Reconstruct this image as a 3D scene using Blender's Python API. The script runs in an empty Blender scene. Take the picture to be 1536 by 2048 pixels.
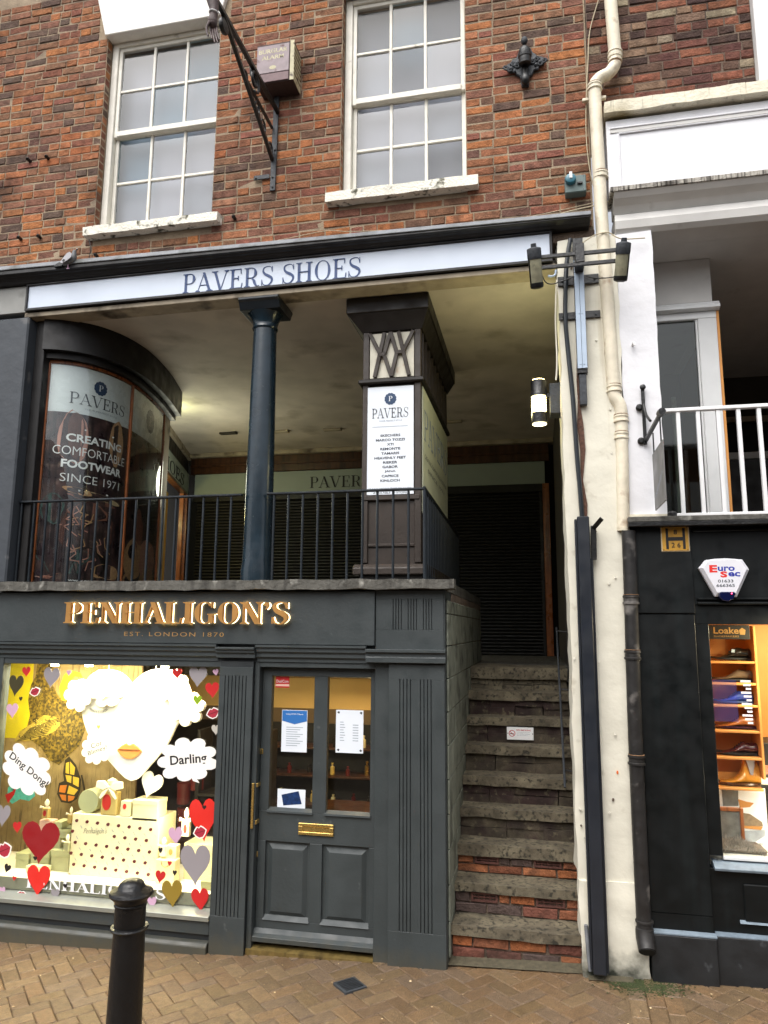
import bpy, bmesh, math, random
from mathutils import Vector, Matrix, noise

random.seed(7)
scene = bpy.context.scene
COL = scene.collection

# ------------------------------------------------------------------ camera
F_PX, PITCH, YAW, ROLL = 1450.0, math.radians(9.163), math.radians(-11.933), math.radians(0.373)
CAM = Vector((0.0, -5.0, 2.135))
fwd = Vector((math.sin(YAW) * math.cos(PITCH), math.cos(YAW) * math.cos(PITCH), math.sin(PITCH)))
rgt = Vector((math.cos(YAW), -math.sin(YAW), 0.0))
upv = rgt.cross(fwd)
RG = math.cos(ROLL) * rgt + math.sin(ROLL) * upv
UP = -math.sin(ROLL) * rgt + math.cos(ROLL) * upv
cam_d = bpy.data.cameras.new('camera')
cam = bpy.data.objects.new('camera', cam_d)
COL.objects.link(cam)
cam_d.sensor_fit = 'VERTICAL'
cam_d.sensor_height = 36.0
cam_d.lens = F_PX / 2048.0 * 36.0
cam_d.clip_end = 200.0
mw = Matrix((RG, UP, -fwd)).transposed().to_4x4()
mw.translation = CAM
cam.matrix_world = mw
scene.camera = cam

# ------------------------------------------------------------------ world, sun, exposure
SUN_EL, SUN_AZ = math.radians(58), math.radians(200)
w = bpy.data.worlds.new('World')
scene.world = w
w.use_nodes = True
nt = w.node_tree
bg = nt.nodes['Background']
sky = nt.nodes.new('ShaderNodeTexSky')
sky.sky_type = 'NISHITA'
sky.sun_disc = False
sky.sun_elevation = SUN_EL
sky.sun_rotation = SUN_AZ
sky.dust_density = 5.0
sky.air_density = 1.0
hs = nt.nodes.new('ShaderNodeHueSaturation')      # an overcast sky has little blue left
hs.inputs['Saturation'].default_value = 0.28
nt.links.new(sky.outputs[0], hs.inputs['Color'])
nt.links.new(hs.outputs[0], bg.inputs['Color'])
bg.inputs['Strength'].default_value = 0.15
sd = bpy.data.lights.new('sun', 'SUN')
sd.energy = 1.0
sd.angle = math.radians(70)
sd.color = (1.0, 0.97, 0.93)
sun = bpy.data.objects.new('sun', sd)
COL.objects.link(sun)
sun_dir = Vector((math.sin(SUN_AZ) * math.cos(SUN_EL), math.cos(SUN_AZ) * math.cos(SUN_EL), math.sin(SUN_EL)))
sun.rotation_euler = sun_dir.to_track_quat('Z', 'Y').to_euler()
sun.location = (0, -8, 14)
scene.view_settings.view_transform = 'Standard'
scene.view_settings.look = 'None'
scene.view_settings.gamma = 1.0
scene.view_settings.use_curve_mapping = False
scene.view_settings.exposure = 0.9


# ------------------------------------------------------------------ helpers
def at(px, py, Y=None, Z=None, X=None):
    """point of the place that the photograph's pixel shows, on the plane Y, Z or X"""
    d = (px - 768) * RG - (py - 1024) * UP + F_PX * fwd
    if Y is not None: t = (Y - CAM.y) / d.y
    elif Z is not None: t = (Z - CAM.z) / d.z
    else: t = (X - CAM.x) / d.x
    return CAM + t * d


def pix(p):
    v = Vector(p) - CAM
    d = v.dot(fwd)
    return (768 + F_PX * v.dot(RG) / d, 1024 - F_PX * v.dot(UP) / d, d)


def ground(x):
    return 0.035 * (x + 1.5)


def srgb(h):
    if isinstance(h, (tuple, list)): return (h[0], h[1], h[2], 1)
    c = [int(h[i:i + 2], 16) / 255 for i in (0, 2, 4)]
    return tuple([x / 12.92 if x <= 0.04045 else ((x + 0.055) / 1.055) ** 2.4 for x in c] + [1])


WORLD_M = {}


def place(o, parent):
    COL.objects.link(o)
    if parent is not None:
        o.parent = parent
        o.matrix_parent_inverse = WORLD_M[parent.name].inverted()
        WORLD_M[o.name] = Matrix.Identity(4)


def tag(o, label=None, cat=None, group=None, kind=None):
    if label: o['label'] = label
    if cat: o['category'] = cat
    if group: o['group'] = group
    if kind: o['kind'] = kind
    return o


def empty(name, loc, label=None, cat=None, group=None, kind=None):
    o = bpy.data.objects.new(name, None)
    COL.objects.link(o)
    o.empty_display_size = 0.1
    o.location = loc
    WORLD_M[o.name] = Matrix.Translation(Vector(loc))
    return tag(o, label, cat, group, kind)


class MB:
    """collects shapes and links them as one mesh object"""
    def __init__(self):
        self.v, self.f, self.c = [], [], []

    def add(self, vs, fs, col=None):
        n = len(self.v)
        self.v += [Vector(p) for p in vs]
        self.f += [[i + n for i in f] for f in fs]
        self.c += [col] * len(fs)
        return self

    def box(self, x0, x1, y0, y1, z0, z1, col=None):
        vs = [(x0, y0, z0), (x1, y0, z0), (x1, y1, z0), (x0, y1, z0), (x0, y0, z1), (x1, y0, z1), (x1, y1, z1), (x0, y1, z1)]
        return self.add(vs, [(0, 3, 2, 1), (4, 5, 6, 7), (0, 1, 5, 4), (1, 2, 6, 5), (2, 3, 7, 6), (3, 0, 4, 7)], col)

    def prism(self, poly, y0, y1):
        """polygon in x-z extruded from y0 (front) to y1; caps triangulated when concave"""
        n = len(poly)
        vs = [(p[0], y0, p[1]) for p in poly] + [(p[0], y1, p[1]) for p in poly]
        area = sum(poly[i][0] * poly[(i + 1) % n][1] - poly[(i + 1) % n][0] * poly[i][1] for i in range(n))
        idx = list(range(n)) if area > 0 else list(range(n))[::-1]
        fs = [tuple(idx), tuple(i + n for i in reversed(idx))]
        for k in range(n):
            a, b = idx[k], idx[(k + 1) % n]
            fs.append((b, a, a + n, b + n))
        return self.add(vs, fs)

    def prism_yz(self, poly, x0, x1):
        """profile in y-z swept along x"""
        n = len(poly)
        vs = [(x0, p[0], p[1]) for p in poly] + [(x1, p[0], p[1]) for p in poly]
        fs = [tuple(range(n))[::-1], tuple(range(n, 2 * n))]
        for k in range(n):
            a, b = k, (k + 1) % n
            fs.append((a, b, b + n, a + n))
        return self.add(vs, fs)

    def tube(self, pts, r, seg=10, caps=True):
        pts = [Vector(p) for p in pts]
        rs = r if isinstance(r, (list, tuple)) else [r] * len(pts)
        rings = []
        prev = None
        for i, p in enumerate(pts):
            t = (pts[min(i + 1, len(pts) - 1)] - pts[max(i - 1, 0)]).normalized()
            if prev is None:
                a = Vector((0, 0, 1)) if abs(t.z) < 0.9 else Vector((1, 0, 0))
                n = t.cross(a).normalized()
            else:
                n = (prev - t * prev.dot(t)).normalized()
            prev = n
            b = t.cross(n)
            rings.append([p + (n * math.cos(2 * math.pi * k / seg) + b * math.sin(2 * math.pi * k / seg)) * rs[i] for k in range(seg)])
        vs = [q for ring in rings for q in ring]
        fs = []
        for i in range(len(pts) - 1):
            for k in range(seg):
                a, b = i * seg + k, i * seg + (k + 1) % seg
                fs.append((a, b, b + seg, a + seg))
        if caps:
            fs.append(tuple(range(seg))[::-1])
            fs.append(tuple(range((len(pts) - 1) * seg, len(pts) * seg)))
        return self.add(vs, fs)

    def lathe(self, prof, c, seg=24, axis=Vector((0, 0, 1))):
        """profile of (radius, height) turned about a line through c"""
        c = Vector(c)
        a = Vector(axis).normalized()
        h = Vector((1, 0, 0)) if abs(a.x) < 0.9 else Vector((0, 1, 0))
        n = a.cross(h).normalized()
        b = a.cross(n)
        vs = []
        for r, z in prof:
            for k in range(seg):
                t = 2 * math.pi * k / seg
                vs.append(c + a * z + (n * math.cos(t) + b * math.sin(t)) * r)
        fs = []
        for i in range(len(prof) - 1):
            for k in range(seg):
                p, q = i * seg + k, i * seg + (k + 1) % seg
                fs.append((p, q, q + seg, p + seg))
        fs.append(tuple(range(seg))[::-1])
        fs.append(tuple(range((len(prof) - 1) * seg, len(prof) * seg)))
        return self.add(vs, fs)

    def rod(self, a, b, wdt, dep):
        """flat bar from a to b"""
        a, b = Vector(a), Vector(b)
        t = (b - a).normalized()
        s = Vector((0, 1, 0)) if abs(t.y) < 0.9 else Vector((1, 0, 0))
        n = t.cross(s).normalized() * wdt / 2
        m = t.cross(n).normalized() * dep / 2
        vs = [a - n - m, a + n - m, a + n + m, a - n + m, b - n - m, b + n - m, b + n + m, b - n + m]
        return self.add(vs, [(0, 3, 2, 1), (4, 5, 6, 7), (0, 1, 5, 4), (1, 2, 6, 5), (2, 3, 7, 6), (3, 0, 4, 7)])

    def map(self, fn):
        self.v = [Vector(fn(p)) for p in self.v]
        return self

    def mesh(self, name, mat):
        me = bpy.data.meshes.new(name)
        me.from_pydata([tuple(p) for p in self.v], [], self.f)
        if any(c is not None for c in self.c):
            ca = me.color_attributes.new('tint', 'FLOAT_COLOR', 'CORNER')
            li = 0
            for fc, c in zip(self.f, self.c):
                for _ in fc:
                    ca.data[li].color = c or (0.5, 0.5, 0.5, 1)
                    li += 1
        bm = bmesh.new()
        bm.from_mesh(me)
        big = [f for f in bm.faces if len(f.verts) > 4]
        if big: bmesh.ops.triangulate(bm, faces=big, ngon_method='EAR_CLIP')
        bmesh.ops.recalc_face_normals(bm, faces=bm.faces)
        bm.to_mesh(me)
        bm.free()
        for m in (mat if isinstance(mat, (list, tuple)) else [mat]): me.materials.append(m)
        return me

    def build(self, name, mat, parent=None, bevel=0, smooth=False, label=None, cat=None, group=None, kind=None, segs=1):
        off = Vector((0, 0, 0))
        if parent is None and self.v:
            xs, ys, zs = zip(*[tuple(p) for p in self.v])
            off = Vector(((min(xs) + max(xs)) / 2, (min(ys) + max(ys)) / 2, min(zs)))
            self.v = [p - off for p in self.v]
        me = self.mesh(name, mat)
        if smooth:
            me.polygons.foreach_set('use_smooth', [True] * len(me.polygons))
            try: me.set_sharp_from_angle(angle=math.radians(38))
            except Exception: pass
        o = bpy.data.objects.new(name, me)
        place(o, parent)
        if parent is None:
            o.location = off
            WORLD_M[o.name] = Matrix.Translation(off)
        if bevel:
            b = o.modifiers.new('bevel', 'BEVEL')
            b.width, b.segments, b.limit_method, b.angle_limit = bevel, segs, 'ANGLE', math.radians(40)
        return tag(o, label, cat, group, kind)


def box(name, mat, parent, x0, x1, y0, y1, z0, z1, bevel=0.003, **k):
    return MB().box(x0, x1, y0, y1, z0, z1).build(name, mat, parent, bevel, **k)


# ------------------------------------------------------------------ materials
def mat(name, col, rough=0.6, metal=0.0, var=0.0, scale=6.0, bump=0.0, bscale=40.0, col2=None, stains=None, tint=False,
        emit=None, emit_s=0.0, spec=0.5, streak=None, coat=0.0, top=None, fine=0.0):
    m = bpy.data.materials.new(name)
    m.use_nodes = True
    nt = m.node_tree
    N, L = nt.nodes, nt.links
    p = N['Principled BSDF']
    p.inputs['Roughness'].default_value = rough
    p.inputs['Metallic'].default_value = metal
    p.inputs['Specular IOR Level'].default_value = spec
    p.inputs['Coat Weight'].default_value = coat
    base = srgb(col)
    geo = N.new('ShaderNodeNewGeometry')
    cur = N.new('ShaderNodeRGB')
    cur.outputs[0].default_value = base
    out = cur.outputs[0]
    if tint:
        a = N.new('ShaderNodeAttribute')
        a.attribute_name = 'tint'
        out = a.outputs['Color']

    def nz(sc, det=5, sx=None):
        n = N.new('ShaderNodeTexNoise')
        n.inputs['Scale'].default_value = sc
        n.inputs['Detail'].default_value = det
        if sx:
            mp = N.new('ShaderNodeMapping')
            mp.inputs['Scale'].default_value = sx
            L.new(geo.outputs['Position'], mp.inputs['Vector'])
            L.new(mp.outputs[0], n.inputs['Vector'])
        else:
            L.new(geo.outputs['Position'], n.inputs['Vector'])
        return n.outputs['Fac']

    def ramp(f, a, b):
        r = N.new('ShaderNodeMapRange')
        r.inputs[1].default_value, r.inputs[2].default_value = a, b
        L.new(f, r.inputs[0])
        return r.outputs[0]

    def mix(f, a, b, typ='MIX'):
        x = N.new('ShaderNodeMix')
        x.data_type = 'RGBA'
        x.blend_type = typ
        if isinstance(f, float): x.inputs[0].default_value = f
        else: L.new(f, x.inputs[0])
        for s, v in ((6, a), (7, b)):
            if isinstance(v, tuple): x.inputs[s].default_value = v
            else: L.new(v, x.inputs[s])
        return x.outputs[2]

    if col2 is not None:
        out = mix(ramp(nz(scale), 0.42, 0.6), out, srgb(col2))
    if var:
        f = ramp(nz(scale * 1.7, 6), 0.3, 0.7)
        d = mix(f, (1 - var, 1 - var, 1 - var, 1), (1 + var, 1 + var, 1 + var, 1))
        out = mix(1.0, out, d, 'MULTIPLY')
    if fine:
        f = ramp(nz(220, 3), 0.35, 0.65)
        d = mix(f, (1 - fine, 1 - fine, 1 - fine, 1), (1 + fine, 1 + fine, 1 + fine, 1))
        out = mix(1.0, out, d, 'MULTIPLY')
    if stains:                                   # (colour, scale, low, high)
        out = mix(ramp(nz(stains[1], 8), stains[2], stains[3]), out, srgb(stains[0]))
    if streak:                                   # rain streaks: noise drawn out along z
        out = mix(ramp(nz(1.0, 6, (streak[1], streak[1], streak[1] * 0.07)), streak[2], streak[3]), out, srgb(streak[0]))
    if top:                                      # dirt, growth at a height: (colour, z where full, z where none)
        sx = N.new('ShaderNodeSeparateXYZ')
        L.new(geo.outputs['Position'], sx.inputs[0])
        ad = N.new('ShaderNodeMath')
        ad.operation = 'MULTIPLY_ADD'
        L.new(nz(14, 6), ad.inputs[0])
        ad.inputs[1].default_value = top[3] if len(top) > 3 else 0.25
        L.new(sx.outputs[2], ad.inputs[2])
        out = mix(ramp(ad.outputs[0], top[2], top[1]), out, srgb(top[0]))
    L.new(out, p.inputs['Base Color'])
    if bump:
        b = N.new('ShaderNodeBump')
        b.inputs['Strength'].default_value = bump
        b.inputs['Distance'].default_value = 0.01
        L.new(nz(bscale, 8), b.inputs['Height'])
        L.new(b.outputs[0], p.inputs['Normal'])
    if rough < 0.6:
        L.new(ramp_out(N, L, nz(9, 4), rough * 0.8, min(1, rough * 1.35)), p.inputs['Roughness'])
    if emit:
        p.inputs['Emission Color'].default_value = srgb(emit)
        p.inputs['Emission Strength'].default_value = emit_s
    return m


def ramp_out(N, L, f, lo, hi):
    r = N.new('ShaderNodeMapRange')
    r.inputs[1].default_value, r.inputs[2].default_value = 0.3, 0.7
    r.inputs[3].default_value, r.inputs[4].default_value = lo, hi
    L.new(f, r.inputs[0])
    return r.outputs[0]


def glass_mat(name, tint=(0.95, 0.97, 0.96, 1), rough=0.02, refl=1.0):
    """thin window glass: a pane that lets light through and mirrors by its Fresnel term"""
    m = bpy.data.materials.new(name)
    m.use_nodes = True
    N, L = m.node_tree.nodes, m.node_tree.links
    N.clear()
    o = N.new('ShaderNodeOutputMaterial')
    t = N.new('ShaderNodeBsdfTransparent')
    t.inputs[0].default_value = tint
    g = N.new('ShaderNodeBsdfGlossy')
    g.inputs['Roughness'].default_value = rough
    ge = N.new('ShaderNodeNewGeometry')
    dt = N.new('ShaderNodeVectorMath')
    dt.operation = 'DOT_PRODUCT'
    L.new(ge.outputs['Incoming'], dt.inputs[0])
    L.new(ge.outputs['Normal'], dt.inputs[1])

    def mth(op, a, b=None):
        n = N.new('ShaderNodeMath')
        n.operation = op
        for i_, v_ in enumerate((a, b)):
            if v_ is None: continue
            if isinstance(v_, (int, float)): n.inputs[i_].default_value = v_
            else: L.new(v_, n.inputs[i_])
        return n.outputs[0]
    c1 = mth('SUBTRACT', 1.0, mth('ABSOLUTE', dt.outputs['Value']))
    mu_ = mth('MULTIPLY', mth('ADD', mth('MULTIPLY', mth('POWER', c1, 5.0), 0.96), 0.04), refl)   # Schlick's Fresnel, either side
    mx = N.new('ShaderNodeMixShader')
    L.new(mu_, mx.inputs[0])
    L.new(t.outputs[0], mx.inputs[1])
    L.new(g.outputs[0], mx.inputs[2])
    L.new(mx.outputs[0], o.inputs[0])
    return m


def emit_mat(name, col, s):
    m = bpy.data.materials.new(name)
    m.use_nodes = True
    p = m.node_tree.nodes['Principled BSDF']
    p.inputs['Base Color'].default_value = srgb(col)
    p.inputs['Emission Color'].default_value = srgb(col)
    p.inputs['Emission Strength'].default_value = s
    return m


M = {}
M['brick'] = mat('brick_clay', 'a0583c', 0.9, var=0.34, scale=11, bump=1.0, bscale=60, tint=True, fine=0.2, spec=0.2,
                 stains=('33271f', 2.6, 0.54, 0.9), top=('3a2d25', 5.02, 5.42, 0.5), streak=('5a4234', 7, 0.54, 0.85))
M['step_brick'] = mat('step_brick_clay', 'a0583c', 0.85, var=0.3, scale=11, bump=1.0, bscale=60, tint=True, fine=0.2, spec=0.3, stains=('33271f', 6, 0.52, 0.8))
M['mortar'] = mat('lime_mortar', '94836d', 0.95, var=0.25, scale=5, bump=0.8, bscale=120, stains=('4a3f38', 2.6, 0.52, 0.75))
M['mortar_dark'] = mat('sooty_mortar', '6d5d50', 0.95, var=0.25, scale=5, bump=0.8, bscale=120, stains=('3a302b', 2.6, 0.5, 0.75))
M['win_white'] = mat('old_white_gloss_paint', 'dcd8cc', 0.45, var=0.08, scale=8, bump=0.15, bscale=60, stains=('8a7f6c', 9, 0.66, 0.82))
M['sill'] = mat('lichened_sill', 'e4e0d2', 0.85, var=0.12, scale=8, bump=0.9, bscale=60, stains=('4b4a38', 16, 0.56, 0.68))
M['lintel'] = mat('painted_lintel', 'e6e3dc', 0.7, var=0.05, scale=5, bump=0.3, bscale=30)
M['lintel_soffit'] = M['lintel']
M['glass'] = glass_mat('window_glass')
M['glass_old'] = glass_mat('old_window_glass', (0.88, 0.9, 0.92, 1), 0.08, 1.8)
M['blind'] = mat('grey_blind', '7c8088', 0.9, var=0.2, scale=1.4)
M['lead'] = mat('weathered_lead', '6f7276', 0.6, var=0.25, scale=7, bump=0.4, bscale=25, stains=('3c3f3c', 6, 0.5, 0.7))
M['black_wood'] = mat('black_gloss_wood', '100e0e', 0.5, var=0.2, scale=6, bump=0.1, bscale=30)
M['sign_blue'] = mat('pale_blue_sign', 'c8d2e0', 0.35, var=0.03, scale=2)
M['navy'] = mat('navy_letter', '26406f', 0.5)
M['ceiling'] = mat('old_cream_ceiling', 'c9c0b4', 0.85, var=0.16, scale=1.3, bump=0.25, bscale=9, stains=('7a6e5a', 2.3, 0.56, 0.9))
M['ceil_beam'] = mat('cream_soffit_board', 'a89c88', 0.8, var=0.2, scale=4, bump=0.4, bscale=20, stains=('4a4136', 5, 0.55, 0.75))
M['slate_paint'] = mat('slate_grey_paint', '343a3b', 0.5, var=0.1, scale=2.2, bump=0.12, bscale=46, fine=0.05, stains=('4a4f4f', 21, 0.68, 0.78), top=('4a4638', 0.02, 0.22, 0.2))
M['slate_dark'] = mat('dark_slate_paint', '272b2d', 0.5, var=0.12, scale=4, bump=0.08, bscale=60)
M['pier_grey'] = mat('grey_painted_render', '363b41', 0.6, var=0.12, scale=3, bump=0.6, bscale=9, stains=('6c6c6b', 5, 0.66, 0.78))
M['pier_light'] = mat('light_grey_panel', '8a8a86', 0.6, var=0.12, scale=3, stains=('4a4a48', 4, 0.6, 0.8))
M['column'] = mat('dark_teal_gloss', '1b2932', 0.22, var=0.2, scale=5, bump=0.12, bscale=16, stains=('6f7b7d', 26, 0.72, 0.77))
M['railing'] = mat('dark_iron_paint', '171e24', 0.35, var=0.2, scale=9, bump=0.15, bscale=60, stains=('8a8f92', 40, 0.74, 0.78))
M['slab'] = mat('weathered_stone_slab', '56544e', 0.85, var=0.25, scale=9, bump=1.0, bscale=30, streak=('2c2a26', 17, 0.5, 0.75), stains=('9a9890', 14, 0.6, 0.75))
M['kiosk'] = mat('brown_painted_wood', '332a23', 0.5, var=0.12, scale=6, bump=0.15, bscale=50)
M['kiosk_dark'] = mat('dark_brown_wood', '1a1512', 0.5, var=0.15, scale=6, bump=0.1, bscale=40)
M['opal'] = mat('rust_edged_opal_panel', 'cfcab8', 0.5, var=0.1, scale=8, stains=('9a6a34', 9, 0.62, 0.78))
M['white_board'] = mat('white_sign_board', 'dde3ea', 0.45, var=0.03, scale=3)
M['cream_board'] = mat('cream_sign_board', 'c9cdb4', 0.4, var=0.04, scale=3)
M['ink'] = mat('dark_grey_ink', '3a4048', 0.6)
M['ink_black'] = mat('black_ink', '141414', 0.6)
M['ink_light'] = mat('grey_ink', '8b96a2', 0.6)
M['white_ink'] = mat('white_ink', 'eeeeee', 0.5)
M['navy_badge'] = mat('navy_badge', '1c3a5c', 0.5)
M['wood'] = mat('varnished_wood', '9a5a30', 0.3, var=0.2, scale=9, bump=0.08, streak=('5c2f16', 30, 0.45, 0.7))
M['wood_dark'] = mat('dark_varnished_beam', '4a2c1a', 0.35, var=0.25, scale=6, streak=('241208', 18, 0.42, 0.7))
M['green_board'] = mat('pale_green_fascia', '8f9a92', 0.5, var=0.05, scale=2)
M['shutter'] = mat('dark_roller_shutter', '0a0907', 0.5, var=0.3, scale=5)
M['pier_white'] = mat('cream_painted_render', 'd6d2c2', 0.75, var=0.05, scale=3, bump=0.9, bscale=8, stains=('a89f8a', 7, 0.64, 0.8),
                      top=('22261a', 0.2, 0.42, 0.34), streak=('b8b09a', 12, 0.6, 0.8))
M['pier_bright'] = mat('white_painted_render', 'dcdcdf', 0.7, var=0.04, scale=3, bump=0.6, bscale=10, stains=('a9a39a', 8, 0.7, 0.85))
M['grey_soffit'] = mat('white_paint_soffit', 'c9c7c3', 0.75, var=0.06, scale=3, bump=0.3, bscale=9, stains=('8d877f', 6, 0.66, 0.85))
M['string'] = mat('stained_stone_string', 'd9d2bd', 0.85, var=0.12, scale=6, bump=0.7, bscale=40, stains=('8a7a4a', 2.2, 0.58, 0.75), streak=('6f6b58', 20, 0.6, 0.75))
M['drip'] = mat('drip_stained_edge', 'a9a49a', 0.9, streak=('2b2620', 60, 0.47, 0.66), stains=('55504a', 9, 0.5, 0.7), bump=0.8, bscale=60)
M['pipe'] = mat('cream_painted_pipe', 'd8cfb9', 0.5, var=0.1, scale=6, bump=0.35, bscale=40, stains=('93765a', 7, 0.6, 0.75))
M['rust_ring'] = mat('rusty_ring', '8c6a4c', 0.8, var=0.3, scale=20)
M['black_pipe'] = mat('grimy_black_pipe', '1c1a19', 0.5, var=0.4, scale=9, bump=0.6, bscale=12, stains=('6a6662', 6, 0.6, 0.72))
M['trunk'] = mat('dark_trunking', '20242b', 0.35, var=0.12, scale=5, bump=0.05)
M['iron'] = mat('black_iron', '121212', 0.35, var=0.25, scale=20, bump=0.3, bscale=60)
M['iron_dull'] = mat('dull_grey_iron', '2f3338', 0.6, var=0.3, scale=20, bump=0.4, bscale=60)
M['tray'] = mat('pale_blue_cover_strip', 'a9b9cb', 0.4, var=0.05)
M['shell_green'] = mat('near_black_green_paint', '070b0c', 0.45, var=0.3, scale=6, bump=0.12, bscale=12, streak=('0f1516', 14, 0.5, 0.7), spec=0.3)
M['shell_grey'] = mat('dark_grey_plinth_paint', '191b1d', 0.5, var=0.25, scale=8, bump=0.15, bscale=30, stains=('4d5053', 9, 0.66, 0.76))
M['edge_blue'] = mat('worn_bluish_edge', '6f7c87', 0.5, var=0.2, scale=14)
M['white_rail'] = mat('white_rail_paint', 'dedede', 0.4, var=0.04, scale=8)
M['white_frame'] = mat('white_frame_paint', 'd4d5d4', 0.45, var=0.04, scale=5)
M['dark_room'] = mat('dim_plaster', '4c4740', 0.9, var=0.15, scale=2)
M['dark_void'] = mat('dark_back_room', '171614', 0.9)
M['tread'] = mat('worn_concrete_tread', '595142', 0.88, var=0.35, scale=6, bump=1.0, bscale=22, fine=0.15, stains=('2e2b22', 34, 0.52, 0.66), col2='6a6250')
M['riser'] = mat('patched_stone_riser', '484033', 0.9, var=0.4, scale=5, bump=1.2, bscale=20, col2='2e201d', stains=('5c5442', 24, 0.58, 0.68), fine=0.25)
M['block'] = mat('mossy_painted_block', '7d8174', 0.8, var=0.2, scale=6, bump=0.6, bscale=20, stains=('34372e', 5, 0.5, 0.72))
M['gold'] = mat('brushed_gold', 'b8884c', 0.45, metal=0.55, var=0.06, scale=10)
M['gold_print'] = mat('gold_lettering', 'b08a52', 0.5, metal=0.3)
M['brass'] = mat('polished_brass', 'd8b86e', 0.25, metal=0.9, var=0.08, scale=12)
M['halo'] = emit_mat('halo_light', 'ffe8b4', 3.5)
M['door_paint'] = M['slate_paint']
M['paver'] = mat('wet_clay_paver', '7a5240', 0.42, var=0.2, scale=18, bump=0.8, bscale=110, tint=True, fine=0.3, stains=('c4b49a', 95, 0.70, 0.76))
M['ground'] = mat('dark_sand_joint', '2c241d', 0.9, var=0.3, scale=30, bump=0.5)
M['bollard'] = mat('glossy_black_cast_iron', '0c0c0d', 0.34, var=0.3, scale=14, bump=0.35, bscale=50, stains=('3a2523', 24, 0.7, 0.76))
M['moss'] = mat('moss', '2f3818', 0.95, var=0.4, scale=40, bump=1.0, bscale=90)
M['cream_wall'] = mat('warm_cream_wall', 'd9b778', 0.8, var=0.04, scale=2)
M['band_wall'] = mat('taupe_wall_band', '6d5c48', 0.8, var=0.05)
M['shelf_dark'] = mat('dark_shelving', '1a1613', 0.5, var=0.2)
M['red_tin'] = mat('dark_red_box', '5a1512', 0.5)
M['display_floor'] = mat('white_display_plinth', 'eae6da', 0.5)
M['display_edge'] = mat('grey_vinyl_strip', '8b8974', 0.5, var=0.08)
M['sill_strip'] = mat('brushed_sill_strip', '8d8f86', 0.35, metal=0.4, var=0.1)
M['box_green'] = mat('pale_green_box', 'a9ac84', 0.55, var=0.04)
M['box_cream'] = mat('cream_box', 'd9d3ac', 0.55, var=0.04)
M['box_wrap'] = mat('cream_gift_wrap', 'e2dbb6', 0.5)
M['pink_label'] = mat('pink_carton', 'e3b8a6', 0.6)
M['red_label'] = mat('red_label', 'c42a20', 0.5)
M['perfume'] = mat('amber_perfume', 'c9b06a', 0.1, spec=0.8)
M['ribbon'] = mat('cream_ribbon', 'f0e8d4', 0.4)
M['paper_white'] = mat('bright_white_card', 'f2efe8', 0.6)
M['h_red'] = mat('red_card', 'bf2020', 0.5)
M['h_dark'] = mat('dark_red_card', '8d1016', 0.5)
M['h_bright'] = mat('bright_red_card', 'd8281e', 0.5)
M['h_grey'] = mat('grey_card', '8f898c', 0.55)
M['h_light'] = mat('light_grey_card', 'b9b4aa', 0.55)
M['h_pink'] = mat('pink_card', 'c79fb9', 0.55)
M['h_black'] = mat('black_card', '1b1112', 0.5)
M['h_olive'] = mat('olive_card', '3a3416', 0.5)
M['h_gold'] = mat('gold_card', '8a7224', 0.5)
M['h_green'] = mat('green_card', '86a81c', 0.5)
M['lips_red'] = mat('lips_print', 'a8283a', 0.5)
M['lips_line'] = mat('lips_line', '5a0f1a', 0.5)
M['lips_orange'] = mat('orange_lips_print', 'e2944f', 0.5)
M['orange_ply'] = mat('orange_lit_ply', 'c98a45', 0.6, var=0.06, scale=4)


def tile(c):
    return srgb(c)


# ------------------------------------------------------------------ shapes
def heart(n=20):
    """unit heart, width 1, about 1 high, centred"""
    pts = []
    for i in range(2 * n):
        t = math.pi * 2 * i / (2 * n)
        x = 16 * math.sin(t) ** 3
        z = 13 * math.cos(t) - 5 * math.cos(2 * t) - 2 * math.cos(3 * t) - math.cos(4 * t)
        pts.append((x / 32.0, (z + 2.5) / 29.0))
    return pts


def rot2(pts, a, sx=1, sz=1, cx=0, cz=0):
    c, s = math.cos(a), math.sin(a)
    return [(cx + (x * sx) * c - (z * sz) * s, cz + (x * sx) * s + (z * sz) * c) for x, z in pts]


LIPS = [(-0.5, 0.02), (-0.33, 0.2), (-0.14, 0.33), (0, 0.24), (0.14, 0.33), (0.33, 0.2), (0.5, 0.02), (0.33, -0.2), (0.14, -0.34), (-0.14, -0.34), (-0.33, -0.2)]


def cloud(nl=9, depth=0.16, seed=1):
    rnd = random.Random(seed)
    pts = []
    per = 7
    for i in range(nl):
        a0 = 2 * math.pi * i / nl
        a1 = 2 * math.pi * (i + 1) / nl
        d = depth * rnd.uniform(0.7, 1.2)
        for k in range(per):
            t = k / per
            a = a0 + (a1 - a0) * t
            r = 0.42 + d * abs(math.sin(math.pi * t)) ** 0.7
            pts.append((r * math.cos(a), r * math.sin(a)))
    return pts


# ---- lettering: built-in sans font turned to mesh, and a drawn serif alphabet
def sans_verts(body, bold=0.0, spacing=1.0, extrude=0.0):
    cu = bpy.data.curves.new('lettering', 'FONT')
    cu.body = body
    cu.size = 1
    cu.resolution_u = 3
    cu.offset = bold
    cu.extrude = extrude
    cu.space_character = spacing
    cu.align_x = 'LEFT'
    o = bpy.data.objects.new('lettering', cu)
    COL.objects.link(o)
    dg = bpy.context.evaluated_depsgraph_get()
    me = bpy.data.meshes.new_from_object(o.evaluated_get(dg))
    vs = [v.co.copy() for v in me.vertices]
    fs = [tuple(p.vertices) for p in me.polygons]
    COL.objects.unlink(o)
    bpy.data.objects.remove(o)
    bpy.data.curves.remove(cu)
    bpy.data.meshes.remove(me)
    return vs, fs


SANS = {}


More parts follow.
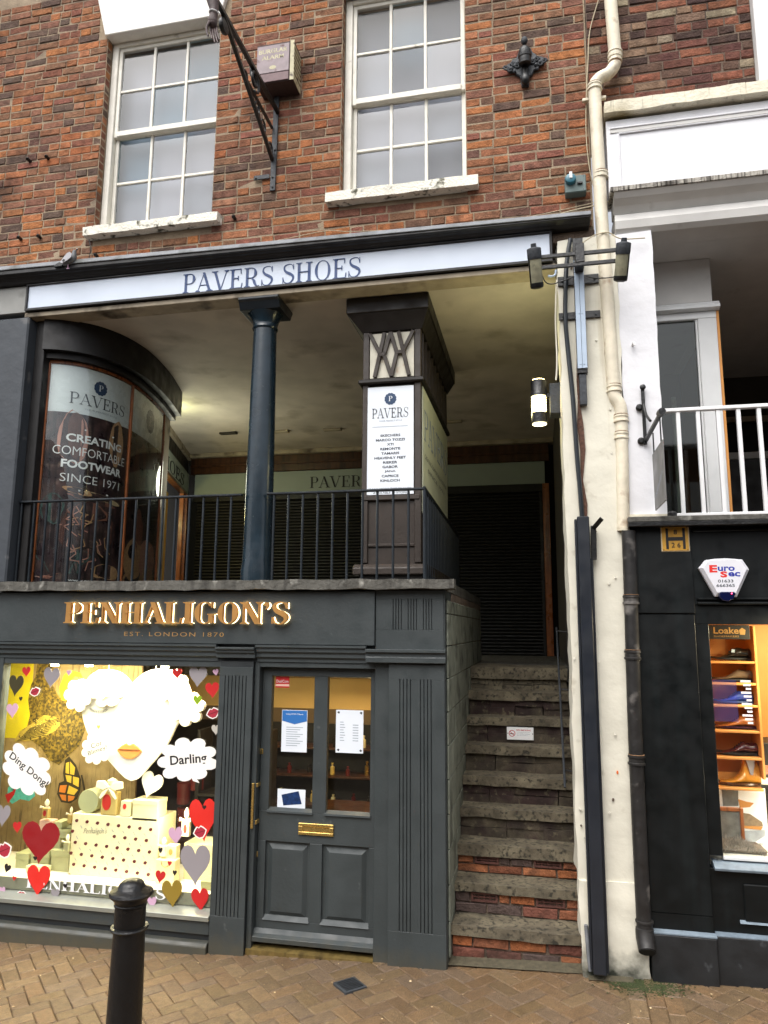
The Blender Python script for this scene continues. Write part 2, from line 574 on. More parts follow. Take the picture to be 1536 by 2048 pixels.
def text(body, x0, x1, z0, z1, Y, m, parent, name='lettering', bold=0.0, spacing=1.0, depth=0.0015, fn=None, shear=0.0, ang=0.0, centre=None, **k):
    """line of flat print fitted in x0..x1, z0..z1 on plane Y (fn bends it onto another surface)"""
    key = (body, bold, spacing)
    if key not in SANS: SANS[key] = sans_verts(body, bold, spacing)
    vs, fs = SANS[key]
    ax, bx = min(v.x for v in vs), max(v.x for v in vs)
    az, bz = min(v.y for v in vs), max(v.y for v in vs)
    mb = MB()
    out = []
    cx, cz = (x0 + x1) / 2, (z0 + z1) / 2
    for v in vs:
        x = x0 + (v.x - ax) / (bx - ax) * (x1 - x0)
        z = z0 + (v.y - az) / (bz - az) * (z1 - z0)
        x += shear * (z - z0)
        if ang:
            dx, dz = x - cx, z - cz
            x, z = cx + dx * math.cos(ang) - dz * math.sin(ang), cz + dx * math.sin(ang) + dz * math.cos(ang)
        out.append(Vector((x, Y, z)))
    mb.add(out, fs)
    if fn: mb.map(fn)
    return mb.build(name, m, parent, **k)


def bez(p, n=10):
    """catmull-rom through points"""
    P = [p[0]] + list(p) + [p[-1]]
    o = []
    for i in range(1, len(P) - 2):
        for k in range(n):
            t = k / n
            a, b, c, d = P[i - 1], P[i], P[i + 1], P[i + 2]
            o.append(tuple(0.5 * ((2 * b[j]) + (-a[j] + c[j]) * t + (2 * a[j] - 5 * b[j] + 4 * c[j] - d[j]) * t * t + (-a[j] + 3 * b[j] - 3 * c[j] + d[j]) * t ** 3) for j in range(len(b))))
    o.append(tuple(p[-1]))
    return o


def glyph(ch, T=0.15, t=0.035):
    """strips (left points, right points) of a modern serif capital, cap height 1; returns strips, width"""
    S = []

    def bar(x0, z0, x1, z1, w):
        d = Vector((x1 - x0, z1 - z0)).normalized()
        n = Vector((-d.y, d.x)) * w / 2
        S.append(([(x0 + n.x, z0 + n.y), (x1 + n.x, z1 + n.y)], [(x0 - n.x, z0 - n.y), (x1 - n.x, z1 - n.y)]))

    def hs(x0, x1, z, w=t):
        S.append(([(x0, z + w / 2), (x1, z + w / 2)], [(x0, z - w / 2), (x1, z - w / 2)]))

    def vs_(x, z0, z1, w):
        S.append(([(x - w / 2, z0), (x - w / 2, z1)], [(x + w / 2, z0), (x + w / 2, z1)]))

    def slant(x0, x1, w):          # diagonal stem with level ends, from (x0,0) to (x1,1)
        S.append(([(x0 - w / 2, 0), (x1 - w / 2, 1)], [(x0 + w / 2, 0), (x1 + w / 2, 1)]))

    def serif(x, z, w):
        u = t / 2
        zz = z + (u if z < 0.5 else -u)
        hs(x - w / 2, x + w / 2, zz)
        k = 0.05 if z < 0.5 else -0.05        # bracket
        z1 = zz + (u if z < 0.5 else -u)
        S.append(([(x - w * 0.36, z1), (x - w * 0.22, z1 + k)], [(x + w * 0.36, z1), (x + w * 0.22, z1 + k)]))

    def stem(x, w=T):
        vs_(x, 0, 1, w)
        serif(x, 0, w + 0.17)
        serif(x, 1, w + 0.17)

    def arc(cx, cz, rx, rz, a0, a1, wt=T, wn=t, n=22):
        L_, R_ = [], []
        for i in range(n + 1):
            a = math.radians(a0 + (a1 - a0) * i / n)
            c, s = math.cos(a), math.sin(a)
            w_ = wn + (wt - wn) * abs(c) ** 1.6
            L_.append((cx + (rx) * c, cz + rz * s))
            R_.append((cx + (rx - w_) * c, cz + (rz - wn) * s))
        S.append((L_, R_))

    W = 0.7
    if ch == 'P' or ch == 'R':
        stem(0.17)
        hs(0.17, 0.36, 1 - t / 2); hs(0.17, 0.36, 0.47)
        arc(0.36, 0.725, 0.3, 0.275, 90, -90)
        W = 0.68
        if ch == 'R':
            c = bez([(0.38, 0.46), (0.50, 0.36), (0.56, 0.16), (0.66, 0.02), (0.78, 0.05)])
            L_ = []; R_ = []
            for i, p in enumerate(c):
                w_ = (T * 0.85) * math.sin(math.pi * min(1, 0.15 + 0.85 * i / len(c))) + t * 0.6
                L_.append((p[0] - w_ / 2, p[1])); R_.append((p[0] + w_ / 2, p[1]))
            S.append((L_, R_)); W = 0.82
    elif ch == 'A':
        slant(0.09, 0.40, t * 1.1); slant(0.71, 0.38, T)
        hs(0.18, 0.62, 0.34); serif(0.09, 0, 0.24); serif(0.71, 0, T + 0.2); W = 0.82
    elif ch == 'V':
        slant(0.40, 0.10, T); slant(0.42, 0.72, t * 1.1)
        serif(0.1, 1, T + 0.2); serif(0.72, 1, 0.24); W = 0.82
    elif ch == 'E' or ch == 'L':
        stem(0.17)
        hs(0.17, 0.64, t / 2); bar(0.62, 0, 0.66, 0.26, t)
        W = 0.7
        if ch == 'E':
            hs(0.17, 0.6, 1 - t / 2); bar(0.59, 1, 0.59, 0.76, t); hs(0.2, 0.46, 0.52); vs_(0.46, 0.41, 0.63, t)
    elif ch == 'S':
        c = bez([(0.56, 0.76), (0.50, 0.94), (0.33, 0.985), (0.15, 0.91), (0.12, 0.74), (0.22, 0.59), (0.42, 0.47), (0.54, 0.36), (0.55, 0.2), (0.42, 0.04), (0.25, 0.015), (0.12, 0.09), (0.06, 0.27)], 6)
        L_, R_ = [], []
        n = len(c)
        for i, p in enumerate(c):
            q0, q1 = c[max(0, i - 1)], c[min(n - 1, i + 1)]
            d = Vector((q1[0] - q0[0], q1[1] - q0[1])).normalized()
            u = i / (n - 1)
            w_ = t + (T * 1.05 - t) * math.exp(-((u - 0.5) / 0.2) ** 2)
            L_.append((p[0] - d.y * w_ / 2, p[1] + d.x * w_ / 2)); R_.append((p[0] + d.y * w_ / 2, p[1] - d.x * w_ / 2))
        S.append((L_, R_)); vs_(0.575, 0.70, 0.98, t); vs_(0.055, 0.02, 0.32, t); W = 0.64
    elif ch == 'H':
        stem(0.17); stem(0.67); hs(0.17, 0.67, 0.52); W = 0.86
    elif ch == 'N':
        vs_(0.13, 0, 1, t * 1.2); serif(0.13, 0, 0.24); serif(0.1, 1, 0.22)
        slant(0.68, 0.17, T); vs_(0.72, 0, 1, t * 1.2); serif(0.72, 1, 0.24); W = 0.84
    elif ch == 'O':
        arc(0.43, 0.5, 0.38, 0.515, 0, 360, n=40); W = 0.86
    elif ch == 'G':
        arc(0.43, 0.5, 0.38, 0.515, 42, 322, n=34)
        vs_(0.69, 0.03, 0.44, T * 0.85); hs(0.56, 0.84, 0.44); vs_(0.71, 0.74, 0.99, t); W = 0.86
    elif ch == 'I':
        stem(0.17); W = 0.35
    elif ch == 'T':
        vs_(0.33, 0, 1, T); serif(0.33, 0, T + 0.17); hs(0.03, 0.63, 1 - t / 2); vs_(0.045, 0.76, 1, t); vs_(0.615, 0.76, 1, t); W = 0.66
    elif ch == "'":
        arc(0.1, 0.9, 0.09, 0.09, 0, 360, 0.088, 0.088, 12)
        c = [(0.15, 0.9), (0.16, 0.82), (0.11, 0.72), (0.05, 0.66)]
        S.append(([(p[0] - 0.05 * (1 - i / 3), p[1]) for i, p in enumerate(c)], [(p[0] + 0.035, p[1]) for p in c])); W = 0.24
    elif ch == ' ':
        W = 0.34
    return S, W


def serif_word(word, x0, x1, z0, z1, Y, m, parent, depth=0.004, T=0.15, t=0.035, gap=0.05, name='letter', fn=None, join=False, shear=0.0, bevel=0, back=None, letter_kw=None):
    gs = [glyph(c, T, t) for c in word]
    tot = sum(g[1] for g in gs) + gap * (len(word) - 1)
    h = z1 - z0
    kx = (x1 - x0) / tot
    cur = x0
    out = []
    big = MB()
    for (S, W), c in zip(gs, word):
        mb = big if join else MB()
        for j, (A, B) in enumerate(S):
            e = 0.00035 * j                      # each stroke a hair apart so no two faces share a plane
            n = len(A)
            pa = [(cur + p[0] * kx + shear * p[1] * h, z0 + p[1] * h) for p in A]
            pb = [(cur + p[0] * kx + shear * p[1] * h, z0 + p[1] * h) for p in B]
            vs = [(x, Y - depth - e, z) for x, z in pa] + [(x, Y - depth - e, z) for x, z in pb] + [(x, Y, z) for x, z in pa] + [(x, Y, z) for x, z in pb]
            fs = []
            for i in range(n - 1):
                fs += [(i, i + 1, n + i + 1, n + i), (2 * n + i, 3 * n + i, 3 * n + i + 1, 2 * n + i + 1),
                       (i, 2 * n + i, 2 * n + i + 1, i + 1), (n + i, n + i + 1, 3 * n + i + 1, 3 * n + i)]
            fs += [(0, n, 3 * n, 2 * n), (n - 1, 3 * n - 1, 4 * n - 1, 2 * n - 1)]
            mb.add(vs, fs)
        if not join and S:
            if fn: mb.map(fn)
            out.append(mb.build(name, m, parent, bevel))
        cur += (W + gap) * kx
    if join:
        if fn: big.map(fn)
        out.append(big.build(name, m, parent))
    return out


# ------------------------------------------------------------------ bricks
def brick_variants(palette, n, depth=0.05, seed=3, rough=0.0022, zh=0.0640, m='brick'):
    """n meshes of one brick: length 1 (scaled on the object), worn arrises, own colour"""
    rnd = random.Random(seed)
    out = []
    for i in range(n):
        c = list(tile(rnd.choice(palette)))
        k = rnd.uniform(0.87, 1.15)
        c = (c[0] * k, c[1] * k * rnd.uniform(0.97, 1.05), c[2] * k * rnd.uniform(0.98, 1.12), 1)
        j = lambda s=1: rnd.uniform(-rough, rough) * s
        k2 = rnd.uniform(0.9, 1.0)
        cx, cz, cy = 0.022, 0.0045, 0.004
        H = zh / 2
        vs = []
        for (x, z) in ((-0.5, -H), (0.5, -H), (0.5, H), (-0.5, H)):
            vs.append((x, depth, z))
        for (x, z) in ((-0.5, -H), (0.5, -H), (0.5, H), (-0.5, H)):
            vs.append((x + j(7), cy + j(), z * k2 + j(1.6)))
        for (x, z) in ((-0.5, -H), (0.5, -H), (0.5, H), (-0.5, H)):
            sx, sz = (1 if x < 0 else -1), (1 if z < 0 else -1)
            vs.append((x + sx * cx + j(7), j(1.4), z * k2 + sz * cz + j(1.6)))
        fs = []
        for a, b in ((0, 4), (4, 8)):
            for q in range(4):
                p = (q + 1) % 4
                fs.append((a + q, a + p, b + p, b + q))
        fs.append((8, 9, 10, 11))
        mb = MB().add(vs, fs, c)
        out.append((mb.v, mb.f, c, mb.mesh('brick', M[m])))
    return out


PAL_A = ['8a5841', '84553f', '7c5040', '745040', '92603f', '80543f', '6c5040', '64493c', '8a6048', '9c6440', '7a5640', '86583f', '5c483e', '7e5040', '765440', '8c5a3c', '946242', '6e5444', '8f5638', '5a4a40']
PAL_B = ['6a4638', '5a3c34', '744a3a', '4c3a32', '7c4e3a', '68493a', '7c6450', '5c463c', '44342e', '86543e', '8a7c68', '623f34']


def overlap(x0, x1, z0, z1, holes):
    """intervals of x0..x1 left after the holes"""
    segs = [(x0, x1)]
    for hx0, hx1, hz0, hz1 in holes:
        if z1 <= hz0 + 0.012 or z0 >= hz1 - 0.012: continue
        n = []
        for a, b in segs:
            if b <= hx0 or a >= hx1: n.append((a, b)); continue
            if a < hx0: n.append((a, hx0))
            if b > hx1: n.append((hx1, b))
        segs = n
    return segs


def brickwork(parent, X0, X1, Z0, Z1, Y, holes, variants, limit=300, course=0.0735, joint=0.0105, seed=5, slope=0.0):
    rnd = random.Random(seed)
    lst = []
    z = Z0
    row = 0
    while z < Z1:
        pz = z + course / 2
        for a, b in overlap(X0, X1, z, z + course, holes):
            x = a - (0.11 if row % 2 else 0.0) * (1 if a == X0 else 0)
            first = True
            while x < b - 0.02:
                L_ = 0.212 if rnd.random() < 0.6 else 0.108
                if first and rnd.random() < 0.5: L_ = 0.108 if row % 2 else 0.212
                first = False
                L_ *= rnd.uniform(0.95, 1.05)
                xa, xb = max(x, a), min(x + L_, b)
                if b - xb < 0.06: xb = b
                if xb - xa > 0.035:
                    wz = 0.010 * noise.noise(Vector((xa * 1.1, row * 0.12, 2.0))) + 0.004 * noise.noise(Vector((xa * 5, row * 0.3, 7.0))) + slope * (xa - X0)
                    lst.append(((xa + xb) / 2, pz + wz, xb - xa - joint, rnd.randrange(len(variants)), rnd.uniform(-0.003, 0.003)))
                x = xb if xb == b else x + L_
        z += course
        row += 1

    def size(b):
        px, py, d = pix((b[0], Y, b[1]))
        inside = -20 < px < 1556 and -20 < py < 2068
        return (b[2] / (d * d)) * (1 if inside else 0.001)
    lst.sort(key=size, reverse=True)
    for x, zz, L_, vi, dy in lst[:limit]:
        o = bpy.data.objects.new('brick', variants[vi][3])
        place(o, parent)
        o.matrix_parent_inverse = WORLD_M[parent.name].inverted()
        o.location = (x, Y + dy, zz)
        o.rotation_euler = (0, rnd.uniform(-0.006, 0.006), 0)
        o.scale = (L_, 1, rnd.uniform(0.97, 1.02))
    if lst[limit:]:
        mb = MB()
        for x, zz, L_, vi, dy in lst[limit:]:
            vs, fs, c, _ = variants[vi]
            mb.add([(p.x * L_ + x, p.y + Y + dy, p.z + zz) for p in vs], fs, c)
        mb.build('brick_mass', M['brick'], parent, kind='stuff')


def plate(mb, X0, X1, Z0, Z1, Y0, Y1, holes):
    """wall slab with rectangular holes"""
    zs = sorted(set([Z0, Z1] + [h[2] for h in holes] + [h[3] for h in holes]))
    zs = [z for z in zs if Z0 <= z <= Z1]
    for a, b in zip(zs, zs[1:]):
        for x0, x1 in overlap(X0, X1, a + 0.013, b - 0.013, holes):
            mb.box(x0, x1, Y0, Y1, a, b)
    return mb

# ================================================================== GROUND
gslope = math.atan(0.035)
gm = MB()
n = 24
for i in range(n):
    for j in range(n):
        x0, x1 = -18 + 36 * i / n, -18 + 36 * (i + 1) / n
        y0, y1 = -16 + 22 * j / n, -16 + 22 * (j + 1) / n
        gm.add([(x0, y0, ground(x0) - 0.022), (x1, y0, ground(x1) - 0.022), (x1, y1, ground(x1) - 0.022), (x0, y1, ground(x0) - 0.022)], [(0, 1, 2, 3)])
GROUND = gm.build('pavement', M['ground'], kind='structure', label='wet herringbone brick pavement in front of the shops')

PAL_P = ['67523b', '6a563e', '625038', '6e583f', '5f4e39', '6d5a42', '66523d', '635240']
prnd = random.Random(11)


def paver_variants(n, lx, ly, h=0.03):
    out = []
    for i in range(n):
        c = list(tile(prnd.choice(PAL_P)))
        k = prnd.uniform(0.9, 1.1)
        c = (c[0] * k, c[1] * k, c[2] * k, 1)
        j = lambda: prnd.uniform(-0.0012, 0.0012)
        g = 0.0018
        a, b = lx / 2 - g, ly / 2 - g
        e = 0.005
        vs = []
        for z, ins in ((-h, 0), (-0.005, 0), (0, e)):
            for sx, sy in ((-1, -1), (1, -1), (1, 1), (-1, 1)):
                vs.append((sx * (a - ins) + j(), sy * (b - ins) + j(), z + (j() if ins else 0)))
        fs = []
        for r in (0, 4):
            for q in range(4):
                p = (q + 1) % 4
                fs.append((r + q, r + p, r + 4 + p, r + 4 + q))
        fs.append((8, 9, 10, 11))
        mb = MB().add(vs, fs, c)
        out.append((mb.v, mb.f, c, mb.mesh('paver', M['paver'])))
    return out


PV = paver_variants(26, 0.2, 0.1)
plist = []
CH0, CH1 = 0.455, 0.745           # the channel of straight courses
A45 = math.radians(45)
for a in range(-110, 111):
    for b in range(-110, 111):
        m4 = (a - b) % 4
        if m4 == 0: cx, cy, r = (a + 1) * 0.1, (b + 0.5) * 0.1, 0
        elif m4 == 3: cx, cy, r = (a + 0.5) * 0.1, (b + 1) * 0.1, 1
        else: continue
        X = cx * math.cos(A45) - cy * math.sin(A45) - 1.0
        Y = cx * math.sin(A45) + cy * math.cos(A45) - 1.0
        if not (-5.2 < X < 3.2 and -4.4 < Y < 0.12): continue
        shift = X - 0.04 * Y
        if CH0 + 0.05 < shift < CH1 - 0.05: continue
        plist.append((X, Y, A45 + r * math.pi / 2, -0.004))
for col in range(3):
    yy = 0.1 - col * 0.07
    while yy > -4.4:
        plist.append((CH0 + 0.048 + col * 0.098 + 0.04 * yy, yy - 0.1, math.pi / 2 - 0.04, 0.0))
        yy -= 0.2


def psize(p):
    px, py, d = pix((p[0], p[1], ground(p[0])))
    return (1 if -40 < px < 1580 and -40 < py < 2090 else 0.001) / (d * d)


plist.sort(key=psize, reverse=True)
stuffp = MB()
for i, (X, Y, r, dz) in enumerate(plist):
    vi = prnd.randrange(len(PV))
    tz = ground(X) + 0.006 * noise.noise(Vector((X * 0.8, Y * 0.8, 0))) - 0.002 + dz + prnd.uniform(-0.0015, 0.0015)
    mtx = Matrix.Translation((X, Y, tz)) @ Matrix.Rotation(-gslope, 4, 'Y') @ Matrix.Rotation(prnd.uniform(-0.012, 0.012), 4, 'X') @ Matrix.Rotation(r, 4, 'Z')
    if i < 290:
        o = bpy.data.objects.new('paver', PV[vi][3])
        place(o, GROUND)
        o.matrix_parent_inverse = WORLD_M[GROUND.name].inverted()
        o.matrix_basis = mtx
    else:
        vs, fs, c, _ = PV[vi]
        stuffp.add([mtx @ p for p in vs], fs, c)
stuffp.build('paver_mass', M['paver'], GROUND, kind='stuff')
# mortar haunch and moss where the pavement meets the fronts
hm = MB()
for x0, x1, y0 in ((-5, -2.26, -0.08), (-0.66, 0.24, -0.02), (0.24, 0.5, -0.10)):
    k = 14
    for i in range(k):
        xa, xb = x0 + (x1 - x0) * i / k, x0 + (x1 - x0) * (i + 1) / k
        ya = y0 - 0.015 * noise.noise(Vector((xa * 5, 0, 3)))
        yb = y0 - 0.015 * noise.noise(Vector((xb * 5, 0, 3)))
        hm.add([(xa, ya, ground(xa) + 0.001), (xb, yb, ground(xb) + 0.001), (xb, y0 + 0.12, ground(xb) + 0.022), (xa, y0 + 0.12, ground(xa) + 0.022)], [(0, 1, 2, 3)])
hm.build('mortar_fillet', mat('pale_mortar_fillet', '4c4636', 0.9, var=0.3, scale=20, bump=0.8), GROUND)
mm = MB()
mr = random.Random(4)
for i in range(1600):
    x = mr.gauss(0.56, 0.10)
    y = -0.10 - abs(mr.gauss(0, 0.06)) if i % 3 else mr.uniform(-0.1, 0.0)
    s = mr.uniform(0.002, 0.007)
    z = ground(x) + 0.001
    mm.add([(x - s, y - s, z), (x + s, y - s * 0.6, z), (x + s * 0.7, y + s, z), (x - s, y + s * 0.8, z), (x, y, z + s * 0.5)],
           [(0, 1, 4), (1, 2, 4), (2, 3, 4), (3, 0, 4)])
mm.build('moss_patch', M['moss'], kind='stuff', label='green moss growing on the pavement below the black downpipe')
dc = at(700, 1960, Z=0.04)
d = empty('drain_cover', (dc.x, dc.y, ground(dc.x)), 'small square dark metal drain cover set in the pavement before the shop door', 'drain cover')
q = MB()
R_ = Matrix.Rotation(math.radians(45), 4, 'Z')
for x0, x1, y0, y1, z1 in ((-0.075, 0.075, -0.075, 0.075, 0.004),):
    q.box(x0, x1, y0, y1, -0.02, z1)
q.map(lambda p: Vector((dc.x, dc.y, ground(dc.x) + 0.001)) + R_ @ p).build('lid', M['iron_dull'], d, 0.002)
q = MB()
for k in range(-3, 4):
    q.box(-0.06, 0.06, k * 0.018 - 0.003, k * 0.018 + 0.003, 0.004, 0.0065)
q.map(lambda p: Vector((dc.x, dc.y, ground(dc.x) + 0.001)) + R_ @ p).build('rib', M['iron'], d)
lf = MB()
for i in range(46):
    x, y = mr.uniform(-3.2, 1.1), mr.uniform(-1.0, -0.1)
    s = mr.uniform(0.004, 0.010)
    a = mr.uniform(0, 6.28)
    pts = [(x + s * math.cos(a + t) * f, y + s * math.sin(a + t) * f * 0.8, ground(x) + 0.008 + (0.004 if k % 2 else 0)) for k, (t, f) in enumerate(((0, 1), (1.2, .7), (2.4, .9), (3.5, .6), (4.9, .9)))]
    lf.add(pts, [(0, 1, 2, 3, 4)])
lf.build('leaf_litter', mat('pale_litter', 'c9b48c', 0.8), kind='stuff', label='tiny pale leaves and litter scattered over the wet pavement')

# ================================================================== BRICK BUILDING (left, with the row gallery)
BY = 0.05
A = empty('brick_building', (-2.0, 0.1, 0), 'red brick building with two white sash windows above a covered first floor gallery', 'building')
W1 = (at(203, 250, BY).x, at(431, 250, BY).x, 5.44, 7.30)
W2 = (at(683, 200, BY).x, at(931, 200, BY).x, 5.49, 7.34)
holes = [(W1[0], W1[1], W1[2] - 0.075, W1[3]), (W2[0], W2[1], W2[2] - 0.075, W2[3])]
plate(MB(), -6.2, 0.47, 4.98, 8.4, BY + 0.005, BY + 0.35, holes).build('wall', M['mortar'], A)
VA = brick_variants(PAL_A, 44, seed=3)
lint = [(W1[0] - 0.09, W1[1] + 0.09, 7.30, 7.68), (W2[0] - 0.09, W2[1] + 0.09, 7.34, 7.72)]
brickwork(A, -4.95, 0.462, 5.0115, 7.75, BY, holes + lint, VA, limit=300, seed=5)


GLT3 = [M['glass_old'], glass_mat('old_window_glass_blue', (0.66, 0.8, 0.86, 1), 0.1, 1.6), glass_mat('old_window_glass_clear', (0.92, 0.92, 0.94, 1), 0.07, 2.2), glass_mat('old_window_glass_grey', (0.78, 0.78, 0.78, 1), 0.15, 1.0)]  # tints picked per pane imitate varied reflections


def sash_window(parent, x0, x1, z0, z1, Y, zm, cols=3, name='window', label=None):
    """six over six sliding sash in its box frame"""
    fr = MB()
    cw = 0.058
    fr.box(x0, x0 + cw, Y, Y + 0.09, z0, z1)
    fr.box(x1 - cw, x1, Y, Y + 0.09, z0, z1)
    fr.box(x0 + cw, x1 - cw, Y, Y + 0.09, z1 - 0.04, z1)
    fr.box(x0 + cw, x1 - cw, Y + 0.003, Y + 0.09, z0, z0 + 0.03)
    wn = fr.build(name, M['win_white'], parent, 0.004, label=label)
    a, b = x0 + cw + 0.002, x1 - cw - 0.002
    for (s0, s1, yy, up) in ((zm - 0.005, z1 - 0.042, Y + 0.018, True), (z0 + 0.032, zm + 0.03, Y + 0.052, False)):
        sb = MB()
        st, rt, rb = 0.032, 0.034, (0.05 if up else 0.055)
        sb.box(a, a + st, yy, yy + 0.034, s0, s1)
        sb.box(b - st, b, yy, yy + 0.034, s0, s1)
        sb.box(a + st, b - st, yy - (0.012 if up else 0), yy + 0.034, s0, s0 + rb)
        sb.box(a + st, b - st, yy, yy + 0.034, s1 - rt, s1)
        sb.build('sash', M['win_white'], wn, 0.003)
        gx0, gx1, gz0, gz1 = a + st, b - st, s0 + rb, s1 - rt
        bars = MB()
        bw = 0.025
        xs = [gx0 + (gx1 - gx0) * k / cols for k in range(cols + 1)]
        zc = (gz0 + gz1) / 2
        for x in xs[1:-1]: bars.box(x - bw / 2, x + bw / 2, yy + 0.004, yy + 0.03, gz0, gz1)
        for k in range(cols): bars.box(xs[k] + (bw / 2 if k else 0), xs[k + 1] - (bw / 2 if k < cols - 1 else 0), yy + 0.005, yy + 0.03, zc - bw / 2, zc + bw / 2)
        bars.build('glazing_bar', M['win_white'], wn, 0.004)
        for k in range(cols):
            for (p0, p1) in ((gz0, zc), (zc, gz1)):
                tilt = random.uniform(-0.0012, 0.0012)
                t2 = random.uniform(-0.003, 0.003)
                MB().add([(xs[k], yy + 0.018 + tilt, p0), (xs[k + 1], yy + 0.018 - tilt, p0), (xs[k + 1], yy + 0.018 - tilt + t2, p1), (xs[k], yy + 0.018 + tilt + t2, p1)], [(0, 1, 2, 3)]).build('pane', random.choice(GLT3), wn)
    box('blind', M['blind'], wn, x0 + 0.01, x1 - 0.01, Y + 0.15, Y + 0.16, z0, z1, 0)
    return wn


sash_window(A, W1[0] + 0.005, W1[1] + 0.06, W1[2], W1[3] - 0.005, BY + 0.075, 6.38, label='sash window under the splayed white lintel')
sash_window(A, W2[0] + 0.004, W2[1] + 0.05, W2[2], W2[3] - 0.02, BY + 0.08, 6.36, label='taller sash window right of the hanging sign bracket')
for (wx, lz0) in ((W1, 7.30), (W2, 7.34)):
    MB().prism([(wx[0] - 0.01, lz0 - 0.004), (wx[1] + 0.01, lz0 - 0.004), (wx[1] + 0.11, lz0 + 0.38), (wx[0] - 0.11, lz0 + 0.38)], BY - 0.035, BY + 0.2).build('lintel', M['lintel'], A, 0.006)
# brick reveals beside the windows
rvm = MB()
rvr = random.Random(77)
for (hx, z0_, z1_) in ((W1[0], W1[2], W1[3]), (W2[0], W2[2], W2[3])):
    zz_ = z0_ + 0.004
    while zz_ < z1_ - 0.03:
        vs_, fs_, c__, _ = VA[rvr.randrange(len(VA))]
        rvm.add([(hx - 0.012 + (0.05 - p.y) * 0.25, BY + 0.006 + 0.062 * (p.x + 0.5), p.z + zz_ + 0.036) for p in vs_], fs_, c__)
        zz_ += 0.0735
rvm.build('reveal_brick_mass', M['brick'], A, kind='stuff')


def rough_box(name, m, parent, x0, x1, y0, y1, z0, z1, amp=0.004, seg=0.05, seed=0, kind=None, label=None, **k):
    """box cut finely along x and z with worn, uneven faces"""
    nx = max(2, int((x1 - x0) / seg)); nz = max(2, int((z1 - z0) / seg)); ny = max(1, int((y1 - y0) / seg))
    bm = bmesh.new()
    bmesh.ops.create_cube(bm, size=1)
    for v in bm.verts: v.co = Vector(((v.co.x + .5) * (x1 - x0) + x0, (v.co.y + .5) * (y1 - y0) + y0, (v.co.z + .5) * (z1 - z0) + z0))
    ex = [e for e in bm.edges if abs(e.verts[0].co.x - e.verts[1].co.x) > 1e-5]
    bmesh.ops.subdivide_edges(bm, edges=ex, cuts=min(nx, 80) - 1, use_grid_fill=True)
    if nz > 1:
        ez = [e for e in bm.edges if abs(e.verts[0].co.z - e.verts[1].co.z) > 1e-5]
        bmesh.ops.subdivide_edges(bm, edges=ez, cuts=min(nz, 40) - 1, use_grid_fill=True)
    if ny > 1:
        ey = [e for e in bm.edges if abs(e.verts[0].co.y - e.verts[1].co.y) > 1e-5]
        bmesh.ops.subdivide_edges(bm, edges=ey, cuts=min(ny, 12) - 1, use_grid_fill=True)
    for v in bm.verts:
        p = v.co * 7 + Vector((seed, seed * 2, 0))
        v.co += Vector((noise.noise(p), noise.noise(p + Vector((9, 0, 0))), noise.noise(p + Vector((0, 9, 0))))) * amp * 2
    mb = MB()
    vs = [v.co.copy() for v in bm.verts]
    bm.verts.index_update()
    fs = [[v.index for v in f.verts] for f in bm.faces]
    bm.free()
    mb.add(vs, fs)
    return mb.build(name, m, parent, smooth=True, kind=kind, label=label, **k)


rough_box('window_sill', M['sill'], A, at(168, 452, -0.02).x, at(436, 430, -0.02).x, -0.03, BY + 0.16, 5.365, 5.44, 0.004, 0.04, 1)
rough_box('window_sill', M['sill'], A, at(650, 405, -0.02).x, at(956, 370, -0.02).x, -0.03, BY + 0.16, 5.41, 5.49, 0.004, 0.04, 2)

def sag(p):
    k = max(0.0, (p.z - 4.98) / 0.1)
    return (p.x, p.y, p.z - 0.014 * (p.x + 4.2) * min(1, k))


# gallery cornice, soffit, ceiling, back and side walls
MB().prism_yz([(BY, 5.155), (-0.11, 5.115), (-0.125, 5.075), (-0.12, 5.07), (BY, 5.085)], -6.2, 0.44).map(sag).build('cornice_flashing', M['lead'], A, 0.003)
MB().prism_yz([(0.05, 5.083), (-0.115, 5.067), (-0.115, 5.035), (-0.09, 5.02), (-0.065, 5.0), (-0.045, 4.975), (0.05, 4.975)], -6.2, 0.43).map(sag).build('cornice', M['black_wood'], A, 0.003)
box('corner_brickwork', M['mortar_dark'], A, 0.176, 0.47, 0.02, 0.4, 4.90, 4.974, 0)
box('gallery_beam', M['ceil_beam'], A, -4.15, 0.19, -0.005, 0.17, 4.692, 4.732, 0.004)
rough_box('gallery_ceiling', M['ceiling'], A, -5.6, 0.30, 0.175, 4.95, 4.705, 4.85, 0.006, 0.22, 4)
for k, (px, py) in enumerate(((457, 865), (665, 858), (905, 842), (560, 862))):
    c = at(px, py, Z=4.70)
    MB().box(c.x - 0.12, c.x + 0.12, c.y - 0.035, c.y + 0.035, 4.675, 4.702).build('ceiling_fitting', M['kiosk_dark'] if k == 0 else M['ceil_beam'], A, 0.006)
YB = 4.85
CL = -5.04
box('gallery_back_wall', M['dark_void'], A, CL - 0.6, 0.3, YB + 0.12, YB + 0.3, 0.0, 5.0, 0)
box('gallery_floor', M['slab'], A, -5.8, 0.3, 2.02, YB + 0.1, 1.66, 1.80, 0)
box('raised_gallery_floor', M['slab'], A, -4.15, -0.665, 0.02, 2.0, 2.34, 2.468, 0)
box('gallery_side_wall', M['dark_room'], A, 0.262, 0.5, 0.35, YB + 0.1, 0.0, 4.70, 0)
box('stall_board', M['kiosk_dark'], A, -4.15, -0.665, 2.003, 2.06, 1.8, 2.468, 0)
rough_box('gallery_slab', M['slab'], A, -4.9, -0.548, -0.135, 0.02, 2.405, 2.472, 0.0045, 0.04, 6)
rough_box('gallery_slab', M['slab'], A, -0.663, -0.612, 0.022, 3.05, 2.395, 2.470, 0.003, 0.06, 8)
